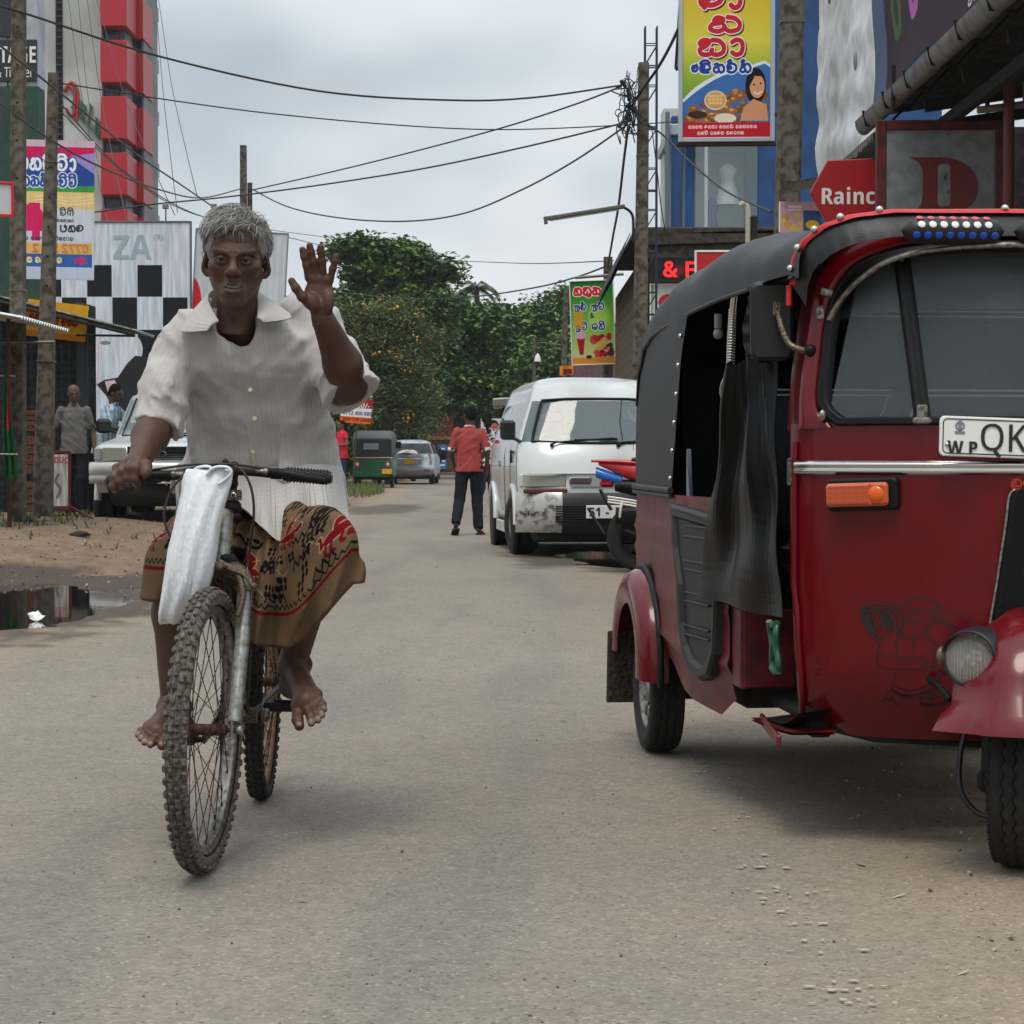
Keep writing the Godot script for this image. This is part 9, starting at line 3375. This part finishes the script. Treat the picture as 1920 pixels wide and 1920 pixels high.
func make_palm(label: String,at: Vector3,h: float,L: float,sd: int):
	var t := thing("coconut_palm",label,"palm tree",at)
	var r := RandomNumberGenerator.new(); r.seed = sd
	var b := B.new()
	b.tube(spline([Vector3.ZERO,V(.2,h*.5,0),V(0,h,0)],5),.16,8)
	part("trunk",b,worn(Color(.40,.36,.31),M.grime,2.0,.95),t)
	var m := mat(Color(.19,.25,.12),.5); m.backlight_enabled = true; m.backlight = Color(.25,.3,.15)
	for k in 17:
		b = B.new()
		var a := TAU*k/17+r.randfn(0,.15)
		var up := r.randf_range(-.15,.95)
		var d := V(cos(a),0,sin(a))
		var rib := []
		for j in 9:
			var v := j/8.0
			rib.append(V(0,h,0)+d*L*(v-.12*v*v)*cos(up*.6)+V(0,L*(up*v-.95*v*v),0))
		b.tube(rib,[.04,.035,.03,.028,.025,.02,.018,.014,.008],4)
		var sd2 := d.cross(Vector3.UP)
		for j in 34:
			var v := .12+.86*j/34.0
			var i := mini(int(v*8),7)
			var p: Vector3 = rib[i].lerp(rib[i+1],v*8-i)
			for s in [-1,1]:
				var tip: Vector3 = p+(sd2*s*.8+d*.45+V(0,-.55,0)).normalized()*L*.30*sin(PI*minf(1,v*.8+.18))
				b.tri(p-d*.035,p+d*.035,tip)
		part("frond",b,m,t)

func make_trees():
	var broad := leaf_clump(15,.27,.42,1)
	var broad2 := leaf_clump(13,.23,.42,2)
	var fine := leaf_clump(30,.17,.50,3,.42)
	var g1 := [Color(.075,.150,.030),Color(.10,.19,.042),Color(.14,.24,.06),Color(.05,.105,.026),Color(.035,.08,.02)]
	var g2 := [Color(.05,.105,.03),Color(.075,.145,.038),Color(.11,.18,.055)]
	var olive := [Color(.11,.135,.05),Color(.145,.16,.065),Color(.085,.115,.042),Color(.18,.185,.09)]
	make_tree("almond_tree","tallest broad-leaved tree with tiered crown behind the raised hand",V(-4.6,0,-86),4.2,.26,[[-1.6,9.3,0,1.35,.42],[.2,9.15,.4,1.0,.38],[-.6,8.3,0,1.7,.7],[1.5,8.35,0,1.25,.55],[-.9,7.1,0,2.0,.8],[1.0,7.0,.4,1.8,.85],[.3,5.8,0,2.2,1.0],[-1.4,5.6,0,1.5,.9],[.95,9.0,0,.5,.35]],2300,broad,g1,11)
	make_tree("almond_tree","wide glossy dark green tree overhanging the end of the road",V(-1.6,0,-92),3.2,.30,[[.0,6.4,0,2.1,1.2],[-2.0,5.6,.5,1.8,1.2],[1.3,5.2,.6,1.8,1.1],[-.6,4.2,1.0,2.1,1.0],[1.7,3.6,1.0,1.4,.9],[-2.4,3.9,.8,1.5,1.0],[.3,3.1,1.2,1.6,.6],[2.6,6.3,-1,1.3,1.2]],2700,broad,g1,12)
	make_tree("street_tree","rounded mid green tree right of the palm above the leaning pole",V(1.7,0,-98),3.0,.28,[[.0,7.0,0,1.9,1.35],[-1.7,6.6,0,1.6,1.2],[1.6,6.3,0,1.5,1.2],[.6,8.0,0,.8,.7],[.2,5.0,.5,2.0,1.2],[-1.3,4.6,.5,1.6,1.1],[1.9,4.6,0,1.3,1.2]],1900,broad2,g2+[Color(.09,.14,.045)],13)
	make_tree("street_tree","dark tree filling the shade below the leaning grey pole",V(2.3,0,-80),2.4,.24,[[.0,4.4,0,1.3,1.2],[-1.3,4.0,0,1.1,1.0],[.9,3.6,0,1.0,1.1],[-.4,2.8,0,1.3,.8]],900,broad2,g2,14)
	make_tree("feathery_tree","olive feathery-leaved tree with a few yellow flowers beside the cyclist's hand",V(-4.5,0,-70),2.6,.16,[[-.7,5.3,0,.9,.65],[.4,5.6,0,.9,.6],[1.1,4.9,.2,.8,.6],[-.3,4.5,.3,1.1,.7],[.8,3.9,.3,1.0,.7],[-1.2,3.9,.2,.8,.8],[.1,3.1,.4,1.1,.6],[1.2,2.9,.4,.8,.6],[1.0,2.2,.4,.7,.5],[.0,2.3,.3,.8,.5]],1700,fine,olive,15,Color(.80,.60,.05))
	make_tree("flowering_bush","light green bush with yellow flowers behind the woman in red",V(-5.7,0,-66),.8,.08,[[0,1.6,0,.8,.6],[.4,2.3,0,.7,.5],[-.5,2.5,0,.8,.6],[.2,3.1,0,.6,.4],[.1,.8,.2,.9,.5]],620,fine,[Color(.11,.17,.04),Color(.14,.19,.05),Color(.08,.13,.035)],16,Color(.82,.62,.05))
	make_tree("street_tree","dense dark tree behind the feathery one, left of the far red house",V(-6.6,0,-98),3.0,.3,[[0,5.8,0,2.3,1.4],[-1.6,4.2,0,1.9,1.3],[1.6,4.3,0,2.0,1.4],[.4,2.6,.5,2.4,1.3],[2.2,2.7,.4,1.5,1.2]],1700,broad2,g2,17)
	make_tree("street_tree","tree behind the far house, its top just over the ochre wall",V(1.5,0,-121),3.6,.3,[[0,6.6,0,2.6,1.6],[-2.6,6.4,0,2.2,1.5],[2.4,6.0,0,2.2,1.5],[-5,6.3,0,2.3,1.6]],1300,broad2,g2,18)
	make_palm("coconut palm rising behind the trees in the middle of the sky line",V(-2.05,0,-122),10.6,1.75,4)
	make_palm("small palm seen between the juice sign and the dark pole",V(5.4,0,-100),6.4,1.5,6)
	# verge grass and hedge foot on the left
	var b := B.new()
	var r := RandomNumberGenerator.new(); r.seed = 23
	for i in 2600:
		var z := -r.randf_range(20.0,70.0)
		var x := -5.2-absf(r.randfn(0,.9)) if z > -48 else road_left(z)-.3-absf(r.randfn(0,.8))
		if i % 5 == 0:
			x = road_left(z)-r.randf_range(.9,2.2)
			if gn.get_noise_2d(x*14,z*14) < .12: continue
		if i % 7 == 0: x = 2.2+absf(r.randfn(0,1.0))
		var h := r.randf_range(.03,.11)*(1.9 if z < -48 else 1.0)
		var a := r.randf()*TAU
		var d := V(cos(a),0,sin(a))
		var p := V(x,ground_y(x,z)-.005,z)
		b.col([Color(.08,.13,.03),Color(.11,.15,.04),Color(.14,.14,.06)][i % 3])
		for k in 3:
			var e := d.rotated(Vector3.UP,k*2.1)
			b.tri(p-e*.012,p+e*.012,p+e.rotated(Vector3.UP,1.57)*h*.5+V(0,h,0))
	tag(part("verge_grass",b,M.vcol),"sparse tufts of grass along the dirt verges","grass","","stuff")

# ---------------------------------------------------------------- cables
func make_wires():
	var wire := func(called: String,label: String,pts: Array,r: float):
		var b := B.new()
		var o: Vector3 = pts[0]
		var p := []
		for q in pts: p.append(q-o)
		b.tube(spline(p,7),r,5)
		var n := part(called,b,M.cable)
		n.position = o
		tag(n,label,"cable","overhead cables across the street")
	wire.call("overhead_cable","top cable from the left edge sweeping low to the right pole",[V(-5.773,5.899,-23),V(-5.483,5.958,-24),V(-4.227,5.761,-25.5),V(-2.443,5.604,-27),V(-.788,5.741,-28.5),V(.294,5.895,-29.2),V(1.535,6.167,-29.8)],.014)
	wire.call("overhead_cable","second cable from the shorter left pole to the right pole",[V(-5.459,5.448,-25.5),V(-4.395,5.425,-26.5),V(-3.18,5.408,-27.5),V(-1.505,5.406,-28.5),V(-.073,5.456,-29.2),V(1.648,5.616,-29.8),V(2.572,5.865,-31)],.009)
	wire.call("overhead_cable","upper of the three cables from the pole over the cyclist to the right pole",[V(-5.531,6.528,-44.5),V(-3.3,6.501,-41),V(-1.509,6.404,-37.5),V(-.085,6.245,-34),V(.95,6.188,-31.5),V(1.54,6.17,-29.9)],.014)
	wire.call("overhead_cable","middle of the three cables from the left to the right pole",[V(-7.102,4.814,-34),V(-6.251,5.221,-36),V(-4.959,5.418,-36.5),V(-3.26,5.564,-36),V(-1.388,5.649,-34.5),V(.322,5.655,-32),V(1.593,5.661,-29.9)],.014)
	wire.call("overhead_cable","lowest cable that dips deep before rising to the right pole",[V(-5.508,6.594,-44.5),V(-4.439,5.899,-42),V(-3.222,5.453,-40),V(-1.888,5.117,-37.5),V(-.793,4.971,-35),V(.164,5.052,-32.5),V(.936,5.291,-31),V(1.624,5.631,-29.9)],.014)
	wire.call("overhead_cable","cable slanting down from the upper left edge past the red boxes",[V(-4.972,4.946,-20),V(-5.066,5.035,-24),V(-5.356,5.264,-30),V(-5.459,5.437,-35),V(-5.587,5.624,-40),V(-5.759,5.781,-44)],.013)
	wire.call("overhead_cable","lower slanting cable from the left edge towards the pole over the cyclist",[V(-4.975,4.406,-20),V(-5.19,4.524,-24),V(-5.353,4.746,-28),V(-5.646,5.232,-34),V(-5.838,5.835,-40),V(-5.62,6.594,-44.5)],.013)
	wire.call("overhead_cable","sagging thin cables behind the cyclist's head from the hoarding",[V(-5.554,5.309,-26),V(-5.956,5.35,-32),V(-6.024,5.458,-38),V(-5.844,5.693,-43),V(-5.538,6.187,-50),V(-4.995,6.973,-62)],.010)
	wire.call("overhead_cable","thin cable just below the sagging one behind the head",[V(-5.522,5.179,-26),V(-5.977,5.322,-33),V(-6.04,5.544,-40),V(-5.79,6.312,-50),V(-4.834,7.488,-64)],.008)
	wire.call("overhead_cable","twisted cable rising from the right pole to the upper right",[V(1.498,5.571,-29.8),V(1.797,6.055,-29.8),V(2.003,6.281,-29),V(2.124,6.448,-28),V(2.162,6.518,-26.5),V(2.133,6.578,-25)],.022)
	wire.call("overhead_cable","cable drooping from the right pole across the blue showroom",[V(1.9,5.662,-30),V(2.114,5.414,-29.5),V(2.365,4.942,-28.5),V(2.717,4.34,-27),V(2.929,3.73,-24)],.014)
	wire.call("overhead_cable","twisted drop cable hanging from the right pole down past the street light",[V(1.633,5.586,-29.8),V(1.637,5.291,-31),V(1.661,4.867,-33),V(1.722,4.725,-36),V(1.813,4.56,-40)],.02)
	wire.call("overhead_cable","cable from the far tangle across the dark trees",[V(1.78,4.576,-40.4),V(1.33,4.676,-44),V(.504,4.931,-50),V(-1.169,5.318,-58),V(-3.124,5.571,-62),V(-5.487,6.068,-66)],.020)
	wire.call("overhead_cable","thin level wire across the sky above the palm",[V(1.928,4.678,-40.3),V(.554,5.963,-55),V(-1.511,7.856,-75)],.012)
	wire.call("overhead_cable","loop of slack wire below the right pole's tangle",[V(2.016,5.694,-30.6),V(2.094,5.081,-30.6),V(2.184,4.591,-31),V(2.316,4.176,-31.5),V(2.498,4.026,-32),V(2.618,4.13,-32)],.008)
	for k in 7:
		var x0: float = [130,150,165,180,294,298,60][k]; var x1: float = [205,185,240,330,335,372,62][k]; var y1: float = [420,300,415,405,400,370,300][k]
		wire.call("light_string","thin light string hanging down the red box tower to %s" % ["the hoarding","the green letters","the lowest red box","the floodlight","the cables at its right","the pole over the cyclist","the green wall"][k],[px_far(x0,-20,92),px_far(lerpf(x0,x1,.35),y1*.42,84),px_far(lerpf(x0,x1,.7),y1*.75,74),px_far(x1,y1,62)],.014)

func px_far(px: float,py: float,d: float) -> Vector3:
	return V((px-960.0)*d/3960.0,.965-(py-855.0)*d/3960.0,-d)

func make_litter():
	# crumpled paper in the puddle, clods, pebbles and bits on the road
	var r := RandomNumberGenerator.new(); r.seed = 31
	var t := thing("crumpled_paper","crumpled white paper lying in the brown puddle","litter",V(-2.843,-.007,-12.6)*V(1,0,1)+V(0,-.02,0))
	var b := B.new()
	var rr := []
	for k in 7:
		var ring := PackedVector3Array()
		for j in 9: ring.append(V(cos(-TAU*j/9)*.05,.03+sin(-TAU*j/9)*.03,0)*r.randf_range(.5,1.25)*sin(PI*(k+.6)/7.2)+V((k-3)*.004,0,(k-3)*.016))
		rr.append(ring)
	b.loft(rr,true,true,true,false)
	part("paper",b,M.white_print,t)
	for q in [[48,1002,24.9,"dark clod of earth and grass below the left lath screen",.09],[150,1030,21.5,"flattened brown clod of dirt in the middle of the verge",.07]]:
		var w := px_far(q[1-1],q[1],q[2])
		var c := thing("clod",q[3],"clod",V(w.x,ground_y(w.x,w.z),w.z))
		b = B.new();rr = []
		for k in 8:
			var ring := PackedVector3Array()
			for j in 10: ring.append(V(cos(TAU*j/10)*1.5,0,-sin(TAU*j/10))*q[4]*r.randf_range(.75,1.2)*cos(PI/2*k/7.6)+V(0,q[4]*.9*sin(PI/2*k/7.0),0))
			rr.append(ring)
		b.loft(rr,true,true,true,false)
		part("soil",b,worn(Color(.26,.23,.17),M.grime,8.0,.95),c)
	b = B.new()
	for i in 2600:
		var z: float
		var x: float
		var s: float
		if i % 3 == 0:
			z = -14.0-r.randf()*14.0; x = road_left(z)-.1-r.randf()*3.0; s = r.randf_range(.004,.017)
		elif i % 3 == 1:
			z = -3.4-pow(r.randf(),1.4)*12.0; x = .9+absf(r.randfn(0,.9)); s = r.randf_range(.002,.008)
		else:
			z = -3.4-pow(r.randf(),1.6)*14.0; x = r.randf_range(-2.6,.9); s = r.randf_range(.0015,.0045)
		var y := ground_y(x,z)
		b.col([Color(.20,.16,.12),Color(.32,.26,.19),Color(.07,.06,.055),Color(.34,.29,.23)][i % 4])
		var q := Basis.from_euler(V(r.randf(),r.randf()*TAU,r.randf()))*s
		var p := [V(1,0,0),V(-1,0,.2),V(0,.7,0),V(0,-.7,0),V(0,0,1),V(.1,0,-1)]
		for f in [[0,2,4],[4,2,1],[1,2,5],[5,2,0],[4,3,0],[1,3,4],[5,3,1],[0,3,5]]:
			b.tri(V(x,y+s*.4,z)+q*p[f[0]],V(x,y+s*.4,z)+q*p[f[1]],V(x,y+s*.4,z)+q*p[f[2]])
	tag(part("pebbles",b,M.vcol),"scattered pebbles and grit on the road and verges","gravel","","stuff")
	b = B.new()
	for i in 220:   # dead leaves, scraps and twigs
		var z := -3.5-pow(r.randf(),1.5)*22.0
		var x := r.randf_range(-2.6,.6) if i % 4 == 0 else (.8+absf(r.randfn(0,.7)) if i % 2 == 0 else road_left(z)-r.randf()*2.4)
		var y := ground_y(x,z)+.004
		var a := r.randf()*TAU
		var d := V(cos(a),.12,sin(a))*r.randf_range(.008,.03); var e := V(-sin(a),.2,cos(a))*r.randf_range(.003,.010)
		b.col([Color(.10,.075,.05),Color(.05,.045,.04),Color(.45,.42,.38),Color(.20,.12,.07)][i % 4])
		b.quad(V(x,y,z)-d,V(x,y,z)+e,V(x,y,z)+d,V(x,y,z)-e)
	tag(part("scraps",b,M.vcol),"small dead leaves and scraps lying about the road","litter","","stuff")
